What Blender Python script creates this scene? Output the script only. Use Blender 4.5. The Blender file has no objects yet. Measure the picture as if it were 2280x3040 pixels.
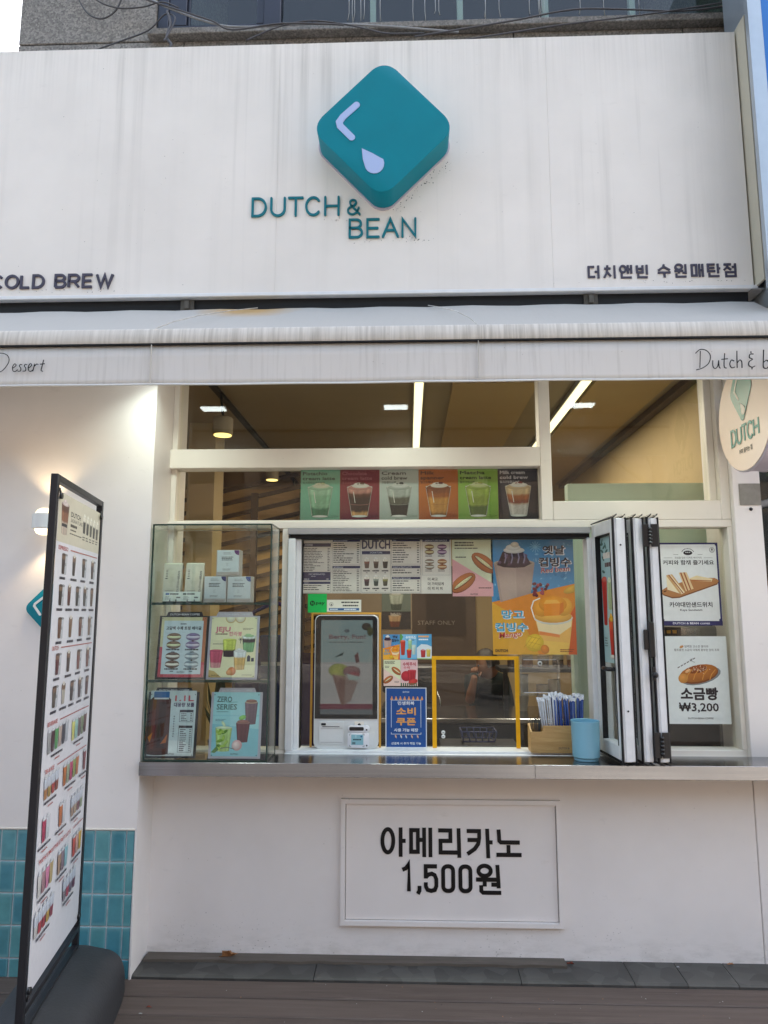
import bpy, bmesh, math, random
from mathutils import Vector, Matrix

S = bpy.context.scene
COL = S.collection
R = math.radians
rnd = random.Random(11)

# ------------------------------------------------------------------ camera
cam = bpy.data.cameras.new("camera")
cam.sensor_fit = 'VERTICAL'; cam.sensor_height = 36.0; cam.lens = 24.99
cam.clip_start = 0.05; cam.clip_end = 400
camo = bpy.data.objects.new("camera", cam); COL.objects.link(camo)
camo.location = (0, -3.592, 1.6)
camo.rotation_euler = (R(98.07), 0, R(1.95))
S.camera = camo

# ------------------------------------------------------------------ sky, sun, exposure
SUN_EL, SUN_AZ = 50.0, 30.0          # the sun stands behind the shop: its front lies in open shade, the street before it is lit
W = bpy.data.worlds.new("World"); S.world = W; W.use_nodes = True
nt = W.node_tree; nt.nodes.clear()
sky = nt.nodes.new('ShaderNodeTexSky'); sky.sky_type = 'NISHITA'; sky.sun_disc = False
sky.sun_elevation = R(SUN_EL); sky.sun_rotation = R(SUN_AZ); sky.dust_density = 5.0; sky.air_density = 1.0
bg = nt.nodes.new('ShaderNodeBackground'); bg.inputs[1].default_value = 0.15
wo = nt.nodes.new('ShaderNodeOutputWorld')
wb = nt.nodes.new('ShaderNodeMix'); wb.data_type = 'RGBA'; wb.blend_type = 'MULTIPLY'; wb.inputs[0].default_value = 1.0; wb.inputs[7].default_value = (1.0, .905, .76, 1)   # hazy warm daylight
nt.links.new(sky.outputs[0], wb.inputs[6]); nt.links.new(wb.outputs[2], bg.inputs[0]); nt.links.new(bg.outputs[0], wo.inputs[0])
sl = bpy.data.lights.new("sun", 'SUN'); sl.energy = 2.5; sl.angle = R(0.5); sl.color = (1, .95, .87)
so = bpy.data.objects.new("sun", sl); COL.objects.link(so)
d = Vector((math.sin(R(SUN_AZ)) * math.cos(R(SUN_EL)), math.cos(R(SUN_AZ)) * math.cos(R(SUN_EL)), math.sin(R(SUN_EL))))
so.rotation_euler = d.to_track_quat('Z', 'Y').to_euler(); so.location = (0, 6, 14)
S.view_settings.view_transform = 'Standard'
try: S.view_settings.look = 'None'
except Exception: pass
S.view_settings.exposure = 2.75; S.view_settings.gamma = 1.0
S.view_settings.use_curve_mapping = False
S.render.engine = 'CYCLES'
S.cycles.max_bounces = 10; S.cycles.diffuse_bounces = 5; S.cycles.glossy_bounces = 4
S.cycles.transparent_max_bounces = 32; S.cycles.caustics_reflective = False; S.cycles.caustics_refractive = False
S.cycles.sample_clamp_indirect = 4.0
S.cycles.use_denoising = True

# ------------------------------------------------------------------ colour + materials
def lin(h):
    h = h.lstrip('#'); o = []
    for i in (0, 2, 4):
        c = int(h[i:i + 2], 16) / 255
        o.append(c / 12.92 if c <= .04045 else ((c + .055) / 1.055) ** 2.4)
    return (*o, 1.0)

class NT:
    """small wrapper for a material's node tree"""
    def __init__(s, name):
        s.m = bpy.data.materials.new(name); s.m.use_nodes = True
        s.t = s.m.node_tree; s.t.nodes.clear()
        s.out = s.n('ShaderNodeOutputMaterial')
    def n(s, typ, **kw):
        nd = s.t.nodes.new(typ)
        for k, v in kw.items():
            if k.startswith('_'): setattr(nd, k[1:], v)
            else: s.set(nd, k.replace('__', ' '), v)
        return nd
    def set(s, nd, k, v):
        sock = nd.inputs[int(k[1:])] if k[0] == 'i' and k[1:].isdigit() else nd.inputs[k]
        if hasattr(v, 'bl_idname') and hasattr(v, 'outputs'): s.t.links.new(v.outputs[0], sock)
        elif isinstance(v, bpy.types.NodeSocket): s.t.links.new(v, sock)
        else: sock.default_value = v
    def pos(s, scale=(1, 1, 1)):
        g = s.n('ShaderNodeNewGeometry')
        mp = s.n('ShaderNodeMapping'); s.t.links.new(g.outputs['Position'], mp.inputs[0]); mp.inputs['Scale'].default_value = scale
        return mp.outputs[0]
    def obj(s, scale=(1, 1, 1)):
        g = s.n('ShaderNodeTexCoord')
        mp = s.n('ShaderNodeMapping'); s.t.links.new(g.outputs['Object'], mp.inputs[0]); mp.inputs['Scale'].default_value = scale
        return mp.outputs[0]
    def noise(s, vec, scale=5, detail=4, rough=.55, dist=0):
        nd = s.n('ShaderNodeTexNoise', Vector=vec, Scale=scale, Detail=detail, Roughness=rough, Distortion=dist)
        return nd.outputs[0]
    def ramp(s, fac, *stops):
        nd = s.n('ShaderNodeValToRGB'); e = nd.color_ramp.elements
        while len(e) < len(stops): e.new(.5)
        for el, (p, c) in zip(e, stops):
            el.position = p; el.color = c if isinstance(c, tuple) else (c, c, c, 1)
        s.t.links.new(fac, nd.inputs[0]); return nd.outputs[0]
    def mix(s, fac, a, b, mode='MIX'):
        nd = s.n('ShaderNodeMix', _data_type='RGBA', _blend_type=mode)
        for i, v in ((0, fac), (6, a), (7, b)):
            if isinstance(v, bpy.types.NodeSocket): s.t.links.new(v, nd.inputs[i])
            else: nd.inputs[i].default_value = v if not isinstance(v, tuple) or len(v) == 4 else (*v, 1)
        return nd.outputs[2]
    def math(s, op, a, b=0.0, clamp=False):
        nd = s.n('ShaderNodeMath', _operation=op, _use_clamp=clamp)
        for i, v in ((0, a), (1, b)):
            if isinstance(v, bpy.types.NodeSocket): s.t.links.new(v, nd.inputs[i])
            else: nd.inputs[i].default_value = v
        return nd.outputs[0]
    def bump(s, h, strength=.2, dist=.01):
        nd = s.n('ShaderNodeBump', Strength=strength, Distance=dist, Height=h); return nd.outputs[0]
    def bsdf(s, color, rough=.5, metal=0.0, spec=.5, normal=None, coat=0.0, emit=None, estr=0.0, trans=0.0):
        p = s.n('ShaderNodeBsdfPrincipled')
        def put(k, v):
            if isinstance(v, bpy.types.NodeSocket): s.t.links.new(v, p.inputs[k])
            else: p.inputs[k].default_value = (*v, 1) if isinstance(v, tuple) and len(v) == 3 else v
        put('Base Color', color); put('Roughness', rough); put('Metallic', metal); put('Specular IOR Level', spec)
        if coat: put('Coat Weight', coat)
        if normal is not None: put('Normal', normal)
        if emit is not None: put('Emission Color', emit); put('Emission Strength', estr)
        if trans: put('Transmission Weight', trans)
        s.t.links.new(p.outputs[0], s.out.inputs[0]); return s.m

def simple(name, col, rough=.5, metal=0.0, spec=.5, vary=.06, nscale=14, bump=.0, coat=0.0):
    """plain surface with a little uneven tone, gloss and relief"""
    n = NT(name); c = lin(col) if isinstance(col, str) else (*col, 1)
    nz = n.noise(n.pos(), nscale, 5, .6)
    f = n.ramp(nz, (.3, 1 - vary), (.7, 1 + vary))
    cc = n.mix(1.0, c, f, 'MULTIPLY')
    rr = n.math('ADD', n.math('MULTIPLY', nz, .16), rough - .08, True)
    nm = n.bump(n.noise(n.pos(), nscale * 8, 3), bump, .004) if bump else None
    return n.bsdf(cc, rr, metal, spec, nm, coat)

def plaster(name, base, streak=0.0, speck=1.0, rough=.7):
    """painted render: faint cloudy tone, run-off streaks, specks of grime, fine relief"""
    n = NT(name)
    cloud = n.ramp(n.noise(n.pos(), 1.6, 4, .6), (.3, .93), (.7, 1.03))
    col = n.mix(1.0, (*base, 1), cloud, 'MULTIPLY')
    if streak:
        st = n.noise(n.pos((17, 17, .35)), 1.0, 4, .6)
        st2 = n.noise(n.pos((2.3, 1.1, .75)), 1.0, 2)
        a = n.ramp(st, (.5, 0.0), (.78, 1.0))
        b = n.ramp(st2, (.46, .06), (.66, 1.0))
        zz = n.n('ShaderNodeSeparateXYZ', Vector=n.pos())
        up = n.n('ShaderNodeMapRange', Value=zz.outputs[2]); up.inputs[1].default_value = 3.2; up.inputs[2].default_value = 4.5
        up.inputs[3].default_value = .18; up.inputs[4].default_value = 1.0
        k = n.math('MULTIPLY', n.math('MULTIPLY', a, b), n.math('MULTIPLY', up.outputs[0], streak))
        col = n.mix(k, col, (.30, .285, .25, 1))
        # a fine even veil of grime that reaches down from the top edge
        fine = n.noise(n.pos((60, 60, 1.3)), 1.0, 3)
        top = n.n('ShaderNodeMapRange', Value=zz.outputs[2]); top.inputs[1].default_value = 4.2; top.inputs[2].default_value = 4.62
        k2 = n.math('MULTIPLY', n.ramp(fine, (.42, 0.0), (.7, 1.0)), n.math('MULTIPLY', top.outputs[0], .16))
        col = n.mix(k2, col, (.36, .33, .29, 1))
    vo = n.n('ShaderNodeTexVoronoi', Vector=n.pos(), Scale=22.0, Randomness=1.0)
    dot = n.ramp(vo.outputs['Distance'], (.035, 1.0), (.06, 0.0))
    mask = n.ramp(n.noise(n.pos(), 2.6, 2), (.5, 0.0), (.72, 1.0))
    col = n.mix(n.math('MULTIPLY', n.math('MULTIPLY', dot, mask), .55 * speck), col, (.13, .11, .09, 1))
    if speck > 1.2:     # splash marks near the ground
        lowz = n.n('ShaderNodeSeparateXYZ', Vector=n.pos()); lm = n.n('ShaderNodeMapRange', Value=lowz.outputs[2]); lm.inputs[1].default_value = .0; lm.inputs[2].default_value = .22; lm.inputs[3].default_value = 1.0; lm.inputs[4].default_value = 0.0
        v2 = n.n('ShaderNodeTexVoronoi', Vector=n.pos((1, 1, 1.3)), Scale=48.0, Randomness=1.0)
        sp2 = n.math('MULTIPLY', n.ramp(v2.outputs['Distance'], (.10, 1.0), (.2, 0.0)), n.ramp(n.noise(n.pos(), 3.4, 3), (.45, 0.0), (.6, 1.0)))
        col = n.mix(n.math('MULTIPLY', n.math('MULTIPLY', sp2, lm.outputs[0]), .6), col, (.22, .19, .16, 1))
        gr = n.math('MULTIPLY', n.ramp(n.noise(n.pos((3, 3, 9)), 2.5, 6, .7), (.45, 0.0), (.75, 1.0)), n.math('POWER', lm.outputs[0], 2.5))
        col = n.mix(n.math('MULTIPLY', gr, .5), col, (.33, .30, .26, 1))
    sc = n.ramp(n.noise(n.pos((1, 1, 2.2)), 9, 6, .7), (.62, 0.0), (.75, 1.0))
    col = n.mix(n.math('MULTIPLY', sc, .13 * speck), col, (.35, .32, .28, 1))
    h = n.noise(n.pos(), 90, 4, .6); h2 = n.noise(n.pos(), 7, 3)
    nm = n.bump(n.math('ADD', n.math('MULTIPLY', h, .25), h2), .12, .006)
    return n.bsdf(col, rough, 0, .35, nm)

M = {}
M['wall'] = plaster('cream_render', (.81, .765, .735), 0, 1.0)
M['panelwall'] = plaster('pale_render', (.86, .815, .785), 0, 1.3)
M['fascia'] = plaster('fascia_paint', (.83, .79, .74), .62, .6, .5)
M['frame'] = plaster('frame_paint', (.82, .77, .69), 0, .8, .45)
M['alu'] = simple('brushed_aluminium_white', '#e2e4e6', .42, .0, .5, .05, 20)
M['alu2'] = simple('grey_aluminium', '#a5a7aa', .4, .5, .5, .06, 20)
M['rubber'] = simple('black_rubber', '#141317', .55, 0, .4, .2, 30)
M['black'] = simple('black_plastic', '#18181c', .35, 0, .5, .1, 30)
M['blackmetal'] = simple('black_steel_paint', '#1b1c22', .42, .1, .5, .12, 12, .05)
M['tank'] = simple('charcoal_moulded_plastic', '#323336', .6, 0, .35, .16, 9, .35)
M['white'] = simple('white_plastic', '#dcdfdf', .38, 0, .5, .03, 10)
M['card'] = simple('white_reader_plastic', '#e6e8ee', .3, 0, .5, .02, 10)
M['teal'] = simple('teal_paint', '#007f90', .5, 0, .2, .05, 6, 0, 0)
M['tealdark'] = simple('teal_letter_enamel', '#04717f', .45, 0, .3, .08, 30)
M['lilac'] = simple('lilac_acrylic', '#a9bce6', .35, 0, .5, .02, 6)
M['letter'] = simple('dark_violet_letter', '#423f50', .5, 0, .4, .12, 30)
M['inkblack'] = simple('black_vinyl', '#0b0a0c', .4, 0, .4, .1, 20)
M['dark'] = simple('dark_steel', '#202329', .5, .2, .4, .15, 8)
M['soffit'] = simple('soffit_steel', '#15181c', .6, .1, .4, .3, 6)
M['yellow'] = simple('yellow_tape', '#e9ab06', .5, 0, .4, .06, 30)
M['yellow2'] = simple('faded_yellow_tape', '#c8953c', .5, 0, .4, .06, 30)
M['navyframe'] = simple('navy_window_paint', '#2b2f3e', .4, .1, .5, .12, 12)
M['sill_stone'] = None
M['bracket'] = simple('grimy_bracket', '#57544e', .6, .2, .3, .3, 20)
M['silver'] = simple('silver_sign_frame', '#aeb7bf', .35, .55, .5, .06, 8)
M['beige'] = plaster('beige_sheet', (.52, .48, .38), 0, 1.2, .6)
M['bluesign'] = simple('blue_sign_face', '#0a6ec4', .3, 0, .5, .03, 3)
M['bluelite'] = simple('pale_blue_sign_face', '#4aa0ee', .3, 0, .5, .03, 3)
M['cream'] = simple('cream_sign_face', '#e6d0c2', .45, 0, .4, .03, 5)
M['signrim'] = simple('pale_violet_sign_rim', '#bdb6c4', .4, 0, .5, .05, 8)
M['signgreen'] = simple('sign_green', '#1f7a70', .4, 0, .4, .05, 8)
M['cup'] = simple('pale_blue_plastic', '#83bbd3', .33, 0, .5, .02, 8)
M['wrap'] = simple('paper_straw_wrap', '#b2b5bf', .35, 0, .5, .15, 60)
M['bluestraw'] = simple('blue_straw', '#1d3f86', .25, 0, .6, .2, 60)
M['blackstick'] = simple('black_stir_stick', '#1b1b1d', .35, 0, .5, .2, 60)
M['film'] = simple('clear_film_tips', '#dfe4ec', .15, 0, .8, .1, 90)
M['kraft'] = simple('pale_grey_box_card', '#b4aca8', .65, 0, .3, .05, 30)
M['bag'] = simple('cream_foil_bag', '#cfc8b4', .4, .0, .5, .08, 30, .15)
M['cable'] = simple('dark_cable', '#4b4a4d', .5, 0, .4, .1, 20)
M['cablelite'] = simple('grey_cable', '#8f9092', .5, 0, .4, .1, 20)
M['skin'] = simple('skin', '#8d6249', .55, 0, .4, .05, 20)
M['hair'] = simple('black_hair', '#141012', .5, 0, .4, .2, 60)
M['shirt'] = simple('dark_shirt', '#14211f', .8, 0, .2, .2, 40)
M['bottle'] = simple('dark_syrup_bottle', '#2a1712', .2, 0, .6, .2, 12)
M['bottle2'] = simple('amber_syrup_bottle', '#6a3a12', .2, 0, .6, .2, 12)
M['purple'] = simple('purple_cloth', '#3f2a5c', .8, 0, .2, .2, 9)
M['leafdark'] = simple('dark_leaf', '#27351f', .5, 0, .4, .3, 12)
M['navybox'] = simple('navy_card', '#1c2850', .5, 0, .4, .08, 12)
M['dryleaf'] = simple('dry_brown_leaf', '#a0714a', .7, 0, .3, .3, 60, .3)
M['redleaf'] = simple('red_brown_leaf', '#7a3c2c', .7, 0, .3, .3, 60, .3)
M['whitebit'] = simple('white_paper_scrap', '#a9aaa8', .7)
M['duct'] = simple('grey_duct_tape', '#8c8880', .55, .1, .4, .12, 30, .2)
M['tanwall'] = simple('tan_interior_wall', '#b09a72', .7, 0, .3, .06, 3)
M['tanceil'] = simple('tan_ceiling_panel', '#a89068', .7, 0, .3, .05, 2)
M['brownceil'] = simple('brown_ceiling', '#8f8068', .6, 0, .3, .08, 2)
M['browndoor'] = simple('brown_door', '#55453a', .5, 0, .4, .08, 6)
M['greywall'] = simple('greige_wall', '#8a7a66', .6, 0, .3, .08, 4)
M['innerfloor'] = simple('interior_floor', '#8a7c6a', .5, 0, .4, .1, 4)
M['slat'] = simple('dark_wood_slat', '#4d3a28', .6, 0, .3, .15, 20)
M['frost'] = simple('frosted_film', '#c7dccd', .7, 0, .3, .04, 4)
M['trunk'] = simple('bark', '#4a3c30', .9, 0, .2, .3, 18, .6)
M['leafgreen'] = simple('street_leaf', '#3c5a2a', .6, 0, .3, .4, 3)
M['mortar'] = simple('grey_grout', '#b9c3c9', .8, 0, .2, .15, 30)

def stone_mat(name, a, b, scale):
    n = NT(name)
    v = n.n('ShaderNodeTexVoronoi', Vector=n.pos(), Scale=scale)
    g = n.ramp(n.noise(n.pos(), scale * .9, 3, .7), (.38, a), (.62, b))
    sp = n.mix(.55, g, n.ramp(v.outputs['Color'], (.25, tuple(.7 * c for c in a[:3]) + (1,)), (.8, tuple(min(1, 1.25 * c) for c in b[:3]) + (1,))))
    big = n.ramp(n.noise(n.pos(), 1.3, 4), (.3, .82), (.7, 1.1))
    col = n.mix(1.0, sp, big, 'MULTIPLY')
    return n.bsdf(col, .62, 0, .35, n.bump(v.outputs['Distance'], .18, .004))
M['granite'] = stone_mat('brown_granite', (.165, .152, .14, 1), (.30, .28, .25, 1), 95)
M['sill_stone'] = stone_mat('sill_granite', (.17, .16, .145, 1), (.27, .25, .225, 1), 95)
M['ledge'] = stone_mat('dark_basalt', (.072, .068, .062, 1), (.084, .080, .073, 1), 14)
M['pave'] = stone_mat('concrete_paver', (.30, .29, .27, 1), (.40, .385, .36, 1), 40)
M['asphalt'] = stone_mat('asphalt', (.045, .045, .047, 1), (.075, .075, .078, 1), 60)

def wood_mat(name, a, b, axis=(1.2, 22, 22), rough=.6, gaps=0):
    n = NT(name)
    oi = n.n('ShaderNodeObjectInfo')
    add = n.n('ShaderNodeVectorMath', _operation='ADD'); n.t.links.new(n.pos(axis), add.inputs[0])
    cb = n.n('ShaderNodeCombineXYZ'); n.t.links.new(n.math('MULTIPLY', oi.outputs['Random'], 40.0), cb.inputs[0]); n.t.links.new(cb.outputs[0], add.inputs[1])
    g = n.noise(add.outputs[0], 1.6, 7, .65, .6)
    col = n.ramp(g, (.3, (*a, 1)), (.7, (*b, 1)))
    tone = n.n('ShaderNodeMapRange', Value=oi.outputs['Random']); tone.inputs[3].default_value = .78; tone.inputs[4].default_value = 1.18
    col = n.mix(1.0, col, tone.outputs[0], 'MULTIPLY')
    worn = n.ramp(n.noise(n.pos((1.5, 9, 9)), 3, 6, .7), (.56, 0.0), (.72, 1.0))
    col = n.mix(n.math('MULTIPLY', worn, .2), col, tuple(min(1, c * 1.9) for c in b) + (1,))
    return n.bsdf(col, rough, 0, .3, n.bump(g, .35, .004))
M['deck'] = wood_mat('worn_brown_decking', (.072, .051, .043), (.108, .082, .071))
M['oldwood'] = wood_mat('weathered_strip', (.105, .088, .070), (.17, .145, .12))
M['bamboo'] = wood_mat('pale_bamboo', (.50, .30, .115), (.66, .43, .19), (3, 30, 30), .45)
M['louver'] = wood_mat('tan_louver', (.40, .24, .09), (.52, .33, .14), (2, 14, 14))

def steel_mat():
    n = NT('brushed_stainless')
    g = n.noise(n.pos((1.0, 160, 160)), 1.2, 4, .6)
    sm = n.noise(n.pos(), 3, 4)
    col = n.ramp(g, (.3, (.30, .305, .32, 1)), (.7, (.40, .405, .42, 1)))
    rr = n.math('ADD', n.math('MULTIPLY', sm, .18), .12, True)
    return n.bsdf(col, rr, 1.0, .5, n.bump(g, .04, .002))
M['steel'] = steel_mat()

def tile_mat():
    n = NT('glazed_teal_tile')
    oi = n.n('ShaderNodeObjectInfo')
    base = n.ramp(oi.outputs['Random'], (0.0, lin('#4a8795')), (.45, lin('#538f9c')), (.8, lin('#5d999d')), (1.0, lin('#458092')))
    # the glaze pools: the flat middle is a touch deeper than the rim of each tile
    cl = n.ramp(n.noise(n.pos(), 16, 4), (.35, .88), (.7, 1.12))
    oc = n.n('ShaderNodeSeparateXYZ', Vector=n.obj())
    ax = n.math('DIVIDE', n.math('ABSOLUTE', oc.outputs[0]), .0335)
    az = n.math('DIVIDE', n.math('ABSOLUTE', oc.outputs[2]), .066)
    e = n.ramp(n.math('MAXIMUM', ax, az), (.72, 0.0), (.9, 1.0))
    col = n.mix(1.0, base, cl, 'MULTIPLY')
    col = n.mix(n.math('MULTIPLY', e, .45), col, lin('#7fadb2'))
    return n.bsdf(col, .16, 0, .5, n.bump(n.noise(n.pos(), 22, 3), .12, .006), .3)
M['tile'] = tile_mat()

def awning_mat(name, base, dirt, lo, hi, rust=False):
    n = NT(name)
    st = n.noise(n.pos((70, 8, 3.2)), 1.0, 4, .6)
    bl = n.noise(n.pos((2.2, 2, 2)), 1.0, 4, .6)
    k = n.math('MULTIPLY', n.ramp(st, (lo, 0.0), (hi, 1.0)), n.ramp(bl, (.3, .35), (.65, 1.0)))
    col = n.mix(n.math('MULTIPLY', k, dirt), (*base, 1), (.27, .25, .215, 1))
    sp = n.n('ShaderNodeTexVoronoi', Vector=n.pos(), Scale=30.0)
    col = n.mix(n.math('MULTIPLY', n.ramp(sp.outputs['Distance'], (.04, .5), (.07, 0.0)), n.ramp(n.noise(n.pos(), 4), (.5, 0.0), (.6, 1.0))), col, (.12, .10, .08, 1))
    if rust:
        dd = n.n('ShaderNodeVectorMath', _operation='DISTANCE'); n.t.links.new(n.pos((1, 1.4, 2.2)), dd.inputs[0]); dd.inputs[1].default_value = (-.80, -.32, 6.84)
        wob = n.math('ADD', dd.outputs['Value'], n.math('MULTIPLY', n.noise(n.pos((4, 4, 9)), 3, 4), .12))
        col = n.mix(n.math('MULTIPLY', n.ramp(wob, (.14, 1.0), (.34, 0.0)), .8), col, (.50, .30, .09, 1))
    f = n.noise(n.pos(), 420, 2)
    return n.bsdf(col, .75, 0, .2, n.bump(f, .12, .002))
M['fabric'] = awning_mat('awning_fabric', (.45, .44, .415), .10, .5, .85, True)
M['bar'] = awning_mat('mould_streaked_awning_bar', (.66, .63, .58), .6, .36, .66)
M['valance'] = awning_mat('valance_fabric', (.67, .65, .625), .25, .5, .72)

def glass_mat(name, tint=(.97, .99, .98), boost=1.9, haze=0.0):
    """sheet glass: clear body with mirror reflections after Fresnel, two surfaces counted on the entry face"""
    n = NT(name)
    fr = n.n('ShaderNodeFresnel', IOR=1.5); ge = n.n('ShaderNodeNewGeometry')
    front = n.math('SUBTRACT', 1.0, ge.outputs['Backfacing'])
    f = n.math('MULTIPLY', n.math('MULTIPLY', fr.outputs[0], boost), front, True)
    tr = n.n('ShaderNodeBsdfTransparent', Color=(*tint, 1)); gl = n.n('ShaderNodeBsdfGlossy', Roughness=0.004, Color=(1, 1, 1, 1))
    mx = n.n('ShaderNodeMixShader', i0=f); n.t.links.new(tr.outputs[0], mx.inputs[1]); n.t.links.new(gl.outputs[0], mx.inputs[2])
    last = mx
    if haze:
        df = n.n('ShaderNodeBsdfDiffuse', Color=(.6, .6, .58, 1))
        dirt = n.math('MULTIPLY', n.ramp(n.noise(n.pos((1, 1, 1)), 7, 5, .65), (.35, .25), (.75, 1.0)), haze)
        m2 = n.n('ShaderNodeMixShader', i0=n.math('MULTIPLY', dirt, front)); n.t.links.new(mx.outputs[0], m2.inputs[1]); n.t.links.new(df.outputs[0], m2.inputs[2]); last = m2
    n.t.links.new(last.outputs[0], n.out.inputs[0]); return n.m
M['glass'] = glass_mat('window_glass', (.96, .97, .955), 1.15, .018)
M['caseglass'] = glass_mat('showcase_glass', (.93, .968, .95), 1.5, .015)
M['upglass'] = glass_mat('upper_window_glass', (.72, .80, .79), 1.3, .02)
M['screenglass'] = glass_mat('screen_glass', (.9, .92, .92), .8)
M['acryl'] = glass_mat('clear_acrylic', (.93, .95, .95), 1.6, .06)
M['glassedge'] = simple('green_glass_edge', '#1d3a34', .2, 0, .6, .2, 20)

def print_mat(name, rough=.45, spec=.4):
    n = NT(name)
    a = n.n('ShaderNodeVertexColor', _layer_name='ink')
    f = n.ramp(n.noise(n.pos(), 40, 3), (.3, .96), (.7, 1.02))
    return n.bsdf(n.mix(1.0, a.outputs[0], f, 'MULTIPLY'), rough, 0, spec)
M['print'] = print_mat('printed_paper')
M['vinyl'] = print_mat('printed_banner', .35, .5)

def emit_mat(name, col, strength):
    n = NT(name)
    e = n.n('ShaderNodeEmission', Color=(*col, 1), Strength=strength); n.t.links.new(e.outputs[0], n.out.inputs[0]); return n.m
M['led'] = emit_mat('led_strip_light', (1, .87, .48), .34)
M['spotlit'] = emit_mat('spot_lamp_face', (1, .74, .22), .36)
M['flood'] = emit_mat('flood_lamp_face', (.90, 1, .97), 3.0)
M['warm'] = emit_mat('warm_bulb', (1, .78, .48), .42)

def screen_mat():
    n = NT('kiosk_display')
    a = n.n('ShaderNodeVertexColor', _layer_name='ink')
    return n.bsdf((.02, .02, .02), .3, 0, .3, None, 0, a.outputs[0], .035)
M['display'] = screen_mat()

# ------------------------------------------------------------------ geometry helpers
WM = {}
def props(o, label=None, cat=None, group=None, kind=None):
    if label: o['label'] = label
    if cat: o['category'] = cat
    if group: o['group'] = group
    if kind: o['kind'] = kind
    return o

def emp(name, loc, label=None, cat=None, group=None, kind=None, parent=None):
    o = bpy.data.objects.new(name, None); COL.objects.link(o); o.empty_display_size = .1
    if parent is not None:
        o.parent = parent; o.location = Vector(loc) - WM[parent]
    else:
        o.location = loc
    WM[o] = Vector(loc)
    return props(o, label, cat, group, kind)

def obj(name, bm, mat, parent=None, label=None, cat=None, group=None, kind=None, smooth=None, mesh=None, loc=None):
    """one bmesh in world coordinates -> one object (origin: bottom centre when top-level, middle when a part)"""
    if mesh is None:
        me = bpy.data.meshes.new(name)
        xs = [v.co for v in bm.verts]
        lo = Vector([min(c[i] for c in xs) for i in range(3)]); hi = Vector([max(c[i] for c in xs) for i in range(3)])
        c = (lo + hi) / 2
        if parent is None: c.z = lo.z
        for v in bm.verts: v.co -= c
        bm.normal_update(); bm.to_mesh(me); bm.free()
        for mm in (mat if isinstance(mat, (list, tuple)) else [mat]): me.materials.append(mm)
        if smooth:
            me.polygons.foreach_set('use_smooth', [True] * len(me.polygons))
            if smooth is not True: me.set_sharp_from_angle(angle=R(smooth))
    else:
        me, c = mesh, Vector(loc)
    o = bpy.data.objects.new(name, me); COL.objects.link(o)
    WM[o] = c.copy()
    if parent is not None:
        o.parent = parent; o.location = c - WM[parent]
    else: o.location = c
    return props(o, label, cat, group, kind)

def again(o, loc, parent=None, name=None):
    """the same mesh once more at another place"""
    c = o.copy(); COL.objects.link(c)
    for k in list(c.keys()):
        if k in ('label',): del c[k]
    c.parent = parent; WM[c] = Vector(loc)
    c.location = Vector(loc) - (WM[parent] if parent is not None else Vector((0, 0, 0)))
    return c

def dup(root, loc, label=None, group=None):
    """a copy of a thing with copies of its parts and sub-parts"""
    def rec(o, par):
        c = o.copy(); COL.objects.link(c); c.parent = par
        for ch in o.children: rec(ch, c)
        return c
    r = rec(root, None); r.location = loc; WM[r] = Vector(loc)
    if label: r['label'] = label
    if group: r['group'] = group
    return r

def box(bm, x0, x1, y0, y1, z0, z1, bev=0.0, mi=0, seg=1):
    t = bmesh.new()
    vs = [t.verts.new((x, y, z)) for x in (x0, x1) for y in (y0, y1) for z in (z0, z1)]
    for f in ((0, 1, 3, 2), (4, 6, 7, 5), (0, 4, 5, 1), (2, 3, 7, 6), (0, 2, 6, 4), (1, 5, 7, 3)): t.faces.new([vs[i] for i in f])
    if bev:
        bmesh.ops.bevel(t, geom=list(t.edges), offset=bev, segments=seg, affect='EDGES', profile=.5)
    merge(bm, t, mi); return bm

def merge(bm, t, mi=0, mtx=None):
    mp = {}
    for v in t.verts: mp[v] = bm.verts.new(mtx @ v.co if mtx else v.co)
    for f in t.faces:
        try:
            nf = bm.faces.new([mp[v] for v in f.verts]); nf.material_index = mi or f.material_index; nf.smooth = f.smooth
        except ValueError: pass
    t.free()

def bx(*a, **k): return box(bmesh.new(), *a, **k)

def frame_basis(d):
    d = d.normalized(); u = Vector((0, 0, 1)) if abs(d.z) < .95 else Vector((1, 0, 0))
    a = d.cross(u).normalized(); b = a.cross(d).normalized(); return a, b

def tube(bm, pts, r, seg=8, mi=0, cap=True):
    pts = [Vector(p) for p in pts]; rs = r if isinstance(r, (list, tuple)) else [r] * len(pts)
    rings = []
    a = b = None
    for i, p in enumerate(pts):
        dd = (pts[min(i + 1, len(pts) - 1)] - pts[max(i - 1, 0)])
        if a is None: a, b = frame_basis(dd)
        else:
            dn = dd.normalized(); a = (a - dn * a.dot(dn)).normalized(); b = a.cross(dn).normalized() * (1 if b.dot(a.cross(dn)) > 0 else -1)
        rings.append([bm.verts.new(p + (a * math.cos(t) + b * math.sin(t)) * rs[i]) for t in [2 * math.pi * k / seg for k in range(seg)]])
    for i in range(len(rings) - 1):
        for k in range(seg):
            f = bm.faces.new((rings[i][k], rings[i][(k + 1) % seg], rings[i + 1][(k + 1) % seg], rings[i + 1][k])); f.material_index = mi; f.smooth = True
    if cap:
        for ring in (rings[0], rings[-1]):
            try: bm.faces.new(ring).material_index = mi
            except ValueError: pass
    bmesh.ops.recalc_face_normals(bm, faces=bm.faces)
    return bm

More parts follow.
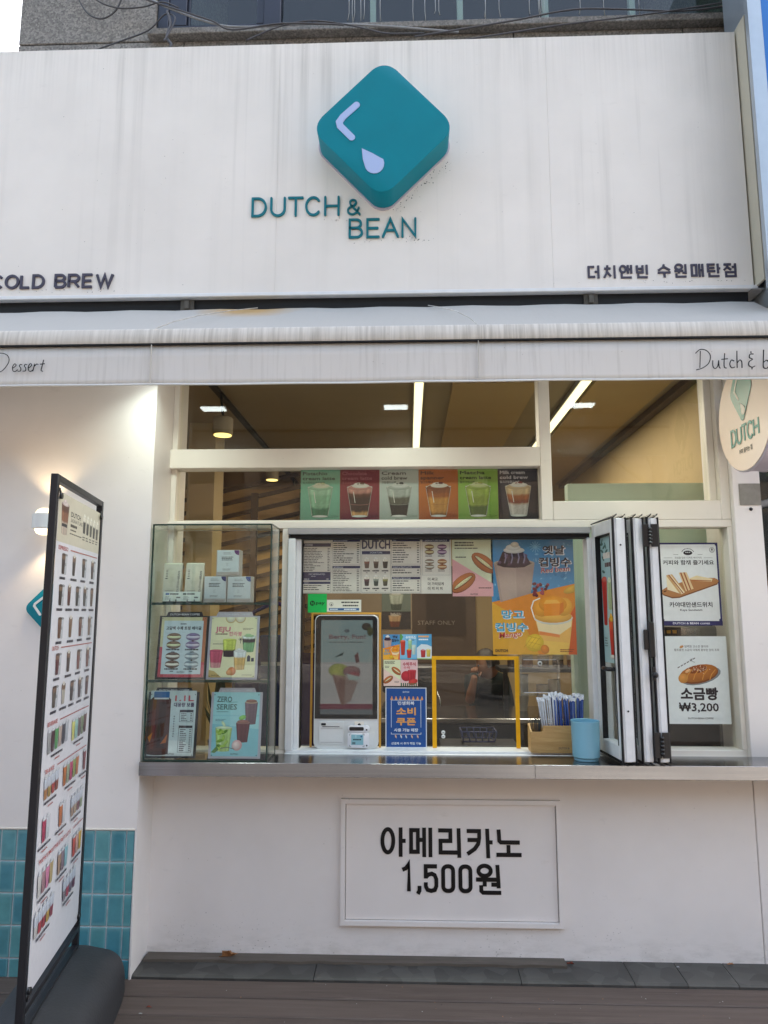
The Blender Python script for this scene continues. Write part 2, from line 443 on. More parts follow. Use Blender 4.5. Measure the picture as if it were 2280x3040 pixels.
def lathe(bm, prof, c, seg=32, mi=0, axis='Z'):
    """profile [(radius, height)] turned about a vertical axis through c"""
    c = Vector(c); rings = []
    for r, h in prof:
        ring = []
        for k in range(seg):
            t = 2 * math.pi * k / seg; x, y = r * math.cos(t), r * math.sin(t)
            ring.append(bm.verts.new(c + (Vector((x, y, h)) if axis == 'Z' else Vector((x, -h, y)) if axis == 'Y' else Vector((-h, x, y)))))
        rings.append(ring)
    for i in range(len(rings) - 1):
        for k in range(seg):
            f = bm.faces.new((rings[i][k], rings[i][(k + 1) % seg], rings[i + 1][(k + 1) % seg], rings[i + 1][k])); f.material_index = mi; f.smooth = True
    for ring, r in ((rings[0], prof[0][0]), (rings[-1], prof[-1][0])):
        if r > 1e-5: bm.faces.new(ring).material_index = mi
    bmesh.ops.remove_doubles(bm, verts=bm.verts, dist=1e-6)
    bmesh.ops.recalc_face_normals(bm, faces=bm.faces)
    return bm

class Pl:
    """a plane in space: origin, right, up; normal = right x up"""
    def __init__(s, o, r=(1, 0, 0), u=(0, 0, 1)):
        s.o = Vector(o); s.r = Vector(r).normalized(); s.u = Vector(u).normalized(); s.n = s.r.cross(s.u)
    def p(s, x, y, z=0.0): return s.o + s.r * x + s.u * y + s.n * z

def prism(bm, poly, pl, z0, z1, mi=0, mside=None, bev=0.0):
    t = bmesh.new()
    a = [t.verts.new(pl.p(x, y, z0)) for x, y in poly]; b = [t.verts.new(pl.p(x, y, z1)) for x, y in poly]
    n = len(poly)
    t.faces.new(list(reversed(a))); ff = t.faces.new(b)
    for i in range(n):
        f = t.faces.new((a[i], a[(i + 1) % n], b[(i + 1) % n], b[i]))
        if mside is not None: f.material_index = mside
    if mi: 
        for f in t.faces:
            if f.material_index == 0: f.material_index = mi
    if bev: bmesh.ops.bevel(t, geom=[e for e in ff.edges], offset=bev, segments=2, affect='EDGES', profile=.5)
    bmesh.ops.recalc_face_normals(t, faces=t.faces)
    merge(bm, t); return bm

def rrect(x0, y0, x1, y1, r, n=5):
    o = []
    for cx, cy, a0 in ((x1 - r, y0 + r, -90), (x1 - r, y1 - r, 0), (x0 + r, y1 - r, 90), (x0 + r, y0 + r, 180)):
        for k in range(n + 1):
            t = R(a0 + 90 * k / n); o.append((cx + r * math.cos(t), cy + r * math.sin(t)))
    return o

def arc(cx, cy, rx, ry, a0, a1, n=14):
    return [(cx + rx * math.cos(R(a0 + (a1 - a0) * k / n)), cy + ry * math.sin(R(a0 + (a1 - a0) * k / n))) for k in range(n + 1)]

def offsets(pts, w, closed=False):
    n = len(pts); Lp, Rp = [], []
    for i in range(n):
        p = Vector(pts[i])
        if closed: a, b = Vector(pts[i - 1]), Vector(pts[(i + 1) % n])
        else: a, b = Vector(pts[max(i - 1, 0)]), Vector(pts[min(i + 1, n - 1)])
        d1 = (p - a); d2 = (b - p)
        if d1.length < 1e-9: d1 = d2
        if d2.length < 1e-9: d2 = d1
        d1.normalize(); d2.normalize()
        n1 = Vector((-d1.y, d1.x)); n2 = Vector((-d2.y, d2.x)); m = n1 + n2
        if m.length < 1e-6: m = n1
        m.normalize(); k = w / 2 / max(.4, m.dot(n1))
        Lp.append(p + m * k); Rp.append(p - m * k)
    return Lp, Rp

def stroke(bm, pts, w, pl, z0, z1, closed=False, cap=0):
    """a bar of width w along a 2D path, from depth z0 to z1; cap=1 gives round ends"""
    L, Rr = offsets(pts, w, closed); n = len(pts)
    def V(q, z): return bm.verts.new(pl.p(q[0], q[1], z))
    if cap and not closed:
        def capend(i, sgn):
            p = Vector(pts[i]); q = Vector(pts[i + (1 if i == 0 else -1)]); d = (p - q).normalized(); e = Vector((-d.y, d.x))
            return [p + (d * math.sin(t) + e * math.cos(t)) * (w / 2) for t in [math.pi * k / 8 for k in range(1, 8)]]
        end = capend(n - 1, 1); start = capend(0, -1)
        # close both ends as small fans
        for i, pts_ in ((n - 1, [L[-1]] + end + [Rr[-1]]), (0, [Rr[0]] + start + [L[0]])):
            f = [V(q, z1) for q in pts_]; g = [V(q, z0) for q in pts_]
            bm.faces.new(f)
            for k in range(len(f) - 1): bm.faces.new((f[k], g[k], g[k + 1], f[k + 1]))
    l1 = [V(q, z1) for q in L]; r1 = [V(q, z1) for q in Rr]; l0 = [V(q, z0) for q in L]; r0 = [V(q, z0) for q in Rr]
    rng = range(n) if closed else range(n - 1)
    for i in rng:
        j = (i + 1) % n
        bm.faces.new((r1[i], r1[j], l1[j], l1[i])); bm.faces.new((l1[i], l1[j], l0[j], l0[i])); bm.faces.new((r0[i], r0[j], r1[j], r1[i]))
    if not closed and not cap:
        bm.faces.new((l1[0], l0[0], r0[0], r1[0])); bm.faces.new((r1[-1], r0[-1], l0[-1], l1[-1]))
    return bm

def glyph(strokes, x, y, sx, sy, w, pl, depth, cap=0):
    """strokes: paths on a unit box (a trailing True closes a path); bars are staggered 0.4 mm in depth"""
    bm = bmesh.new()
    for i, s in enumerate(strokes):
        closed = s[-1] is True; pts = s[:-1] if closed else s
        stroke(bm, [(x + px * sx, y + py * sy) for px, py in pts], w, pl, 0, depth - .0004 * i, closed, cap)
    return bm

# ------------------------------------------------------------------ flat print: ink polygons in thin layers on a sheet
_tc = {}
def textgeo(s, bold):
    k = (s, bold)
    if k not in _tc:
        cu = bpy.data.curves.new('lettering', 'FONT'); cu.body = s; cu.resolution_u = 2; cu.offset = bold
        o = bpy.data.objects.new('lettering', cu); me = o.to_mesh()
        vs = [(v.co.x, v.co.y) for v in me.vertices]; fs = [tuple(p.vertices) for p in me.polygons]
        o.to_mesh_clear(); bpy.data.objects.remove(o); bpy.data.curves.remove(cu)
        x0 = min((v[0] for v in vs), default=0); x1 = max((v[0] for v in vs), default=1)
        _tc[k] = ([(v[0] - x0, v[1]) for v in vs], fs, x1 - x0)
    return _tc[k]

class Print:
    STEP = .000012
    def __init__(s, w, h, base='#ffffff', thick=.0012, edge=None):
        s.dim = 1.0; s.w, s.h = w, h; s.V = []; s.F = []; s.C = []; s.L = 0; s.hold = False
        c = lin(base)
        x = [(0, 0), (w, 0), (w, h), (0, h)]
        for z in (-thick, 0): s.V += [(a, b, z) for a, b in x]
        s.F += [(3, 2, 1, 0), (4, 5, 6, 7)] + [(i, (i + 1) % 4, 4 + (i + 1) % 4, 4 + i) for i in range(4)]
        s.C += [c] * 8
    def raw(s, pts, faces, col):
        if not s.hold: s.L += 1
        b = len(s.V); z = s.STEP * max(s.L, 1)
        s.V += [(x, y, z) for x, y in pts]; s.F += [tuple(b + i for i in f) for f in faces]
        s.C += col if isinstance(col, list) else [lin(col) if isinstance(col, str) else col] * len(pts)
    def poly(s, pts, col): s.raw([(x * s.w, y * s.h) for x, y in pts], [tuple(range(len(pts)))], col)
    def rect(s, x0, y0, x1, y1, col): s.poly([(x0, y0), (x1, y0), (x1, y1), (x0, y1)], col)
    def ell(s, cx, cy, rx, ry, col, rot=0, n=18, a0=0, a1=360, sq=False, sh=.22):
        """rx, ry are shares of the width when sq, else of width and height"""
        c, t = math.cos(R(rot)), math.sin(R(rot)); X, Y = rx * s.w, ry * (s.w if sq else s.h); o = []
        k = n if a1 - a0 >= 360 else n + 1
        for i in range(k):
            a = R(a0 + (a1 - a0) * i / n); x, y = X * math.cos(a), Y * math.sin(a)
            o.append((cx * s.w + x * c - y * t, cy * s.h + x * t + y * c))
        if k == n and max(X, Y) > .005 and sh:      # printed pictures are shaded: lighter towards the upper left, darker at the rim
            q = lin(col); o2 = [(cx * s.w - X * .15 * c, cy * s.h + Y * .3)] + o
            s.raw(o2, [(0, 1 + i, 1 + (i + 1) % n) for i in range(n)], [tuple(min(1, v * (1 + sh)) for v in q[:3]) + (1,)] + [tuple(v * (1 - sh * (.9 - .5 * math.sin(2 * math.pi * i / n))) for v in q[:3]) + (1,) for i in range(n)])
        else: s.raw(o, [tuple(range(len(o)))], col)
    def rr(s, x0, y0, x1, y1, r, col): s.raw(rrect(x0 * s.w, y0 * s.h, x1 * s.w, y1 * s.h, r * s.w), [tuple(range(24))], col)
    def line(s, pts, wd, col, closed=False):
        q = [(x * s.w, y * s.h) for x, y in pts]; L, Rr = offsets(q, wd * s.w, closed); n = len(q)
        s.raw([tuple(v) for v in L] + [tuple(v) for v in Rr], [(n + i, n + (i + 1) % n, (i + 1) % n, i) for i in (range(n) if closed else range(n - 1))], col)
    def grad(s, x0, y0, x1, y1, bot, top):
        s.raw([(x0 * s.w, y0 * s.h), (x1 * s.w, y0 * s.h), (x1 * s.w, y1 * s.h), (x0 * s.w, y1 * s.h)], [(0, 1, 2, 3)], [lin(bot), lin(bot), lin(top), lin(top)])
    def box(s, x0, y0, x1, y1, wd, col): s.line([(x0, y0), (x1, y0), (x1, y1), (x0, y1)], wd, col, True)
    def text(s, t, x, y, size, col, al='l', bold=0.0, width=None, rot=0, shear=0):
        """size: capital height as a share of the sheet's height; width: forced length as a share of its width"""
        heavy = bold > .022; vs, fs, tw = textgeo(t, 0.0 if heavy else bold); k = size * s.h / .70
        kx = k if width is None else width * s.w / tw
        off = {'l': 0, 'c': -.5, 'r': -1}[al] * tw * kx; c, n = math.cos(R(rot)), math.sin(R(rot))
        o = []
        for a, b in vs:
            X, Y = a * kx + off + b * k * shear, b * k
            o.append((x * s.w + X * c - Y * n, y * s.h + X * n + Y * c))
        if not heavy: s.raw(o, fs, col); return
        for i in range(8):          # heavy face: the outline stamped round a small circle
            a = math.pi * i / 4; q = bold * .8 * k
            s.raw([(X + q * math.cos(a), Y + q * math.sin(a)) for X, Y in o], fs, col)
    def rows(s, x0, x1, y0, y1, n, col, price=None, seed=0, th=.4, wd=(.35, .8)):
        """lines of print too small to read"""
        rr_ = random.Random(seed + n); dy = (y1 - y0) / n; pts = []; fs = []
        for i in range(n):
            y = y1 - dy * (i + .5); L = (x1 - x0) * rr_.uniform(*wd)
            segs = [(x0, x0 + L)] + ([(x1 - price, x1)] if price else [])
            for a, b in segs:
                x = a
                while x < b:      # broken into word lengths
                    e = min(b, x + (x1 - x0) * rr_.uniform(.06, .2)); k = len(pts)
                    pts += [(x * s.w, (y - dy * th / 2) * s.h), (e * s.w, (y - dy * th / 2) * s.h), (e * s.w, (y + dy * th / 2) * s.h), (x * s.w, (y + dy * th / 2) * s.h)]
                    fs.append((k, k + 1, k + 2, k + 3)); x = e + (x1 - x0) * .018
        s.raw(pts, fs, col)
    def cup(s, cx, y0, w, h, bands, taper=.72, cream=None, rim=None, lid=None):
        """a tumbler: bands = [(share of height, colour)] from the bottom up"""
        yy = sum(q[0] for q in bands); edges = []; t = 0
        for q in bands: edges.append((t, t + q[0], lin(q[1]))); t += q[0]
        def tone(v):
            for k, (a, b, c) in enumerate(edges):
                if v <= b + 1e-9:
                    m = min(.035, (b - a) * .3)
                    if k + 1 < len(edges) and v > b - m: f = .5 * (v - (b - m)) / m; c2 = edges[k + 1][2]
                    elif k and v < a + m: f = .5 * (1 - (v - a) / m); c2 = edges[k - 1][2]
                    else: return c
                    return tuple(c[i] * (1 - f) + c2[i] * f for i in range(4))
            return edges[-1][2]
        rr_ = random.Random(int(cx * 977 + h * 311)); nc, nr = (12, 22) if w * s.w > .03 else (5, 7)
        prof = [.62, .95, 1.30, 1.05, .90, .86, .92, .98, .90, .80, 1.12, .88, .58] if nc == 12 else [.66, 1.12, .92, .95, .85, .62]
        wob = [rr_.uniform(-.018, .018) for _ in range(nc + 1)]
        pts, cs, fs = [], [], []
        for j in range(nr + 1):
            v = yy * j / nr; hw = (taper + (1 - taper) * v / max(yy, .01)) / 2 * w
            for i in range(nc + 1):
                pts.append(((cx + hw * (2 * i / nc - 1)) * s.w, (y0 + h * v - h * .025 * (1 - (2 * i / nc - 1) ** 2)) * s.h))
                q = tone(min(max(v + wob[i] * yy, 0), yy)); f = prof[i] * rr_.uniform(.9, 1.1) * (.82 + .25 * v); cs.append(tuple(min(1, max(0, x * f)) for x in q[:3]) + (1,))
        for j in range(nr):
            for i in range(nc): k = j * (nc + 1) + i; fs.append((k, k + 1, k + nc + 2, k + nc + 1))
        s.raw(pts, fs, cs)
        s.ell(cx, y0 + h * yy, w / 2 * .99, h * .065, rim or bands[-1][1])
        if cream:
            s.ell(cx, y0 + h * (yy + .02), w * .36, h * .085, cream)
            s.ell(cx - w * .06, y0 + h * (yy + .09), w * .2, h * .07, cream)
    def build(s, name, pl, mat=None, **kw):
        me = bpy.data.meshes.new(name)
        c = pl.p(s.w / 2, 0 if kw.get('parent') is None else s.h / 2, 0)
        me.from_pydata([tuple(pl.p(*v) - c) for v in s.V], [], s.F)
        at = me.color_attributes.new('ink', 'FLOAT_COLOR', 'POINT')
        dm_ = s.dim
        at.data.foreach_set('color', [x * dm_ if i < 3 else 1 for q in s.C for i, x in enumerate(q)])
        me.materials.append(mat or M['print'])
        return obj(name, None, None, mesh=me, loc=c, **kw)

def drink(p, cx, y0, w, h, liquid, top='#e9e2d6', dark='#3a2a22', cream=True):
    """iced drink in a clear cup, small size"""
    p.cup(cx, y0, w, h, [(.5, dark), (.22, liquid), (.28, top)], .66, '#f6f2ea' if cream else None, '#dfe2e2', lid=1)

def hotdog(p, cx, cy, L, rot):
    p.ell(cx, cy, L / 2, L * .25, '#8a4420', rot, sq=True)
    p.ell(cx, cy + .006, L * .485, L * .235, '#bd6c38', rot, sq=True)
    p.ell(cx, cy + .004, L * .41, L * .085, '#8a4420', rot, sq=True)
    p.ell(cx, cy + .01, L * .37, L * .055, '#e3dcae', rot, sq=True)
    rr_ = random.Random(int(cx * 100)); c, t = math.cos(R(rot)), math.sin(R(rot))
    p.hold = True; p.L += 1
    for i in range(16):
        u = (i / 15 - .5) * L * .62; v = rr_.uniform(-.035, .035) * L
        p.ell(cx + u * c - v * t, cy + .01 + (u * t + v * c) * p.w / p.h, .008, .008, rr_.choice(('#7d8a3c', '#c9bf86', '#9c8f58')), sq=True, n=6)
    p.hold = False

def bagel(p, cx, cy, w, bun, fill):
    h = w * p.w / p.h
    for dy in (-.27, .27):
        p.ell(cx, cy + dy * h, w * .5, h * .27, bun); p.ell(cx, cy + dy * h, w * .5, h * .10, fill); p.ell(cx, cy + dy * h + .14 * h, w * .42, h * .09, bun)
    p.ell(cx, cy, w * .06, h * .05, '#4a3324')

# ------------------------------------------------------------------ the ground
def plane(name, x0, x1, y0, y1, z, mat, kind='structure', t=.05):
    return obj(name, bx(x0, x1, y0, y1, z - t, z), mat, kind=kind)

pv = NT('block_paving')
br = pv.n('ShaderNodeTexBrick', Vector=pv.pos(), Scale=4.0, Mortar__Size=.02)
br.inputs['Color1'].default_value = (.22, .21, .20, 1); br.inputs['Color2'].default_value = (.17, .165, .16, 1); br.inputs['Mortar'].default_value = (.08, .08, .075, 1)
M['paving'] = pv.bsdf(pv.mix(1.0, br.outputs[0], pv.ramp(pv.noise(pv.pos(), 2, 4), (.3, .85), (.7, 1.1)), 'MULTIPLY'), .8, 0, .3)

plane('ground', -60, 60, -60, 40, -.20, M['asphalt'], t=.5)
plane('pavement', -40, 40, -6.0, -1.62, -.075, M['paving'], t=.12)
plane('road', -40, 40, -15.0, -6.02, -.19, M['asphalt'], t=.009)
plane('far_pavement', -40, 40, -20.0, -15.02, -.075, M['paving'], t=.12)

deck = props(bpy.data.objects.new('deck', None), kind='structure'); COL.objects.link(deck); deck.location = (-.3, -.8, -.03); WM[deck] = Vector((-.3, -.8, -.03))
y = -.187
row = 0
while y > -1.58:
    w = .142
    cuts = [-3.3, -2.2 + rnd.uniform(-.3, .3), 2.6]
    for a, b in zip(cuts, cuts[1:]):
        dz = rnd.uniform(-.003, .001)
        bm = bx(a + .002, b - .002, y - w + .003, y - .003, -.056 + dz, -.022 + dz, .004)
        # two shallow wear grooves along the board
        obj('plank', bm, M['deck'], deck)
    y -= w; row += 1
obj('joist_bed', bx(-3.3, 2.6, -1.58, -.19, -.10, -.058), M['soffit'], deck)

ledge = props(bpy.data.objects.new('stone_kerb', None), kind='structure'); COL.objects.link(ledge); ledge.location = (.2, -.09, 0); WM[ledge] = Vector((.2, -.09, 0))
cuts = [-1.256, -.43, .49, .985, 1.215, 1.435, 2.1]
for a, b in zip(cuts, cuts[1:]):
    bm = bmesh.new()
    prof = [(-.184, -.05), (-.184, -.016), (-.172, -.010), (-.02, -.002), (0, -.002), (0, -.05)]
    pl = Pl((a + .0015, 0, 0), (0, -1, 0), (0, 0, 1))      # normal = right x up = -X
    prism(bm, [(-p[0], p[1]) for p in prof], pl, -(b - a - .003), 0)
    obj('kerb_stone', bm, M['ledge'], ledge)
bm = bmesh.new()
xs = [-1.24 + k * (1.955 / 24) for k in range(25)]
rj = random.Random(3)
fr_ = [(x, -.068 + rj.uniform(-.006, .008)) for x in xs]
top = [bm.verts.new((x, yy, .006 + rj.uniform(-.001, .002))) for x, yy in fr_]; bot = [bm.verts.new((x, yy - .002, -.018)) for x, yy in fr_]
bk = [bm.verts.new((x, -.001, .009)) for x, yy in fr_]; bk0 = [bm.verts.new((x, -.001, -.018)) for x, yy in fr_]
for i in range(24):
    for q in ((top[i], top[i + 1], bk[i + 1], bk[i]), (bot[i], bot[i + 1], top[i + 1], top[i]), (bk0[i], bk0[i + 1], bot[i + 1], bot[i])): bm.faces.new(q)
bm.faces.new((top[0], bk[0], bk0[0], bot[0])); bm.faces.new((bot[24], bk0[24], bk[24], top[24]))
bmesh.ops.recalc_face_normals(bm, faces=bm.faces)
obj('wood_strip', bm, M['oldwood'], ledge)

# ------------------------------------------------------------------ the shopfront
shop = emp('shopfront', (0, .05, 0), 'cream plastered coffee shop front with wide serving window and teal tiled corner', 'shopfront')
# left wall, standing 20 cm in front of the window plane, with its tiled foot
obj('side_wall', bx(-3.4, -1.257, -.2, .3, .62, 3.10), M['wall'], shop)
bed = obj('tile_bed', bx(-3.4, -1.257, -.1945, .3, -.08, .617), M['mortar'], shop)
obj('wall_corner', bx(-1.257, -1.25, -.2, .3, -.08, 3.10), M['wall'], shop)
obj('tile_trim', bx(-3.4, -1.2575, -.203, -.188, .612, .6195, .001), M['frame'], shop)
tb = bx(-.0335, .0335, -.0045, .0045, -.066, .066, .003, seg=2)
first = None
c0 = -1.2605
for c in range(17):
    for r in range(5):
        zc = .5415 - .138 * r
        wcol = .0365 if c == 0 else .073
        if r == 4: pass
        if c == 0:
            xa, xb = c0 - .034, c0 - .001
            zb = max(zc - .066, -.02)
            o = obj('tile', bx(xa, xb, -.1985, -.189, zb, zc + .066, .003, seg=2), M['tile'], bed); continue
        xc = c0 - .0365 - .073 * (c - .5)
        if r == 4:
            obj('tile', bx(xc - .0335, xc + .0335, -.1985, -.189, -.02, zc + .066, .003, seg=2), M['tile'], bed); continue
        if first is None:
            first = obj('tile', tb, M['tile'], bed); first.location = Vector((xc, -.194, zc)) - WM[bed]
        else:
            again(first, (xc, -.194 + rnd.uniform(-.0006, .0006), zc), bed)
obj('lower_wall', bx(-1.25, 1.633, 0, .2, -.08, .905), M['panelwall'], shop)
obj('pillar', bx(1.637, 1.775, -.001, .35, -.08, 3.3, .003), M['panelwall'], shop)
Y0, Y1 = .03, .13
def fr(name, x0, x1, z0, z1, y0=Y0, y1=Y1, m='frame', b=.003): return obj(name, bx(x0, x1, y0, y1, z0, z1, b), M[m], shop)
fr('header', -1.25, 1.637, 2.90, 3.3)
fr('transom', -1.25, .683, 2.350, 2.452)
fr('mullion', .684, .741, 2.068, 2.899)
fr('transom', .742, 1.588, 2.0685, 2.166)
fr('window_frame', 1.589, 1.6365, 2.0685, 2.899)
fr('window_frame', 1.553, 1.5885, 2.167, 2.899, .07, .13)
fr('head_rail', -1.25, 1.636, 2.030, 2.0675)
fr('window_frame', -.646, -.614, .93, 2.0295)
fr('window_frame', 1.612, 1.6365, .942, 2.0295)
fr('window_frame', 1.165, 1.212, .942, 2.0295)
fr('window_sill', 1.165, 1.6365, .906, .9415)
fr('window_frame', -1.25, -1.222, .93, 2.349, .06, .13)
fr('window_frame', -1.25, -1.222, 2.453, 2.899, .06, .13)
fr('window_sill', -1.25, -.615, .906, .9295)
fr('glazing_bead', -1.2215, .6835, 2.068, 2.078, .062, .085, 'frame', .002)
def pane(x0, x1, z0, z1, y=.092, m='glass', name='window_pane', par=None): return obj(name, bx(x0, x1, y, y + .006, z0, z1), M[m], par or shop)
pane(-1.2215, .6835, 2.4525, 2.8995)
pane(-1.2215, .6835, 2.0785, 2.3495)
pane(.7415, 1.5525, 2.1665, 2.8995)
pane(-1.2215, -.6465, .93, 2.0295)
pane(1.2125, 1.6115, .942, 2.0295)

# serving opening: aluminium track, jambs, sill and the inner glass with its kiosk hole
fr('track', -.6135, .9195, 1.998, 2.029, .004, .12, 'alu2', .002)
fr('track_slot', -.608, .9195, 1.978, 1.9975, .03, .11, 'rubber', 0)
fr('jamb', -.6135, -.576, .9305, 1.9775, .012, .12, 'alu', .003)
fr('jamb', -.5755, -.552, .9305, 1.9775, .045, .12, 'alu', .003)
fr('jamb_seal', -.5515, -.5475, .9305, 1.9775, .08, .12, 'rubber', 0)
fr('jamb', .9045, .9575, .9305, 1.9775, .02, .12, 'alu', .003)
fr('jamb', .958, 1.1645, .9305, 2.0295, .03, .12, 'frame', .003)
fr('sill_rail', -.612, 1.1645, .898, .9185, -.012, .14, 'alu', .002)
fr('sill_rail', -.612, 1.1645, .9187, .9302, .02, .14, 'alu', .002)
YG = .103
pane(-.547, -.489, .9305, 1.9775, YG, 'glass')
pane(-.4885, -.151, 1.598, 1.9775, YG, 'glass')
pane(-.1505, .904, .9305, 1.9775, YG, 'glass')

# ------------------------------------------------------------------ interior
def room(name, *a, m): return obj(name, bx(*a), M[m], kind='structure')
room('interior_floor', -2.3, 1.85, .36, 4.4, -.1, 0.02, m='innerfloor')
room('interior_ceiling', -2.3, 1.85, .131, 4.4, 3.0, 3.3, m='brownceil')
room('interior_wall', -2.3, 1.85, 4.2, 4.4, .021, 2.999, m='tanwall')
room('interior_wall', -2.4, -2.2, .301, 4.199, .021, 2.999, m='tanwall')
room('interior_wall', 1.72, 1.85, .351, 4.199, .021, 2.999, m='tanwall')
room('ceiling_panel', .28, .80, .6, 4.19, 2.984, 2.9985, m='tanceil')
room('ceiling_panel', 1.14, 1.60, .4, 4.19, 2.984, 2.9985, m='tanceil')
room('ceiling_trim', 1.66, 1.719, .36, 4.19, 2.955, 2.9985, m='browndoor')
room('tiled_partition', .93, 1.719, .52, .60, .021, 2.345, m='frost')
room('partition_wall', -.75, .03, 2.6, 2.75, .021, 2.999, m='greywall')
room('interior_column', -1.62, -1.42, 1.5, 1.75, .021, 2.999, m='tanwall')

def strip(x, y0, y1, label):
    t = emp('ceiling_light', (x, (y0 + y1) / 2, 2.96), label, 'strip light', 'led strips on the shop ceiling')
    obj('housing', bx(x - .034, x + .034, y0, y1, 2.965, 2.9985, .003), M['alu2'], t)
    obj('diffuser', bx(x - .026, x + .026, y0 + .01, y1 - .01, 2.952, 2.9645), M['led'], t)
strip(.07, .45, 2.6, 'long led strip light seen through the wide upper pane, above the milk drink posters')
strip(1.06, .45, 2.6, 'long led strip light seen through the right upper pane, slanting to the mullion')
for xx, nm in ((-1.2, 'a'),):
    t = emp('track_rail', (xx, 2.2, 2.99), 'dark ceiling rail carrying round spot lamps inside the shop', 'light rail')
    obj('rail', bx(xx - .018, xx + .018, .35, 4.1, 2.975, 2.9985), M['dark'], t)
for (yy, zz, rr, lab) in ((.72, 2.70, .062, 'large round spot lamp glowing in the wide upper pane'), (2.35, 2.72, .055, 'cylinder spot lamp on rail, nearer one in the band beside the pistachio poster'),
                          (3.55, 2.72, .055, 'cylinder spot lamp on rail, farther one just left of the pistachio poster')):
    t = emp('spot_lamp', (-1.16, yy, zz), lab, 'spot lamp', 'round spot lamps on the ceiling rail')
    obj('lamp_body', lathe(bmesh.new(), [(rr, .005), (rr, .11), (rr * .9, .115), (0, .115)], (-1.16, yy, zz), 24), M['brownceil'], t, smooth=40)
    obj('stem', tube(bmesh.new(), [(-1.16, yy, zz + .115), (-1.18, yy, 2.975)], .008), M['dark'], t)
    obj('lamp_face', lathe(bmesh.new(), [(rr * .88, 0), (rr * .88, .006), (0, .006)], (-1.16, yy, zz), 24), M['spotlit'], t)
    la = bpy.data.lights.new('spot_lamp_light', 'SPOT'); la.energy = 2.6; la.color = (1, .80, .5); la.spot_size = R(110); la.shadow_soft_size = .05
    lo = bpy.data.objects.new('spot_lamp_light', la); COL.objects.link(lo); lo.parent = t; lo.location = (0, 0, -.01)
for x, y0, y1 in ((.07, .5, 2.6), (1.06, .5, 2.6)):
    la = bpy.data.lights.new('led_strip_light', 'AREA'); la.shape = 'RECTANGLE'; la.size = .05; la.size_y = y1 - y0; la.energy = 4.2; la.color = (1, .90, .72)
    lo = bpy.data.objects.new('led_strip_light', la); COL.objects.link(lo); lo.location = (x, (y0 + y1) / 2, 2.948)

# slatted timber stair beside the left window
st = emp('timber_screen', (-1.35, 2.9, .02), 'tan timber screen with dark sloping slats behind the glass showcase', 'timber screen')
obj('backing', bx(-2.1, -.76, 2.95, 3.0, .021, 2.75), M['louver'], st)
for k in range(16):
    z = .75 + k * .125
    bm = bmesh.new(); pl = Pl((-2.1, 2.93, z))
    prism(bm, [(0, 0), (1.3, .30), (1.3, .335), (0, .035)], pl, -.018, .02)
    obj('slat', bm, M['slat'], st)
for x in (-1.9, -1.45, -1.0): obj('post', bx(x, x + .06, 2.86, 2.9, .021, 2.7), M['slat'], st)

dr = emp('staff_door', (.28, 4.15, .02), 'brown staff only door at the back of the shop', 'door')
obj('door_leaf', bx(-.08, .72, 4.12, 4.19, .03, 2.10, .004), M['browndoor'], dr)
pr = Print(.5, .09, '#55453a'); pr.text('STAFF ONLY', .5, .25, .5, '#a09488', 'c', .0, .8); pr.build('notice', Pl((.05, 4.115, 1.45)), parent=dr)

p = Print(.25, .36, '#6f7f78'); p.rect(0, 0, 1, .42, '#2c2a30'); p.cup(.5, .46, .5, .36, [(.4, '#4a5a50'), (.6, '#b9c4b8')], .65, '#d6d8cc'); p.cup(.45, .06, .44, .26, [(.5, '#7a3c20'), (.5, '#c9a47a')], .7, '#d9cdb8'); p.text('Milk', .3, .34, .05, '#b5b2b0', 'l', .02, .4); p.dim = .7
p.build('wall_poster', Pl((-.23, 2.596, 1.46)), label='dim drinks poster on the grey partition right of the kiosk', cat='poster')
for k, (x, n_) in enumerate(((1.0, 8), (.78, 10), (.92, 6))):
    t = emp('cup_stack', (x, 1.45, .9355), ('stack of pale paper cups on the inner worktop, nearest the folded panels', 'tallest stack of brownish paper cups under the syrup shelf', 'shortest stack of pale paper cups under the syrup shelf')[k], 'cup stack', 'paper cup stacks on the inner worktop')
    for q in range(n_):
        z = .936 + q * .017; obj('paper_cup', lathe(bmesh.new(), [(.030, .0), (.043, .088), (.045, .09), (.041, .088), (.028, .003)], (x, 1.45, z), 16), M['cream' if k != 1 else 'kraft'], t, smooth=40)
DX = -.34
em = emp('espresso_machine', (.02, 1.45, .9355), 'dark espresso machine with steel group heads on the inner worktop', 'espresso machine')
obj('machine_body', bx(.16 + DX, .52 + DX, 1.36, 1.62, 1.06, 1.24, .012), M['black'], em); obj('machine_base', bx(.16 + DX, .52 + DX, 1.28, 1.62, .937, .975, .008), M['dark'], em); obj('machine_back', bx(.18 + DX, .50 + DX, 1.50, 1.62, .976, 1.059), M['black'], em)
for x in (.25 + DX, .43 + DX):
    obj('group_head', lathe(bmesh.new(), [(.028, 0), (.028, .05), (0, .05)], (x, 1.40, 1.009), 18), M['steel'], em); obj('portafilter', tube(bmesh.new(), [(x, 1.40, 1.012), (x, 1.24, 1.0)], .011, 8), M['rubber'], em)
obj('steam_wand', tube(bmesh.new(), [(.53 + DX, 1.38, 1.08), (.55 + DX, 1.33, 1.02), (.55 + DX, 1.32, .98)], .006), M['steel'], em)
bc = emp('back_counter', (.9, 1.35, .02), 'dark work counter with raised shelf inside the serving window', 'counter')
obj('cabinet', bx(-.3, 1.7, 1.1, 1.7, .03, .90, .005), M['dark'], bc)
obj('worktop', bx(-.32, 1.71, 1.08, 1.71, .905, .935, .004), M['steel'], bc)
obj('shelf', bx(.62, 1.70, 1.35, 1.65, 1.20, 1.23, .003), M['dark'], bc)
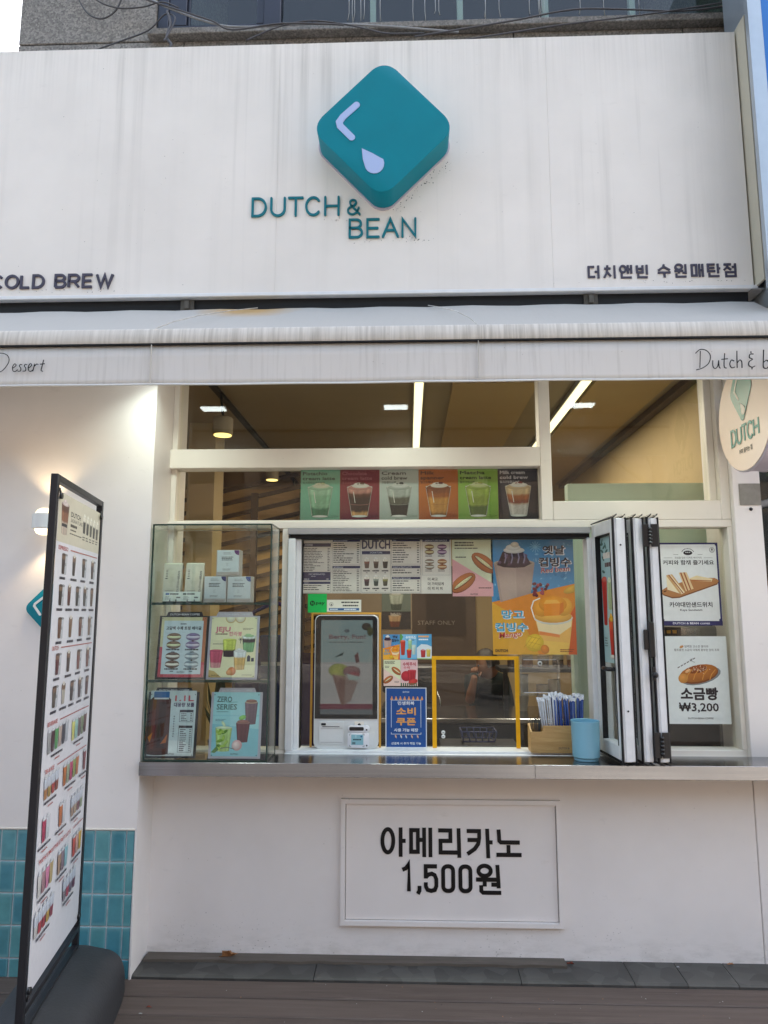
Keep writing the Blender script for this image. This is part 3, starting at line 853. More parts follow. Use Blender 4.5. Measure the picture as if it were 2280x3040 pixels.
for x in (.66, 1.64): obj('shelf_post', bx(x, x + .03, 1.5, 1.53, .936, 1.199), M['dark'], bc)
nb = 0
for x, mm, dz, lab in ((.72, 'bottle', 0, 'dark syrup bottle with pump, leftmost behind the clear box'), (.82, 'bottle2', .02, 'amber syrup bottle with pump behind the clear box'),
                       (.93, 'bottle', .03, 'dark syrup bottle with pump under the orange poster corner'), (1.03, 'bottle', 0, 'dark syrup bottle with pump left of the folded panels'),
                       (1.13, 'bottle2', .01, 'amber syrup bottle with pump, rightmost on the shelf')):
    t = emp('syrup_bottle', (x, 1.45, 1.2305), lab, 'syrup bottle', 'syrup bottles on the inner shelf')
    obj('bottle_body', lathe(bmesh.new(), [(.036, 0), (.038, .01), (.038, .17 + dz), (.016, .21 + dz), (.016, .24 + dz), (0, .24 + dz)], (x, 1.45, 1.231), 18), M[mm], t, smooth=50)
    obj('pump', tube(bmesh.new(), [(x, 1.45, 1.471 + dz), (x, 1.45, 1.53 + dz), (x - .01, 1.42, 1.54 + dz), (x - .02, 1.37, 1.53 + dz)], .009), M['black'], t)
    obj('label_band', lathe(bmesh.new(), [(.0387, .05), (.0387, .13)], (x, 1.45, 1.231), 18), M['kraft' if nb % 2 else 'cream'], t); nb += 1
gr = emp('coffee_grinder', (1.35, 1.3, .935), 'tall dark coffee grinder on the inner work counter', 'coffee grinder')
obj('grinder_body', bx(1.24, 1.46, 1.2, 1.45, .936, 1.199, .02, seg=2), M['black'], gr)
obj('hopper', lathe(bmesh.new(), [(.05, 0), (.10, .16), (.10, .2), (0, .2)], (1.35, 1.2, 1.232), 20), M['dark'], gr, smooth=50)
oven = emp('oven', (1.42, .40, .3), 'small steel oven with black vent strip behind the sandwich posters', 'oven')
obj('oven_body', bx(1.1, 1.70, .30, .515, .3, 1.53, .01), M['steel'], oven)
obj('vent_strip', bx(1.14, 1.45, .29, .299, 1.47, 1.525, .003), M['black'], oven)
for k in range(9): obj('vent_slot', bx(1.155 + k * .031, 1.175 + k * .031, .286, .2905, 1.492, 1.508), M['yellow2'], oven)
obj('oven_door', bx(1.15, 1.62, .288, .299, .4, 1.10, .004), M['black'], oven)

# things that show through the glass showcase
pc = emp('tote_bag', (-.78, .5, .75), 'dark purple cloth bag hanging behind the zero series board', 'bag')
bm = bmesh.new()
n = 14
vs = [[bm.verts.new((-.98 + .46 * i / n, .42 + .02 * math.sin(i * 1.3) + .012 * math.sin(j * 1.1), .78 + .60 * j / 8)) for j in range(9)] for i in range(n + 1)]
for i in range(n):
    for j in range(8): bm.faces.new((vs[i][j], vs[i + 1][j], vs[i + 1][j + 1], vs[i][j + 1]))
bmesh.ops.solidify(bm, geom=bm.faces, thickness=.03)
obj('bag_body', bm, M['purple'], pc, smooth=True)
obj('bag_strap', tube(bmesh.new(), [(-.9, .42, 1.37), (-.88, .43, 1.60), (-.75, .43, 1.66), (-.62, .43, 1.6), (-.6, .42, 1.37)], .012), M['purple'], pc)
obj('bag_hook', tube(bmesh.new(), [(-.75, .43, 1.66), (-.75, .46, 1.69), (-.75, .8, 1.69)], .006), M['dark'], pc)
cd = emp('inner_cupboard', (-1.0, .55, .02), 'low grey cupboard inside, below the showcase boards', 'cupboard')
obj('carcase', bx(-1.2, -.62, .25, .75, .03, .78, .006), M['greywall'], cd)
obj('cupboard_top', bx(-1.21, -.61, .24, .76, .781, .80, .004), M['louver'], cd)
nbx = emp('navy_box', (-.72, .33, .80), 'navy blue upright box behind the jeju drinks board', 'box')
obj('box_body', bx(-.80, -.655, .26, .36, .801, 1.48, .006), M['navybox'], nbx)
obj('box_band', bx(-.79, -.665, .257, .2595, 1.32, 1.34), M['kraft'], nbx)
pt = emp('potted_plant', (-1.03, .36, .80), 'dark leafy potted plant between the lower two showcase boards', 'plant')
obj('pot', lathe(bmesh.new(), [(.045, 0), (.06, .12), (.055, .12), (.05, .1), (0, .1)], (-1.03, .36, .801), 18), M['black'], pt, smooth=50)
rp = random.Random(5)
for k in range(16):
    a = rp.uniform(0, 6.28); h = rp.uniform(.12, .42); bm = bmesh.new()
    base = Vector((-1.03, .36, .9)); tip = base + Vector((math.cos(a) * .09, math.sin(a) * .05, h))
    mid = (base + tip) / 2 + Vector((math.cos(a) * .02, 0, .05)); w = Vector((-math.sin(a), math.cos(a), 0)) * .022
    q = [bm.verts.new(v) for v in (base, mid - w, tip, mid + w)]; bm.faces.new((q[0], q[1], q[2])); bm.faces.new((q[0], q[2], q[3]))
    obj('leaf', bm, M['leafdark'], pt)

# ------------------------------------------------------------------ the storey above
up = emp('upper_storey', (0, 2, 3.25), 'brown granite upper storey with dark window band above the sign', 'building')
obj('core_wall', bx(-2.27, 3.6, .17, 6.5, 3.31, 4.90), M['granite'], up)
obj('core_wall', bx(-2.27, -1.47, .17, 6.5, 4.901, 9.4), M['granite'], up)
obj('core_wall', bx(-1.469, 3.6, .17, 6.5, 6.9, 9.4), M['granite'], up)
obj('core_wall', bx(1.93, 3.6, .17, 6.5, 4.901, 6.899), M['granite'], up)
obj('room_back', bx(-1.469, 1.929, 1.6, 6.5, 4.901, 6.899), M['dark'], up)
for x0, x1, z0, z1 in ((-2.285, -1.472, 4.921, 6.7), (-2.285, -1.30, 4.45, 4.913), (-1.295, -.35, 4.45, 4.913), (-.345, .618, 4.45, 4.913), (.624, 1.581, 4.45, 4.913), (1.587, 2.6, 4.45, 4.913), (-2.285, -1.472, 6.706, 8.4), (1.93, 3.2, 4.921, 6.7)):
    obj('granite_block', bx(x0, x1, .1, .169, z0, z1, .004), M['granite'], up)
obj('window_sill', bx(-1.5, 1.92, .045, .168, 4.916, 4.957, .004), M['sill_stone'], up)
wn = obj('window_frame', bx(-1.469, 1.928, .12, .2, 4.9575, 4.985, .003), M['navyframe'], up)
def wf(*a): return obj('frame_bar', bx(*a, .003), M['navyframe'], wn)
wf(-1.469, -1.405, .12, .2, 4.9855, 6.88); wf(1.872, 1.928, .12, .2, 4.9855, 6.88); wf(-.835, -.735, .115, .2, 4.9855, 6.88)
wf(-1.404, -.836, .13, .19, 4.9855, 5.045); wf(-1.404, -1.30, .13, .19, 5.0455, 6.88); wf(-.88, -.836, .13, .19, 5.0455, 6.88)
wf(-.734, 1.871, .14, .19, 4.9855, 5.0); wf(-1.299, -1.285, .15, .185, 5.0455, 6.88)
obj('pane', bx(-1.2845, -.8805, .158, .164, 5.0455, 6.88), M['upglass'], wn)
obj('pane', bx(-.7345, 1.8715, .158, .164, 5.0005, 6.88), M['upglass'], wn)
for x in (-.197, .328, .84, 1.355): obj('blind_post', bx(x - .018, x + .018, .24, .28, 4.96, 6.88, .003), M['frame'], wn)
bm = bmesh.new(); rp = random.Random(9)
for k in range(22):
    x = rp.uniform(-.35, 1.6); L = rp.uniform(.02, .10)
    pts = [(x, .1565, 5.35), (x + rp.uniform(-.004, .004), .1565, 5.12), (x + rp.uniform(-.006, .006), .1565, 5.03 + L * .7)]
    tube(bm, pts, [.003, .0018, .0022], 5)
obj('paint_run', bm, M['whitebit'], wn, kind='stuff')
# cables strung along the sill
def cable(pts, r, m, label):
    # smooth the path a little
    P_ = [Vector(p) for p in pts]; o = []
    for i in range(len(P_) - 1):
        a, b, c, d_ = P_[max(i - 1, 0)], P_[i], P_[i + 1], P_[min(i + 2, len(P_) - 1)]
        for k in range(6):
            t = k / 6
            o.append(.5 * ((2 * b) + (c - a) * t + (2 * a - 5 * b + 4 * c - d_) * t * t + (3 * b - a - 3 * c + d_) * t ** 3))
    o.append(P_[-1])
    return obj('cable', tube(bmesh.new(), o, r * .62, 6), M[m], label=label, cat='cable', group='cables tangled below the upper window', smooth=True)
cable([(-1.85, .03, 5.30), (-1.50, .02, 5.13), (-1.36, .0, 5.04), (-1.15, .0, 4.95), (-.95, .0, 4.905), (-.5, .02, 4.93), (-.1, .02, 4.90), (.3, .03, 4.86)], .010, 'cablelite', 'thick pale grey cable running down across the window corner onto the sill')
cable([(-1.80, .0, 5.30), (-1.55, -.01, 5.12), (-1.33, -.02, 5.02), (-1.1, -.02, 4.93), (-.98, -.02, 4.87), (-.7, .0, 4.92), (-.35, 0, 4.90)], .008, 'cable', 'dark cable beside the thick pale one at the window corner')
cable([(-1.98, .06, 5.3), (-1.88, .06, 5.1), (-1.78, .05, 5.03), (-1.70, .05, 5.07), (-1.66, .05, 5.16), (-1.64, .05, 5.3)], .008, 'cable', 'dark cable loop hanging over the granite wall')
cable([(-1.93, .04, 5.3), (-1.82, .03, 5.15), (-1.68, .03, 5.08), (-1.52, .02, 5.07), (-1.40, .0, 5.08), (-1.30, -.01, 5.03)], .007, 'cable', 'thin cable crossing the granite towards the window frame')
cable([(-1.95, -.1, 4.60), (-1.80, -.02, 4.75), (-1.62, .02, 4.86), (-1.48, .03, 4.93), (-1.38, .0, 5.0), (-1.31, -.03, 4.95), (-1.32, -.05, 4.86), (-1.34, -.1, 4.74)], .007, 'cable', 'thin cable rising from the sign top to the window corner')
cable([(-1.36, -.02, 5.0), (-1.33, -.04, 4.90), (-1.34, -.06, 4.80), (-1.30, -.09, 4.72), (-1.33, -.1, 4.66)], .013, 'cable', 'knotted dark cable end dropping behind the sign below the window corner')
cable([(-.9, -.02, 4.80), (-.72, .0, 4.90), (-.55, .01, 4.94), (-.38, .01, 4.92), (-.22, .0, 4.87), (-.1, -.02, 4.82), (.1, -.06, 4.78)], .007, 'cable', 'black cable draped along the middle of the stone sill')
cable([(.05, -.06, 4.76), (.35, -.02, 4.84), (.62, .0, 4.90), (.95, .02, 4.975), (1.25, .03, 4.975), (1.55, .03, 4.955), (1.8, .02, 4.97), (1.9, 0, 4.97)], .008, 'cable', 'grey brown cable rising along the right half of the sill')
cable([(.3, -.07, 4.72), (.62, -.03, 4.80), (.9, .0, 4.865), (1.2, .01, 4.905), (1.5, .02, 4.95), (1.85, .0, 4.985)], .007, 'cable', 'second brown cable rising to the right end of the sill')

# ------------------------------------------------------------------ the sign board
fs = emp('fascia_sign', (-.3, -.1, 3.2), 'wide cream sign board with teal rounded diamond, dirty streaks running from its top', 'sign board')
for a, b in ((-2.9, -.6706), (-.670, .7344), (.735, 1.719)):
    obj('panel', bx(a, b, -.2, -.02, 3.206, 4.611, .0006), M['fascia'], fs)
obj('bottom_trim', bx(-2.9, 1.735, -.212, -.05, 3.186, 3.2055, .003), M['alu'], fs)
obj('trim_clip', bx(1.70, 1.76, -.22, -.06, 3.178, 3.1855, .002), M['alu2'], fs)
obj('back_rail', bx(-2.9, 1.70, -.019, .09, 3.5, 4.4), M['dark'], fs)
PF = Pl((0, -.2, 0))
LD, LW = .010, .0114
def L_(name, strokes, x0, x1, z0, z1, w, m='tealdark', depth=LD, cap=1, tilt=0):
    h = w / 2
    bm = glyph(strokes, x0 + h, z0 + h, x1 - x0 - w, z1 - z0 - w, w, PF, depth, cap)
    return obj('letter', bm, M[m], fs)
Dg = [[(0, 0), (0, 1), (.38, 1)] + arc(.38, .5, .62, .5, 80, -80, 12) + [(.38, 0), True]]
Ug = [[(0, 1), (0, .38)] + arc(.5, .38, .5, .38, 188, 352, 12) + [(1, .38), (1, 1)]]
Tg = [[(0, 1), (1, 1)], [(.5, 1), (.5, 0)]]
Cg = [arc(.53, .5, .53, .5, 40, 320, 22)]
Hg = [[(0, 1), (0, 0)], [(1, 1), (1, 0)], [(0, .5), (1, .5)]]
Bg = [[(0, 0), (0, 1), (.5, 1)] + arc(.55, .765, .37, .235, 85, -85, 10) + [(.5, .53), (0, .53)], [(0, .53), (.5, .53)] + arc(.58, .265, .42, .265, 85, -85, 10) + [(.5, 0), (0, 0)]]
Eg = [[(1, 1), (0, 1), (0, 0), (1, 0)], [(0, .5), (.9, .5)]]
Ag = [[(0, 0), (.5, 1), (1, 0)], [(.19, .36), (.81, .36)]]
Ng = [[(0, 0), (0, 1), (1, 0), (1, 1)]]
Og = [arc(.5, .5, .5, .5, 0, 348, 28) + [True]]
Lg = [[(0, 1), (0, 0), (1, 0)]]
Rg = [[(0, 0), (0, 1), (.55, 1)] + arc(.6, .74, .38, .26, 85, -85, 10) + [(.55, .47), (0, .47)], [(.5, .47), (1, 0)]]
Wg = [[(0, 1), (.27, 0), (.5, .95), (.73, 0), (1, 1)]]
ampg = [[(1, 0), (.22, .68)] + arc(.43, .83, .26, .17, 215, -40, 12) + [(.55, .63), (.2, .5)] + arc(.36, .26, .36, .26, 130, 300, 12) + [(.72, .12), (.92, .45)]]
sx = .456 / 722
for g, a, b in ((Dg, 130, 256), (Ug, 283, 411), (Tg, 428, 557), (Cg, 570, 697), (Hg, 725, 852)):
    L_('letter', g, -.799 + (a - 130) * sx, -.799 + (b - 130) * sx, 3.617, 3.725, LW)
L_('letter', ampg, -.305, -.235, 3.618, 3.706, .009)
for g, a, b in ((Bg, 925, 1043), (Eg, 1070, 1180), (Ag, 1197, 1337), (Ng, 1357, 1480)):
    L_('letter', g, -.298 + (a - 922) * .000624, -.298 + (b - 922) * .000624, 3.491, 3.598, LW)
c_ = .000425
for g, a, b in ((Cg, -100, 45), (Og, 65, 242), (Lg, 252, 382), (Dg, 402, 556), (Bg, 674, 822), (Rg, 838, 990), (Eg, 1012, 1150), (Wg, 1178, 1400)):
    L_('letter', g, -1.5 - (1400 - a) * c_, -1.5 - (1400 - b) * c_, 3.246, 3.324, .0128, 'letter', .008, 0)
for g, a in ((Og, -262), (Cg, -420)): pass
KR = {
 '더': [[(.56, .90), (.06, .90), (.06, .12), (.62, .12)], [(.92, 1), (.92, 0)], [(.6, .52), (.92, .52)]],
 '치': [[(.3, 1), (.3, .84)], [(.03, .76), (.58, .76)], [(.31, .76), (.22, .4), (.0, .05)], [(.29, .48), (.58, .14)], [(.92, 1), (.92, 0)]],
 '앤': [arc(.25, .69, .23, .25, 0, 340, 18) + [True], [(.66, 1), (.66, .34)], [(.93, 1), (.93, .34)], [(.66, .68), (.93, .68)], [(.14, .36), (.14, .04), (.95, .04)]],
 '빈': [[(.05, .96), (.05, .42), (.55, .42), (.55, .96)], [(.05, .70), (.55, .70)], [(.92, 1), (.92, .24)], [(.14, .30), (.14, .04), (.97, .04)]],
 '수': [[(.5, 1), (.42, .78), (.04, .55)], [(.47, .83), (.96, .55)], [(0, .38), (1, .38)], [(.52, .38), (.52, 0)]],
 '원': [arc(.36, .78, .28, .20, 0, 340, 18) + [True], [(0, .47), (.72, .49)], [(.36, .46), (.36, .3)], [(.92, 1), (.92, .24)], [(.66, .34), (.92, .34)], [(.15, .30), (.15, .04), (.97, .04)]],
 '매': [[(.05, .92), (.42, .92), (.42, .10), (.05, .10), True], [(.68, 1), (.68, 0)], [(.94, 1), (.94, 0)], [(.68, .52), (.94, .52)]],
 '탄': [[(.6, .94), (.06, .94), (.06, .42), (.62, .42)], [(.06, .68), (.57, .68)], [(.84, 1), (.84, .26)], [(.84, .63), (1.02, .63)], [(.15, .29), (.15, .04), (.93, .04)]],
 '점': [[(.02, .93), (.6, .93)], [(.33, .93), (.24, .68), (.02, .50)], [(.29, .73), (.6, .50)], [(.93, 1), (.93, .42)], [(.66, .73), (.93, .73)], [(.18, .33), (.93, .33), (.93, .02), (.18, .02), True]]}
for ch, a, b in (('더', 118, 232), ('치', 255, 370), ('앤', 390, 512), ('빈', 532, 645), ('수', 713, 838), ('원', 855, 975), ('매', 997, 1117), ('탄', 1133, 1258), ('점', 1272, 1395)):
    L_('letter', KR[ch], .902 + (a - 118) * .00058, .902 + (b - 118) * .00058, 3.250, 3.328, .0102, 'letter', .006, 0)

# the teal box sign: rounded square on its corner, 15 cm deep
def diamond(w, h, r, cx, cz, rot=0, n=7):
    q = rrect(-.5, -.5, .5, .5, r, n); o = []
    for x, y in q:
        a = R(45 + rot); X, Y = x * math.cos(a) - y * math.sin(a), x * math.sin(a) + y * math.cos(a); o.append((cx + X * w, cz + Y * h))
    return o
k_ = 1 / (2 * (math.sqrt(.5) - .16 * (math.sqrt(2) - 1)))
dm = diamond(.664 * k_, .690 * k_, .16, -.115, 3.995, -1.0)
lg = obj('logo_box', prism(bmesh.new(), dm, PF, .0, .155, bev=.003), M['teal'], fs, smooth=30)
dm2 = diamond(.680 * k_, .706 * k_, .16, -.115, 3.995, -1.0)
obj('logo_rim', prism(bmesh.new(), dm2, PF, .001, .012), M['signrim'], fs)
def FP(u, v): return (-.447 + (u - 684) * .655 / 283, 4.330 - (v - 146) * .675 / 267)      # a point on the logo's face
bm = bmesh.new(); PL3 = Pl((0, -.355, 0))
stroke(bm, [FP(770, 229), FP(741, 254)] + [FP(733, 265), FP(735, 274)] + [FP(760, 299)], .034, PL3, .0005, .004, cap=1)
obj('logo_highlight', bm, M['lilac'], lg)
drop = [FP(782, 323), FP(805, 334), FP(822, 344)] + [FP(809 + 21 * math.cos(R(a)), 356 + 21 * math.sin(R(a))) for a in range(-25, 175, 20)] + [FP(784, 345)]
bm = prism(bmesh.new(), drop[::-1], PL3, .0005, .004); obj('logo_drop', bm, M['lilac'], lg)

# grime gathered under the logo and below the letters
bm = bmesh.new(); rg = random.Random(31)
def grime(cx, cz, sx_, sz_, n, r):
    for _ in range(n):
        x, z, q = cx + rg.gauss(0, sx_), cz + rg.gauss(0, sz_), r * rg.uniform(.25, .9); m = rg.randint(4, 6)
        prism(bm, [(x + q * rg.uniform(.6, 1.2) * math.cos(6.283 * k / m), z + q * rg.uniform(.6, 1.3) * math.sin(6.283 * k / m)) for k in range(m)], PF, .0006, .0011)
for t_ in range(12): grime(-.08 + .27 * t_ / 11 + .02, 3.66 + .25 * t_ / 11 - .01, .018, .012, 5, .0034)
grime(-.20, 3.70, .04, .03, 10, .003); grime(-.36, 3.60, .03, .006, 10, .003); grime(.02, 3.48, .05, .008, 26, .0032); grime(-.25, 3.48, .04, .006, 8, .003)
grime(-1.55, 3.235, .05, .008, 14, .003); grime(-1.85, 3.235, .12, .006, 14, .0026); grime(1.3, 3.235, .25, .006, 30, .0024); grime(.5, 4.0, .5, .3, 30, .002); grime(-1.4, 3.8, .4, .35, 30, .002)
obj('grime_specks', bm, M['rubber'], fs, kind='stuff')

# ------------------------------------------------------------------ awning
aw = emp('awning', (-.45, -.4, 2.58), 'off white drop awning with mould streaked front bar and printed hanging valance', 'awning')
XA, XB = -2.9, 1.708
bm = bmesh.new()
prof = [(-.19, 3.124), (-.21, 3.117)] + [(-.21 - .43 * t, 3.117 - .291 * t - .012 * math.sin(math.pi * t)) for t in (.2, .4, .6, .8, 1)]
nx = 40
g = [[bm.verts.new((XA + (XB - XA) * i / nx, p[0], p[1] + .003 * math.sin(i * 1.7 + p[0] * 9))) for p in prof] for i in range(nx + 1)]
for i in range(nx):
    for j in range(len(prof) - 1): bm.faces.new((g[i][j], g[i][j + 1], g[i + 1][j + 1], g[i + 1][j]))
bmesh.ops.recalc_face_normals(bm, faces=bm.faces); bmesh.ops.solidify(bm, geom=bm.faces, thickness=.006)
obj('fabric', bm, M['fabric'], aw, smooth=35)
bm = bmesh.new()
bp_ = [(-.640, 2.834), (-.655, 2.832), (-.663, 2.824), (-.672, 2.770), (-.668, 2.762), (-.61, 2.762), (-.61, 2.834)]
prism(bm, [(-p[0], p[1]) for p in bp_], Pl((XA, 0, 0), (0, -1, 0), (0, 0, 1)), -(XB - XA), 0)
obj('front_bar', bm, M['bar'], aw, smooth=40)
obj('bar_shadow_line', bx(XA, XB, -.668, -.615, 2.7555, 2.7615), M['soffit'], aw)  # dark strip painted in as the shadow line below the front bar
bm = bmesh.new(); nx = 90
rv = random.Random(4)
cols = []
for i in range(nx + 1):
    x = XA + (XB - XA) * i / nx
    cols.append([bm.verts.new((x, -.655 - .004 * math.sin(x * 3.1) * t - .0025 * math.sin(x * 11 + 1) * t, 2.755 - .176 * t)) for t in (0, .3, .6, .85, 1)])
for i in range(nx):
    for j in range(4): bm.faces.new((cols[i][j], cols[i][j + 1], cols[i + 1][j + 1], cols[i + 1][j]))
bmesh.ops.recalc_face_normals(bm, faces=bm.faces); bmesh.ops.solidify(bm, geom=bm.faces, thickness=.003)
vl = obj('valance', bm, M['valance'], aw, smooth=True)
obj('hem', tube(bmesh.new(), [(XA + (XB - XA) * i / 45, -.657 - .004 * math.sin((XA + (XB - XA) * i / 45) * 3.1) - .0025 * math.sin((XA + (XB - XA) * i / 45) * 11 + 1), 2.5785) for i in range(46)], .0045, 6), M['white'], aw)
obj('roller_cover', bx(XA, 1.70, -.175, .02, 3.110, 3.185), M['soffit'], aw)
for x, xt in ((-1.112, -.74), (.305, .10)):
    obj('seam', bx(x - .0015, x + .0015, -.6695, -.6605, 2.585, 2.755), M['bar'], vl)
    pts = [(x, -.6625, 2.824)] + [(x + (xt - x) * t ** 1.5, -.64 + .43 * t, 2.836 + .288 * t + .014 * math.sin(math.pi * t)) for t in (.05, .25, .5, .75, .98)]
    obj('seam', tube(bmesh.new(), pts, .0022, 5), M['bar'], aw)
for x in (-1.12, .92):
    bm = bx(x - .035, x + .035, -.187, -.178, 3.125, 3.18, .002); box(bm, x - .012, x + .012, -.2, -.1875, 3.13, 3.175, .002)
    obj('bracket', bm, M['bracket'], aw)
# script lettering on the valance, drawn as thin pen lines
def pen(paths, x, z, s, name='lettering', w=.0042):
    bm = bmesh.new(); pl = Pl((0, -.668, 0))
    for i, p in enumerate(paths):
        q = []
        for k in range(len(p) - 1):
            a, b, c, d_ = [Vector(p[max(k - 1, 0)]), Vector(p[k]), Vector(p[k + 1]), Vector(p[min(k + 2, len(p) - 1)])]
            for m in range(5):
                t = m / 5; q.append(.5 * ((2 * b) + (c - a) * t + (2 * a - 5 * b + 4 * c - d_) * t * t + (3 * b - a - 3 * c + d_) * t ** 3))
        q.append(Vector(p[-1]))
        stroke(bm, [(x + v.x * s, z + v.y * s) for v in q], w, pl, 0, .0012 + .0002 * i)
    return obj(name, bm, M['inkblack'], vl)
e_ = lambda x: [(x, .32), (x + .2, .45), (x + .32, .62), (x + .18, .72), (x + .02, .45), (x + .08, .1), (x + .28, .03), (x + .5, .2)]
s_ = lambda x: [(x + .36, .62), (x + .2, .66), (x + .12, .52), (x + .26, .32), (x + .24, .08), (x, .05)]
# 'Dessert' (its D cut by the picture edge), unit = x-height grid
pen([[(-1.5, 1.62), (-.75, 1.72), (-.2, 1.45), (-.08, .9), (-.55, .15), (-1.2, -.12)], [(-1.15, 1.5), (-1.2, .7), (-1.3, -.1)],
     e_(.28), s_(.78), s_(1.22), e_(1.68), [(2.12, .02), (2.2, .4), (2.22, .66), (2.24, .5), (2.42, .68), (2.58, .62)], [(3.02, 1.05), (2.92, .5), (2.86, .1), (3.02, .02)], [(2.72, .66), (3.14, .70)]], -1.735, 2.639, .05, w=.0034)
# 'Dutch & b...'
pen([[(.35, 1.28), (.30, .7), (.25, .12)], [(.02, 1.12), (.35, 1.38), (.75, 1.30), (.98, .95), (.85, .45), (.45, .12), (.0, -.02)],
     [(1.12, .62), (1.1, .25), (1.22, .06), (1.4, .2), (1.5, .62)], [(1.5, .62), (1.5, .2), (1.58, .06)], [(1.92, 1.1), (1.84, .5), (1.84, .15), (1.98, .08)], [(1.68, .68), (2.1, .72)],
     [(2.5, .55), (2.32, .62), (2.2, .35), (2.3, .1), (2.52, .15)], [(2.72, 1.25), (2.68, .6), (2.66, .08)], [(2.67, .4), (2.85, .62), (2.98, .5), (2.97, .08)],
     [(3.78, 1.02), (3.55, 1.0), (3.5, .78), (3.68, .66), (3.46, .5), (3.42, .25), (3.62, .12), (3.82, .2)], [(3.62, 1.2), (3.62, 1.08)], [(3.62, .1), (3.6, -.02)],
     [(4.45, 1.3), (4.38, .6), (4.36, .1), (4.6, .05), (4.75, .35), (4.6, .58), (4.4, .45)], [(4.95, .3), (5.1, .5), (5.0, .6), (4.9, .3), (5.1, .06)]], 1.216, 2.614, .064, w=.0038)

# flood lamps under the awning (they show as reflections in the upper panes and light the wall corner)
def flood(x, lab):
    t = emp('flood_lamp', (x, -.4, 2.83), lab, 'flood lamp', 'flood lamps under the awning')
    bm = bx(x - .085, x + .085, -.455, -.345, 2.836, 2.865, .004)
    for k in range(5): box(bm, x - .07 + k * .03, x - .062 + k * .03, -.44, -.36, 2.8655, 2.88)
    obj('lamp_housing', bm, M['alu2'], t)
    obj('lamp_face', bx(x - .07, x + .07, -.44, -.36, 2.829, 2.8355), M['flood'], t)
    obj('bracket', tube(bmesh.new(), [(x, -.40, 2.875), (x, -.40, 2.93), (x, -.30, 3.0), (x, -.18, 3.0)], .008), M['alu2'], t)
    la = bpy.data.lights.new('flood_lamp_light', 'AREA'); la.size = .12; la.energy = FLOOD; la.color = (.86, 1, .90); la.spread = R(125)
    lo = bpy.data.objects.new('flood_lamp_light', la); COL.objects.link(lo); lo.parent = t; lo.location = (0, 0, -.012)
FLOOD = .5
flood(-1.185, 'flood lamp under the awning at the left wall corner'); flood(-.07, 'flood lamp under the awning at its middle'); flood(1.045, 'flood lamp under the awning beside the right upper window')

# ------------------------------------------------------------------ left wall: up-down lamp and the small diamond plaque
t = emp('wall_lamp', (-1.73, -.26, 1.97), 'white cylinder wall lamp glowing warm above and below, half behind the menu banner', 'wall lamp')
LX, LY = -1.738, -.275
obj('lamp_body', lathe(bmesh.new(), [(.052, 1.995), (.055, 1.998), (.055, 2.065), (.052, 2.068), (.045, 2.068), (.045, 1.995)], (LX, LY, 0), 28), M['white'], t, smooth=40)
obj('lamp_glass', lathe(bmesh.new(), [(.043, 2.05), (.043, 2.072), (.034, 2.088), (.018, 2.096), (0, 2.097)], (LX, LY, 0), 24), M['warm'], t)
obj('lamp_glass', lathe(bmesh.new(), [(.043, 2.01), (.043, 1.992), (.034, 1.976), (.018, 1.968), (0, 1.967)], (LX, LY, 0), 24), M['warm'], t)
obj('wall_mount', bx(LX - .02, LX + .02, -.225, -.2005, 2.01, 2.05, .003), M['white'], t)
for sgn, z in ((1, 2.11), (-1, 1.955)):
    la = bpy.data.lights.new('wall_lamp_light', 'SPOT'); la.energy = .42; la.color = (1, .74, .42); la.spot_size = R(104); la.spot_blend = .6; la.shadow_soft_size = .02
    lo = bpy.data.objects.new('wall_lamp_light', la); COL.objects.link(lo); lo.parent = t; lo.location = Vector((LX, LY, z)) - WM[t]
    lo.rotation_euler = (R(180), 0, 0) if sgn > 0 else (0, 0, 0)
PW = Pl((0, -.2, 0))
pq = emp('wall_plaque', (-1.72, -.2, 1.50), 'teal rounded diamond plaque on the left wall, half hidden by the menu banner', 'plaque')
dm = diamond(.23 * k_ * 1.02, .23 * k_ * 1.02, .16, -1.712, 1.622, 0)
obj('plaque_face', prism(bmesh.new(), dm, PW, .001, .02, bev=.003), M['teal'], pq, smooth=30)
bm = bmesh.new(); stroke(bm, [(-1.735, 1.682), (-1.786, 1.642), (-1.789, 1.632), (-1.758, 1.592)], .011, Pl((0, -.2205, 0)), 0, .002, cap=1); obj('plaque_mark', bm, M['white'], pq)

# ------------------------------------------------------------------ neighbour to the right
nb_ = emp('neighbour_sign', (2.1, -.4, 3.1), 'tall blue sign box with silver frame at the right edge of the picture', 'sign box')
obj('sign_body', bx(1.765, 3.2, -.43, .0, 3.08, 5.6, .004), M['silver'], nb_)
obj('sign_frame', bx(1.664, 1.731, -.45, -.425, 3.08, 5.6, .003), M['silver'], nb_); obj('sign_frame', bx(1.658, 1.6635, -.462, -.431, 3.08, 5.6), M['silver'], nb_)
obj('sign_face', bx(1.7315, 3.2, -.444, -.431, 3.08, 5.6), M['bluesign'], nb_)
obj('sign_emblem', prism(bmesh.new(), arc(2.16, 4.83, .42, .42, 0, 350, 40), Pl((0, -.4442, 0)), 0, .004), M['bluelite'], nb_)
pa = emp('sign_side_panel', (1.74, -.14, 3.2), 'weathered beige side sheet in the gap between sign board and blue sign', 'panel')
obj('sheet', bx(1.728, 1.738, -.285, .02, 3.2, 4.63), M['beige'], pa)
nshop = emp('neighbour_shop', (2.4, .3, 0), 'dark glazed neighbouring shop front right of the cream pillar', 'shopfront')
obj('dark_pane', bx(1.80, 3.4, .30, .32, 0, 3.3), M['upglass'], nshop); obj('backing', bx(1.78, 3.4, .33, .9, -.05, 3.3), M['dark'], nshop)
obj('mullion', bx(1.79, 1.83, .24, .299, 0, 3.3, .003), M['navyframe'], nshop)
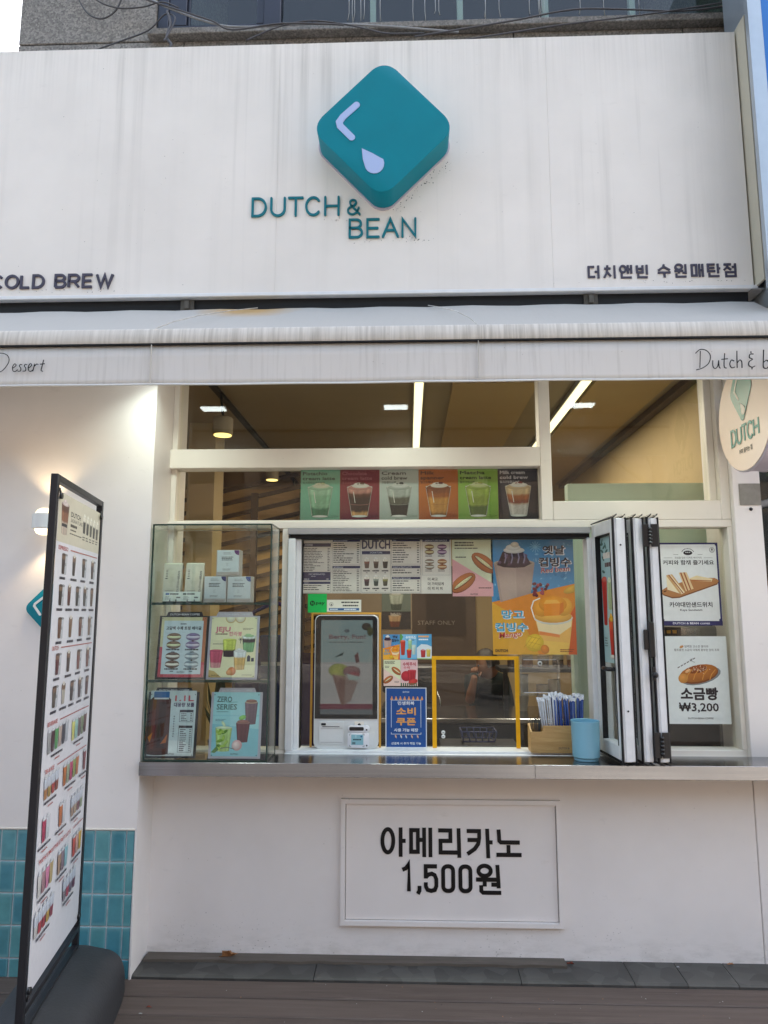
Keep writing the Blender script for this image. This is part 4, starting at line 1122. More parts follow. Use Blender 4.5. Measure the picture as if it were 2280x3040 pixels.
obj('awning_strut', tube(bmesh.new(), [(1.80, .2, 2.15), (2.6, -.1, 2.35)], .02), M['alu2'], nshop)

# round blade sign on the pillar
bs = emp('blade_sign', (1.64, -.29, 2.25), 'round cream blade sign with green diamond hung from the right pillar', 'blade sign')
SX = 1.585; CY, CZ, RR = -.285, 2.525, .268
bm = lathe(bmesh.new(), [(RR, 0), (RR + .004, .004), (RR + .004, .012), (RR, .016), (RR, .085), (RR + .004, .09), (RR + .004, .1), (RR, .104)], (SX + .104, CY, CZ), 56, axis='X')
obj('sign_rim', bm, M['signrim'], bs, smooth=40)
PS = Pl((SX - .0005, CY, CZ), (0, -1, 0), (0, 0, 1))   # facing -X
obj('sign_disc', prism(bmesh.new(), arc(0, 0, RR - .004, RR - .004, 0, 354, 60), PS, 0, .003), M['cream'], bs)
PS2 = Pl((SX - .004, CY, CZ), (0, -1, 0), (0, 0, 1))
dq = diamond(.21 * k_, .30 * k_, .14, -.008, .125)
obj('sign_mark', prism(bmesh.new(), dq, PS2, 0, .002), M['signgreen'], bs)
bm = bmesh.new(); PS3 = Pl((SX - .0065, CY, CZ), (0, -1, 0), (0, 0, 1))
stroke(bm, [(-.035, .185), (-.068, .13), (-.035, .085)], .012, PS3, 0, .001, cap=1)
prism(bm, [(-.018, .06)] + [(.006 + .018 * math.cos(R(a)), .02 + .022 * math.sin(R(a))) for a in range(60, -160, -24)], PS3, 0, .001)
obj('sign_mark_highlight', bm, M['frame'], bs)
for ch, g, a, b in (('D', Dg, -.135, -.09), ('U', Ug, -.078, -.033), ('T', Tg, -.024, .022), ('C', Cg, .03, .077), ('H', Hg, .09, .135)):
    obj('letter', glyph(g, a, -.125, b - a, .075, .013, PS2, .002), M['signgreen'], bs)
vs, fcs, tw = textgeo('커피 끓이는 집', .02)
bm = bmesh.new(); vv = [bm.verts.new(PS2.p(-.065 + x * .13 / tw, -.178 + y * .026, .001)) for x, y in vs]
for f in fcs:
    try: bm.faces.new([vv[i] for i in f])
    except ValueError: pass
obj('sign_script', bm, M['inkblack'], bs)
obj('sign_arm', bx(1.62, 1.66, -.02, -.002, 2.44, 2.60, .003), M['dark'], bs)
tp = bx(1.668, 1.772, -.0045, -.0015, 2.135, 2.245, .0); 
obj('tape_patch', tp, M['duct'], label='grey duct tape patch on the pillar below the round sign', cat='tape')
obj('bolt_cap', lathe(bmesh.new(), [(.009, 0), (.007, .006), (0, .007)], (1.72, -.0015, 2.115), 12, axis='Y'), M['rubber'], label='small black bolt cap just under the duct tape patch', cat='bolt cap')
cable([(1.64, -.03, 2.86), (1.635, -.035, 2.75), (1.655, -.03, 2.66), (1.665, -.02, 2.64)], .006, 'rubber', 'short black sign cable beside the round blade sign')

# ------------------------------------------------------------------ counter
ct = emp('counter', (.3, -.1, .856), 'long brushed stainless steel counter shelf under the windows', 'counter')
obj('steel_sheet', bx(-1.246, .5697, -.222, -.0015, .857, .9175, .0012), M['steel'], ct)
obj('steel_sheet', bx(.570, 2.0, -.222, -.0015, .857, .9175, .0012), M['steel'], ct)

# ------------------------------------------------------------------ glass showcase
gc = emp('glass_showcase', (-.94, -.1, .918), 'three tier glass showcase at the left end of the steel counter', 'showcase')
gx0, gx1, gy0, gy1, gz0, gz1 = -1.236, -.656, -.205, -.006, .9185, 2.026
def gp(name, *a): return obj(name, bx(*a), M['caseglass'], gc)
gp('front_glass', gx0 + .005, gx1 - .005, gy0, gy0 + .006, gz0 + .007, gz1 - .007)
gp('side_glass', gx0, gx0 + .0045, gy0 + .007, gy1, gz0 + .007, gz1 - .007)
gp('side_glass', gx1 - .0045, gx1, gy0 + .007, gy1, gz0 + .007, gz1 - .007)
gp('top_glass', gx0 + .005, gx1 - .005, gy0 + .007, gy1, gz1 - .0065, gz1)
gp('bottom_glass', gx0 + .005, gx1 - .005, gy0 + .007, gy1, gz0, gz0 + .0065)
for z in (1.638, 1.276):
    gp('glass_shelf', gx0 + .006, gx1 - .006, gy0 + .012, gy1 - .003, z, z + .010)
    obj('shelf_edge', bx(gx0 + .006, gx1 - .006, gy0 + .008, gy0 + .0118, z - .001, z + .011), M['glassedge'], gc)
for x in (gx0 - .001, gx1 - .0055):
    obj('edge_strip', bx(x, x + .0065, gy0 - .002, gy0 + .0065, gz0, gz1), M['glassedge'], gc)
obj('edge_strip', bx(gx0 + .006, gx1 - .006, gy0 - .002, gy0 + .0065, gz1 - .0062, gz1 + .001), M['glassedge'], gc)
obj('edge_strip', bx(gx0 + .006, gx1 - .006, gy0 - .002, gy0 + .0065, gz0, gz0 + .0062), M['glassedge'], gc)
obj('edge_strip', bx(gx1 - .004, gx1 + .0012, gy1 - .002, gy1 + .004, gz0, gz1), M['glassedge'], gc)
obj('edge_strip', bx(gx1 - .004, gx1 + .0012, gy0 + .007, gy1 - .0025, gz1 - .005, gz1 + .001), M['glassedge'], gc)

# ------------------------------------------------------------------ folding window stack
fw = emp('folding_window', (1.04, -.13, .935), 'white aluminium folding window panels pushed open, black hinges and seals', 'folding window')
def leaf(xb, yb, xf, yf, th, lab=None, holes=False):
    """one leaf from its inner end (xb, yb) to its street end (xf, yf), th thick to the right"""
    b, f = Vector((xb, yb, 0)), Vector((xf, yf, 0)); dv = (f - b); Lg_ = dv.length; dv.normalize(); side = Vector((-dv.y, dv.x, 0))
    if side.x < 0: side = -side
    # local frame: x along the leaf, y to the right, z up
    mt = Matrix(((dv.x, side.x, 0, xb), (dv.y, side.y, 0, yb), (0, 0, 1, 0), (0, 0, 0, 1)))
    z0, z1 = .944, 2.035
    def part(name, m, *a, bev=.002, par=None):
        t = bmesh.new(); box(t, *a, bev); bmesh.ops.transform(t, matrix=mt, verts=t.verts); bmesh.ops.recalc_face_normals(t, faces=t.faces)
        return obj(name, t, M[m], par or lf)
    tt = bmesh.new(); box(tt, Lg_ - .058, Lg_, .004, th, z0, z1, .004); box(tt, 0, .05, .004, th, z0, z1, .003)
    box(tt, .0503, Lg_ - .0583, .004, th, z0, z0 + .062, .003); box(tt, .0503, Lg_ - .0583, .004, th, z1 - .062, z1, .003)
    box(tt, Lg_ + .0003, Lg_ + .004, .014, th - .02, z0 + .002, z1 - .002, .001)
    bmesh.ops.transform(tt, matrix=mt, verts=tt.verts); bmesh.ops.recalc_face_normals(tt, faces=tt.faces)
    lf = obj('leaf_frame', tt, M['alu'], fw, label=lab)
    part('pane', 'glass', .0505, Lg_ - .0585, th * .5, th * .5 + .005, z0 + .0625, z1 - .0625, bev=0)
    for a, bq in ((.0505, .0545), (Lg_ - .0625, Lg_ - .0585)): part('glazing_seal', 'rubber', a, bq, .003, th * .5 - .0003, z0 + .0625, z1 - .0625, bev=0)
    part('glazing_seal', 'rubber', .0548, Lg_ - .0628, .003, th * .5 - .0003, z1 - .0665, z1 - .0625, bev=0)
    for y0 in (-.002, th + .0003):
        part('edge_seal', 'rubber', Lg_ - .014, Lg_ + .003, y0, y0 + .0055, z0 - .004, z1 + .004, bev=.001)
    for z in (z0 - .012, z1 + .0005):
        t = bmesh.new()
        for y0 in (.002, th - .016):
            v = [t.verts.new(p) for p in ((.0, y0, z + .003), (Lg_ + .008, y0, z + (.003 if z < 1 else .0)), (Lg_ + .012, y0 + .014, z + (-.002 if z < 1 else .013)), (.0, y0 + .014, z + .008))]
            v2 = [t.verts.new(q.co + Vector((0, 0, .006))) for q in v]
            t.faces.new(v[::-1]); t.faces.new(v2)
            for i in range(4): t.faces.new((v[i], v[(i + 1) % 4], v2[(i + 1) % 4], v2[i]))
        bmesh.ops.transform(t, matrix=mt, verts=t.verts); bmesh.ops.recalc_face_normals(t, faces=t.faces)
        obj('brush_seal', t, M['rubber'], lf)
    return lf, mt, Lg_
lA, mA, LA = leaf(.921, .012, .947, -.292, .058, 'front folding panel with a faded fruit drinks poster in its glass')
lB, mB, LB = leaf(1.005, .02, 1.036, -.286, .050)
lC, mC, LC = leaf(1.075, .02, 1.105, -.291, .048)
for z in (1.91, 1.165):
    bm = lathe(bmesh.new(), [(.004, 0), (.004, .004), (0, .004)], mA @ Vector((LA + .0042, .03, z)), 10, axis='Y'); obj('screw_hole', bm, M['rubber'], lA)
def hinge(z0, z1, x0, x1):
    bm = bx(x0, x0 + .030, -.302, -.2955, z0, z1, .002); box(bm, x1 - .034, x1, -.304, -.2975, z0, z1, .002)
    mx = (x0 + x1) / 2 - .002; n = 5
    for k in range(n):
        tube(bm, [(mx, -.304, z0 + .012 + (z1 - z0 - .024) * k / n), (mx, -.304, z0 + .010 + (z1 - z0 - .024) * (k + .86) / n)], .009, 10)
    obj('hinge', bm, M['black'], fw)
hinge(1.90, 2.005, 1.078, 1.150); hinge(.965, 1.075, 1.084, 1.152)
bm = bx(1.060, 1.082, -.304, -.2945, 1.435, 1.525, .003); box(bm, 1.0825, 1.108, -.308, -.2945, 1.40, 1.56, .005); obj('hinge', bm, M['black'], fw)
bm = bx(1.09, 1.106, -.304, -.295, 1.30, 1.36, .003); lathe(bm, [(.012, 0), (.014, .012), (.010, .02), (0, .021)], (1.098, -.304, 1.325), 14, axis='Y'); obj('lock_knob', bm, M['black'], fw)
t = bmesh.new(); tube(t, [mA @ Vector(p) for p in ((LA - .05, -.004, 1.345), (LA - .05, -.03, 1.345), (LA - .09, -.034, 1.345), (LA - .12, -.03, 1.345))], .010, 8); obj('handle', t, M['black'], lA)
PA = Pl(mA @ Vector((.055, .0275, 1.365)), mA.to_3x3() @ Vector((1, 0, 0)), (0, 0, 1))

# ------------------------------------------------------------------ posters and printed sheets
def post(p, name, x, z, y, label, cat='poster', group=None, tilt=0.0, roll=0.0, mat=None):
    """stand the sheet upright facing the street, lower left corner at (x, y, z)"""
    c, s = math.cos(R(roll)), math.sin(R(roll)); ct_, st_ = math.cos(R(tilt)), math.sin(R(tilt))
    u = Vector((-s, st_, ct_ * c)); r = Vector((c, 0, s)); r = (r - u.normalized() * r.dot(u.normalized()))
    return p.build(name, Pl((x, y, z), r, u), mat, label=label, cat=cat, group=group)

NAVY = '#262b55'; INK = '#26242c'
GY = 'menu sheets in a row at the top of the serving window'
YP = .1095 + .001
# five menu sheets behind the serving glass
p = Print(.154, .284, '#dedad2'); p.box(.02, .02, .97, .97, .008, '#6a6a78')
p.rect(.03, .855, .96, .92, NAVY); p.text('COFFEE', .07, .872, .03, '#cfd2e0', bold=.02); p.rows(.05, .93, .40, .84, 15, INK, .08, 1)
p.rect(.03, .235, .96, .39, NAVY); p.text('DECAFFEINATED', .5, .335, .028, '#d5d8e4', 'c'); p.rows(.3, .7, .30, .325, 1, '#b9bccb'); p.rows(.06, .9, .245, .275, 1, '#b9bccb', .08, 2, .5, (.2, .25))
p.rect(.03, .17, .96, .215, NAVY); p.text('ADD', .07, .180, .026, '#cfd2e0'); p.rows(.05, .93, .05, .16, 3, INK, .08, 3)
post(p, 'menu_sheet', -.553, 1.700, YP, 'menu sheet headed coffee, leftmost in the row under the black track', 'menu', GY)
p = Print(.154, .284, '#dedad2'); p.box(.02, .53, .97, .985, .008, '#6a6a78'); p.box(.02, .015, .97, .5, .008, '#6a6a78')
p.rect(.03, .945, .96, .985, NAVY); p.text('DUTCH COFFEE', .07, .952, .024, '#cfd2e0', bold=.01); p.rows(.05, .93, .55, .935, 10, INK, .08, 4)
for i in range(3): p.ell(.2 + .1 * i, .655 - .04 * i, .022, .022, '#1a1a1e', sq=True)
p.rect(.03, .455, .96, .5, NAVY); p.text('BEVERAGE', .07, .463, .026, '#cfd2e0', bold=.01); p.rows(.05, .93, .03, .44, 13, INK, .08, 5)
post(p, 'menu_sheet', -.399, 1.700, YP, 'menu sheet headed beverage, second from the left in the row', 'menu', GY)
p = Print(.155, .286, '#dedad2'); p.text('DUTCH', .5, .815, .155, '#474560', 'c', .035, .94)
p.rect(.02, .715, .98, .77, NAVY); p.text('SIGNATURE', .5, .727, .03, '#d5d8e4', 'c'); p.box(.02, .02, .98, .71, .008, '#6a6a78')
for r in range(2):
    for c in range(3):
        cx = .19 + .31 * c; y0 = .46 - .32 * r; drink(p, cx, y0, .2, .17, ('#8c5a4c', '#6a564c', '#2d2422', '#5c3a44', '#7e8d84', '#8b8a4e')[r * 3 + c], dark=('#6a5248', '#4e3d36', '#2a2224', '#3a2a34', '#3c4a48', '#4d4a3c')[r * 3 + c])
        p.rows(cx - .12, cx + .12, y0 - .07, y0 - .03, 1, INK, None, 8, .6, (.9, 1)); p.rows(cx - .03, cx + .03, y0 - .095, y0 - .075, 1, INK, None, 8, .6, (.9, 1))
post(p, 'menu_sheet', -.245, 1.699, YP, 'menu sheet with a huge grey title word above six small cups', 'menu', GY)
p = Print(.155, .286, '#dedad2')
for (a, b, t, n) in ((.53, .99, 'TEA', 9), (.33, .50, 'SHAKE & FRUIT LATTE', 2), (.02, .30, 'FRAPPE & SMOOTHIE', 5)):
    p.box(.02, a, .98, b, .008, '#6a6a78'); p.rect(.03, b - .045, .97, b - .003, NAVY); p.text(t, .06, b - .036, .024, '#cfd2e0', bold=.01); p.rows(.05, .94, a + .02, b - .055, n, INK, .07, n)
post(p, 'menu_sheet', -.089, 1.699, YP, 'menu sheet headed tea with two boxes below, fourth in the row', 'menu', GY)
p = Print(.156, .290, '#e3dfd8'); p.box(.04, .33, .96, .985, .008, '#8a8a92'); p.rect(.05, .925, .95, .975, NAVY); p.text('SIGNATURE BAGLE', .5, .936, .028, '#dfe1ea', 'c', .01, .74)
for r in range(2):
    for c in range(2):
        cx, cy = .28 + .42 * c, .79 - .265 * r
        bagel(p, cx, cy, .32, ('#8a6a48', '#7a5578', '#8d7a66', '#a5683c')[r * 2 + c], ('#e6d8a6', '#d9b9cf', '#dfe0d8', '#e2c49c')[r * 2 + c]); p.rows(cx - .14, cx + .14, cy - .135, cy - .09, 2, INK, None, 8, .45, (.6, .9))
for i, t in enumerate(('더 싸고', '더 가치있게', '더 치 커 피')): p.text(t, .22, .235 - .083 * i, .042, '#25232a', 'l', .03)
post(p, 'menu_sheet', .067, 1.698, YP, 'bagel menu sheet with four bagels above three large korean lines', 'menu', GY)

# hot dog poster
p = Print(.209, .293, '#d9dfc0'); p.poly([(0, 0), (1, 0), (1, .22), (0, .66)], '#e3a6ac')
p.rows(.06, .62, .88, .97, 2, '#3a3832', None, 11, .55, (.8, 1)); p.rows(.06, .66, .835, .86, 1, '#4a4840', None, 3, .7, (.95, 1))
p.rows(.08, .36, .67, .71, 1, '#4a4840', None, 2, .5, (.9, 1))
hotdog(p, .78, .585, .72, -38); hotdog(p, .26, .235, .72, 36)
p.rows(.64, .96, .13, .165, 1, '#5a3a3c', None, 5, .5, (.9, 1)); p.text('DUTCH', .44, .025, .026, '#3a2a33', bold=.03)
# keep print inside the sheet
def clipx(p):
    p.V = [(min(max(a, 0), p.w), min(max(b, 0), p.h), c) for a, b, c in p.V]
clipx(p)
post(p, 'poster', .229, 1.684, YP, 'poster with two hot dogs on pale green and pink', 'poster')

# big shaved ice poster
def red_mango(w, h, big=True):
    p = Print(w, h, '#4f93c6')
    rr_ = random.Random(2); p.hold = True; p.L = 1
    for i in range(70 if big else 10): p.ell(rr_.uniform(.02, .98), rr_.uniform(.42, .98), rr_.uniform(.006, .03), rr_.uniform(.004, .02), rr_.choice(('#6fb0da', '#85bfe2', '#3f83b8', '#5a9fd0')), rr_.uniform(0, 180), 8); p.L += 1
    p.hold = False
    if big:
        for a in range(0, 180, 30):
            c, s = math.cos(R(a)), math.sin(R(a)); p.line([(.54 - .07 * c, .935 - .05 * s), (.54 + .07 * c, .935 + .05 * s)], .008, '#8fc8ea')
    # orange half
    p.poly([(0, 0), (1, 0), (1, .61), (0, .45)], '#f0912c'); p.poly([(0, 0), (.55, 0), (.35, .30), (0, .45)], '#f2b23a'); p.poly([(.80, 0), (1, 0), (1, .42), (.9, .3)], '#e8642a')
    # red bean cup
    p.poly([(.10, .45), (.47, .525), (.525, .79), (.03, .79)], '#b49b92'); p.poly([(.13, .46), (.30, .495), (.30, .77), (.06, .77)], '#bfa69c'); p.ell(.278, .79, .25, .035, '#c9b6a6'); p.ell(.278, .79, .22, .026, '#a58a78')
    p.poly([(.07, .775), (.14, .89), (.2, .91), (.36, .91), (.42, .87), (.48, .785), (.4, .755), (.28, .75), (.15, .755)], '#3a2434')
    for i in range(26 if big else 6): p.ell(rr_.uniform(.1, .45), rr_.uniform(.765, .87), .022, .014, rr_.choice(('#4c3046', '#2a1a28', '#5a3a50', '#6d5878')), 0, 8)
    for x in ((.17, .25, .33, .40) if big else ()): p.line([(x, .88), (x + .01, .84), (x - .008, .79)], .016, '#8d86a4')
    p.ell(.28, .905, .13, .028, '#eee6de'); p.ell(.27, .93, .09, .028, '#f6f0e8'); p.ell(.29, .955, .05, .025, '#efe6d8')
    for i in range(24 if big else 5):
        p.ell(rr_.uniform(.5, .68), rr_.uniform(.50, .62), .02, .014, rr_.choice(('#7a1c2c', '#5a1222', '#8f2a38', '#a84850')), 0, 8)
    # mango cup
    p.poly([(.62, .0), (.90, .0), (.96, .30), (.50, .33)], '#f0b85e'); p.poly([(.63, .0), (.88, .0), (.91, .10), (.6, .12)], '#f3c55c'); p.poly([(.55, .2), (.78, .16), (.94, .24), (.95, .29), (.52, .31)], '#f6dfae'); p.poly([(.56, .17), (.80, .145), (.8, .17), (.56, .2)], '#ee8b46')
    p.ell(.73, .315, .235, .06, '#f5efe2'); p.ell(.73, .325, .225, .055, '#f6b24a'); p.ell(.60, .40, .11, .075, '#f3a02c', 30); p.ell(.86, .41, .10, .08, '#f4aa3a', -20); p.ell(.73, .43, .17, .075, '#f39a22')
    p.poly([(.62, .33), (.80, .335), (.82, .44), (.62, .435)], '#ee8e1e'); p.poly([(.62, .435), (.82, .44), (.78, .47), (.65, .468)], '#f7b44c'); p.poly([(.80, .335), (.86, .37), (.86, .45), (.82, .44)], '#dc7614')
    p.line([(.50, .32), (.47, .40), (.50, .46), (.58, .485)], .014, '#fbf4e4')
    p.ell(.50, .10, .11, .075, '#e9bf2e', 25); p.ell(.62, .045, .05, .04, '#d9822a', 30)
    for k in (-.05, 0, .05): p.line([(.42 + k, .06), (.52 + k, .15)], .006, '#c9981c'); p.line([(.42, .11 + k), (.58, .08 + k)], .006, '#c9981c')
    p.ell(.96, .56, .1, .03, '#d9a53a', 20)
    o = dict(al='c')
    if big:
        for t, x, y, s, wd, c1, c2 in (('옛날', .76, .875, .058, .26, '#231a24', '#e9edf2'), ('컵빙수', .77, .768, .06, .38, '#231a24', '#e9edf2'), ('망고', .245, .315, .055, .26, '#3f9fc4', '#e8f3f5'), ('컵빙수', .225, .205, .055, .38, '#3f9fc4', '#e8f3f5')):
            p.text(t, x + .006, y - .004, s, c2, 'c', .075, wd * 1.03); p.text(t, x, y, s, c1, 'c', .045, wd)
        p.text('Red bean', .775, .712, .042, '#f3e9e4', 'c', .05, .35, 4, .2); p.text('Red bean', .77, .714, .042, '#a3222e', 'c', .012, .34, 4, .2)
        p.text('Mango', .215, .147, .045, '#f7ead2', 'c', .05, .28, 6, .2); p.text('Mango', .21, .149, .045, '#cf3a2e', 'c', .012, .27, 6, .2)
        p.text('DUTCH', .03, .022, .022, '#2a1c22', 'l', .04, .145); p.rows(.8, .97, .02, .05, 2, '#8a3a20', None, 4, .4, (.8, 1))
    else:
        for t, x, y, s, c1 in (('옛날', .72, .86, .08, '#231a24'), ('컵빙수', .74, .72, .08, '#231a24'), ('망고', .24, .32, .07, '#3f9fc4'), ('컵빙수', .24, .2, .07, '#3f9fc4')): p.text(t, x, y, s, c1, 'c', .04)
    clipx(p); return p
post(red_mango(.424, .587), 'poster', .430, 1.390, YP, 'large blue and orange shaved ice poster with red bean and mango cups')

# small sheets above the coupon sign
GS = 'small colour sheets taped together beside the kiosk'
YF_ = .1015
post(red_mango(.086, .126, False), 'small_poster', -.131, 1.364, YF_, 'tiny copy of the blue and orange shaved ice poster, upper left of the small sheets', 'poster', GS)
p = Print(.086, .126, '#7ec0e2'); p.poly([(0, .6), (.2, .9), (.1, 1), (0, 1)], '#5aa05a'); p.text('수박주스', .65, .83, .09, '#e9f4f6', 'c', .05, .6); p.rows(.4, .9, .74, .80, 1, '#3a6a9a', None, 3, .6, (.9, 1))
p.cup(.18, .18, .3, .55, [(1, '#c8402c')], .7, None, '#e8745a'); p.cup(.6, .42, .24, .34, [(1, '#a5d2a0')], .75, '#e2efd4'); p.cup(.82, .2, .24, .36, [(1, '#cfe5d8')], .75); p.cup(.55, .06, .3, .32, [(1, '#c93a34')], .7, '#f0b43a'); p.rect(0, 0, 1, .05, '#5db2dc'); clipx(p)
post(p, 'small_poster', -.0445, 1.365, YF_, 'tiny sky blue sheet with red and green drinks, upper middle of the small sheets', 'poster', GS)
p = Print(.075, .126, '#4f9fcc'); p.poly([(0, .45), (.3, .6), (.7, .58), (1, .5), (1, 0), (0, 0)], '#d9e6ea'); p.rows(.1, .85, .86, .95, 1, '#f0b060', None, 3, .8, (.95, 1)); p.rows(.12, .8, .74, .83, 1, '#e9f0f4', None, 4, .6, (.9, 1)); p.cup(.42, .08, .34, .28, [(1, '#b83a3c')], .8, '#d89aa0'); p.cup(.78, .1, .3, .28, [(1, '#d9c65a')], .8, '#e9e2b0'); p.rect(0, 0, 1, .04, '#9ec07a'); clipx(p)
post(p, 'small_poster', .0425, 1.366, YF_, 'tiny blue and white sheet with red and yellow jars, upper right of the small sheets', 'poster', GS)
p = Print(.087, .13, '#dfe5bd'); p.poly([(0, 0), (1, 0), (1, .22), (0, .66)], '#e9cfc2'); p.rows(.06, .7, .84, .96, 3, '#3c3a34', None, 3, .5, (.8, 1)); p.rows(.08, .35, .68, .78, 2, '#3c3a34', None, 4, .4, (.8, 1)); hotdog(p, .76, .57, .68, -36); hotdog(p, .27, .24, .66, 34); p.rows(.64, .95, .12, .2, 2, '#5a3a3c', None, 5, .4, (.8, 1)); clipx(p)
post(p, 'small_poster', -.128, 1.2325, YF_, 'tiny hot dog sheet, lower left of the small sheets', 'poster', GS)
p = Print(.086, .13, '#e3c0c0'); p.text('수박주식', .5, .78, .11, '#b02a3a', 'c', .04, .75); p.text('수박', .36, .66, .08, '#c03a48', 'c', .02, .4); p.ell(.32, .38, .3, .2, '#b8303c'); p.cup(.66, .14, .5, .46, [(1, '#b4303a')], .75, None, '#c95058'); p.ell(.72, .16, .28, .11, '#c8403c', 20)
for k in range(8): p.rect(k / 8, 0, k / 8 + .07, .12, '#2f6a44')
clipx(p); post(p, 'small_poster', -.0405, 1.2322, YF_, 'tiny pink watermelon sheet, lower right of the small sheets', 'poster', GS)

# coupon sign
p = Print(.207, .294, '#dfe6ee'); p.rect(.02, .012, .98, .988, '#1d4f93'); p.text('DUTCH', .5, .915, .024, '#d5deea', 'c', .03, .15)
for k in range(8):
    x = .13 + k * .105; p.poly([(x, .81), (x + .05, .81), (x + .03, .855), (x - .005 + .02, .855)], '#e09a62'); p.ell(x + .022, .805, .035, .016, '#e09a62')
p.box(.14, .225, .86, .79, .012, '#cfdcec')
p.text('민생회복', .5, .715, .046, '#e4e9ef', 'c', .03, .4); p.text('소비', .5, .555, .092, '#e2a35c', 'c', .06, .46); p.text('쿠폰', .5, .385, .092, '#e2a35c', 'c', .06, .46)
p.rect(.12, .255, .88, .335, '#1d4f93'); p.text('사용 가능 매장', .5, .27, .042, '#eef1f4', 'c', .03, .58)
rr_ = random.Random(8)
for x in (.25, .38, .50, .64, .78): p.ell(x, .185, .018, .03, rr_.choice(('#d7b7a0', '#c9d2da', '#b86a5a')), 20); p.ell(x + .01, .21, .014, .012, '#8a4a42')
p.text('선결제 시 추가 적립 가능', .5, .055, .032, '#dfe5ee', 'c', .02, .72)
post(p, 'coupon_sign', -.118, .9305, YF_ - .001, 'blue coupon sign with orange lettering standing beside the kiosk', 'sign')

# payment sticker and notice above the kiosk
p = Print(.098, .096, '#10b552'); p.ell(.24, .5, .135, .135, '#0a1f14', sq=True); p.line([(.19, .43), (.19, .57), (.29, .43), (.29, .57)], .032, '#10b552'); p.text('pay', .43, .445, .16, '#0a1f14', 'l', .03, .46)
post(p, 'payment_sticker', -.520, 1.601, YF_ - .001, 'bright green square pay sticker on the serving glass', 'sticker')
p = Print(.178, .062, '#dcdccb'); p.box(.005, .01, .995, .99, .006, '#b4b4a6'); p.ell(.13, .62, .055, .055, '#3a3a38', sq=True); p.ell(.13, .62, .047, .047, '#dcdccb', sq=True); p.ell(.13, .6, .015, .03, '#2a2a2a', sq=True)
p.rows(.42, .93, .68, .88, 1, '#3c3c38', None, 5, .6, (.95, 1)); p.rows(.46, .93, .40, .62, 1, '#3c3c38', None, 6, .55, (.95, 1)); p.rect(.06, .1, .94, .31, '#38608c'); p.rows(.09, .34, .12, .29, 1, '#c9d6e2', None, 7, .55, (.9, 1)); p.rows(.5, .88, .12, .29, 1, '#d9e2ea', None, 8, .55, (.9, 1))
post(p, 'notice', -.421, 1.605, YF_ - .001, 'small cream notice with a blue band above the kiosk', 'notice')

# six drink posters behind the band of glass
GD = 'drink posters in the band above the serving window'
def dposter(bgc, fg, l1, l2, sub, bands, cream, i, xa, xb, label, dim='#6f7a70'):
    p = Print(xb - xa - .001, .276, bgc)
    p.text(l1, .055, .885, .062, fg, 'l', .045, .62 if i != 3 else .34); p.text(l2, .05, .79, .062, fg, 'l', .045, {0: .82, 1: .76, 2: .66, 3: .6, 4: .78, 5: .7}[i])
    p.text(sub, .05, .715, .036, fg, 'l', .012)
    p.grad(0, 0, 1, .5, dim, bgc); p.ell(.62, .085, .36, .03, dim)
    p.cup(.5, .085, .66, .56, bands, .62, None, '#e6e4da'); p.ell(.5, .64, .30, .055, bands[-1][1])
    if cream:
        p.ell(.52, .67, .22, .045, cream[0]); p.ell(.5, .70, .15, .035, cream[0]); p.ell(.56, .715, .06, .025, cream[1]); p.ell(.46, .705, .035, .015, cream[1])
    p.line([(.185, .62), (.30, .1)], .008, '#d5d6d0'); p.line([(.815, .62), (.70, .1)], .008, '#c9cac4'); p.line([(.235, .33), (.3, .31), (.5, .30), (.7, .31), (.765, .33)], .006, bands[-1][1]); p.line([(.34, .56), (.385, .34)], .018, '#e9e8e0')
    p.line([(.2, .64), (.3, .685), (.5, .70), (.7, .685), (.8, .64)], .008, '#eceae2')
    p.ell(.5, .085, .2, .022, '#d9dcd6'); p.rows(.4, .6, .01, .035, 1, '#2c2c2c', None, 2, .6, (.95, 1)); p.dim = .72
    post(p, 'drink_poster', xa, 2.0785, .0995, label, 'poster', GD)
X = [-.567, -.358, -.149, .057, .264, .473, .6825]
dposter('#7fc3a6', '#2c4a42', 'Pistachio', 'cream latte', '피스타치오크림라떼', [(.30, '#3f7f5e'), (.45, '#8fc4a0'), (.25, '#a8d4b4')], ('#e6ead0', '#c9d2a4'), 0, X[0], X[1], 'pistachio cream latte poster, mint green, first of the drink band', '#5f9c84')
dposter('#8a2434', '#b86a72', 'Chocolate', 'cream latte', '초코크림라떼', [(.16, '#d9a66a'), (.52, '#3a2018'), (.12, '#5a3020'), (.20, '#c98f82')], ('#f2ece2', '#6a4638'), 1, X[1], X[2], 'chocolate cream latte poster, dark red, second of the drink band', '#64182a')
dposter('#c3d0ca', '#23262a', 'Cream', 'cold brew', '크림콜드브루', [(.42, '#22201e'), (.25, '#5f6052'), (.33, '#b3bdb4')], ('#dfe4de', '#3a4640'), 2, X[2], X[3], 'cream cold brew poster, pale grey, third of the drink band', '#93a29a')
dposter('#c46c1c', '#5a2c10', 'Milk', 'spanner', '밀크슈페너', [(.14, '#9c6a30'), (.5, '#d0923e'), (.16, '#a85c20'), (.2, '#8a4a20')], ('#efe6da', '#6a2620'), 3, X[3], X[4], 'milk spanner poster, orange, fourth of the drink band', '#9a4c10')
dposter('#93bf52', '#2e3c20', 'Matcha', 'cream latte', '말차크림라떼', [(.36, '#4f6a24'), (.34, '#93a83c'), (.30, '#a9c05a')], ('#d6e2a2', '#a4b64a'), 4, X[4], X[5], 'matcha cream latte poster, lime green, fifth of the drink band', '#6c963a')
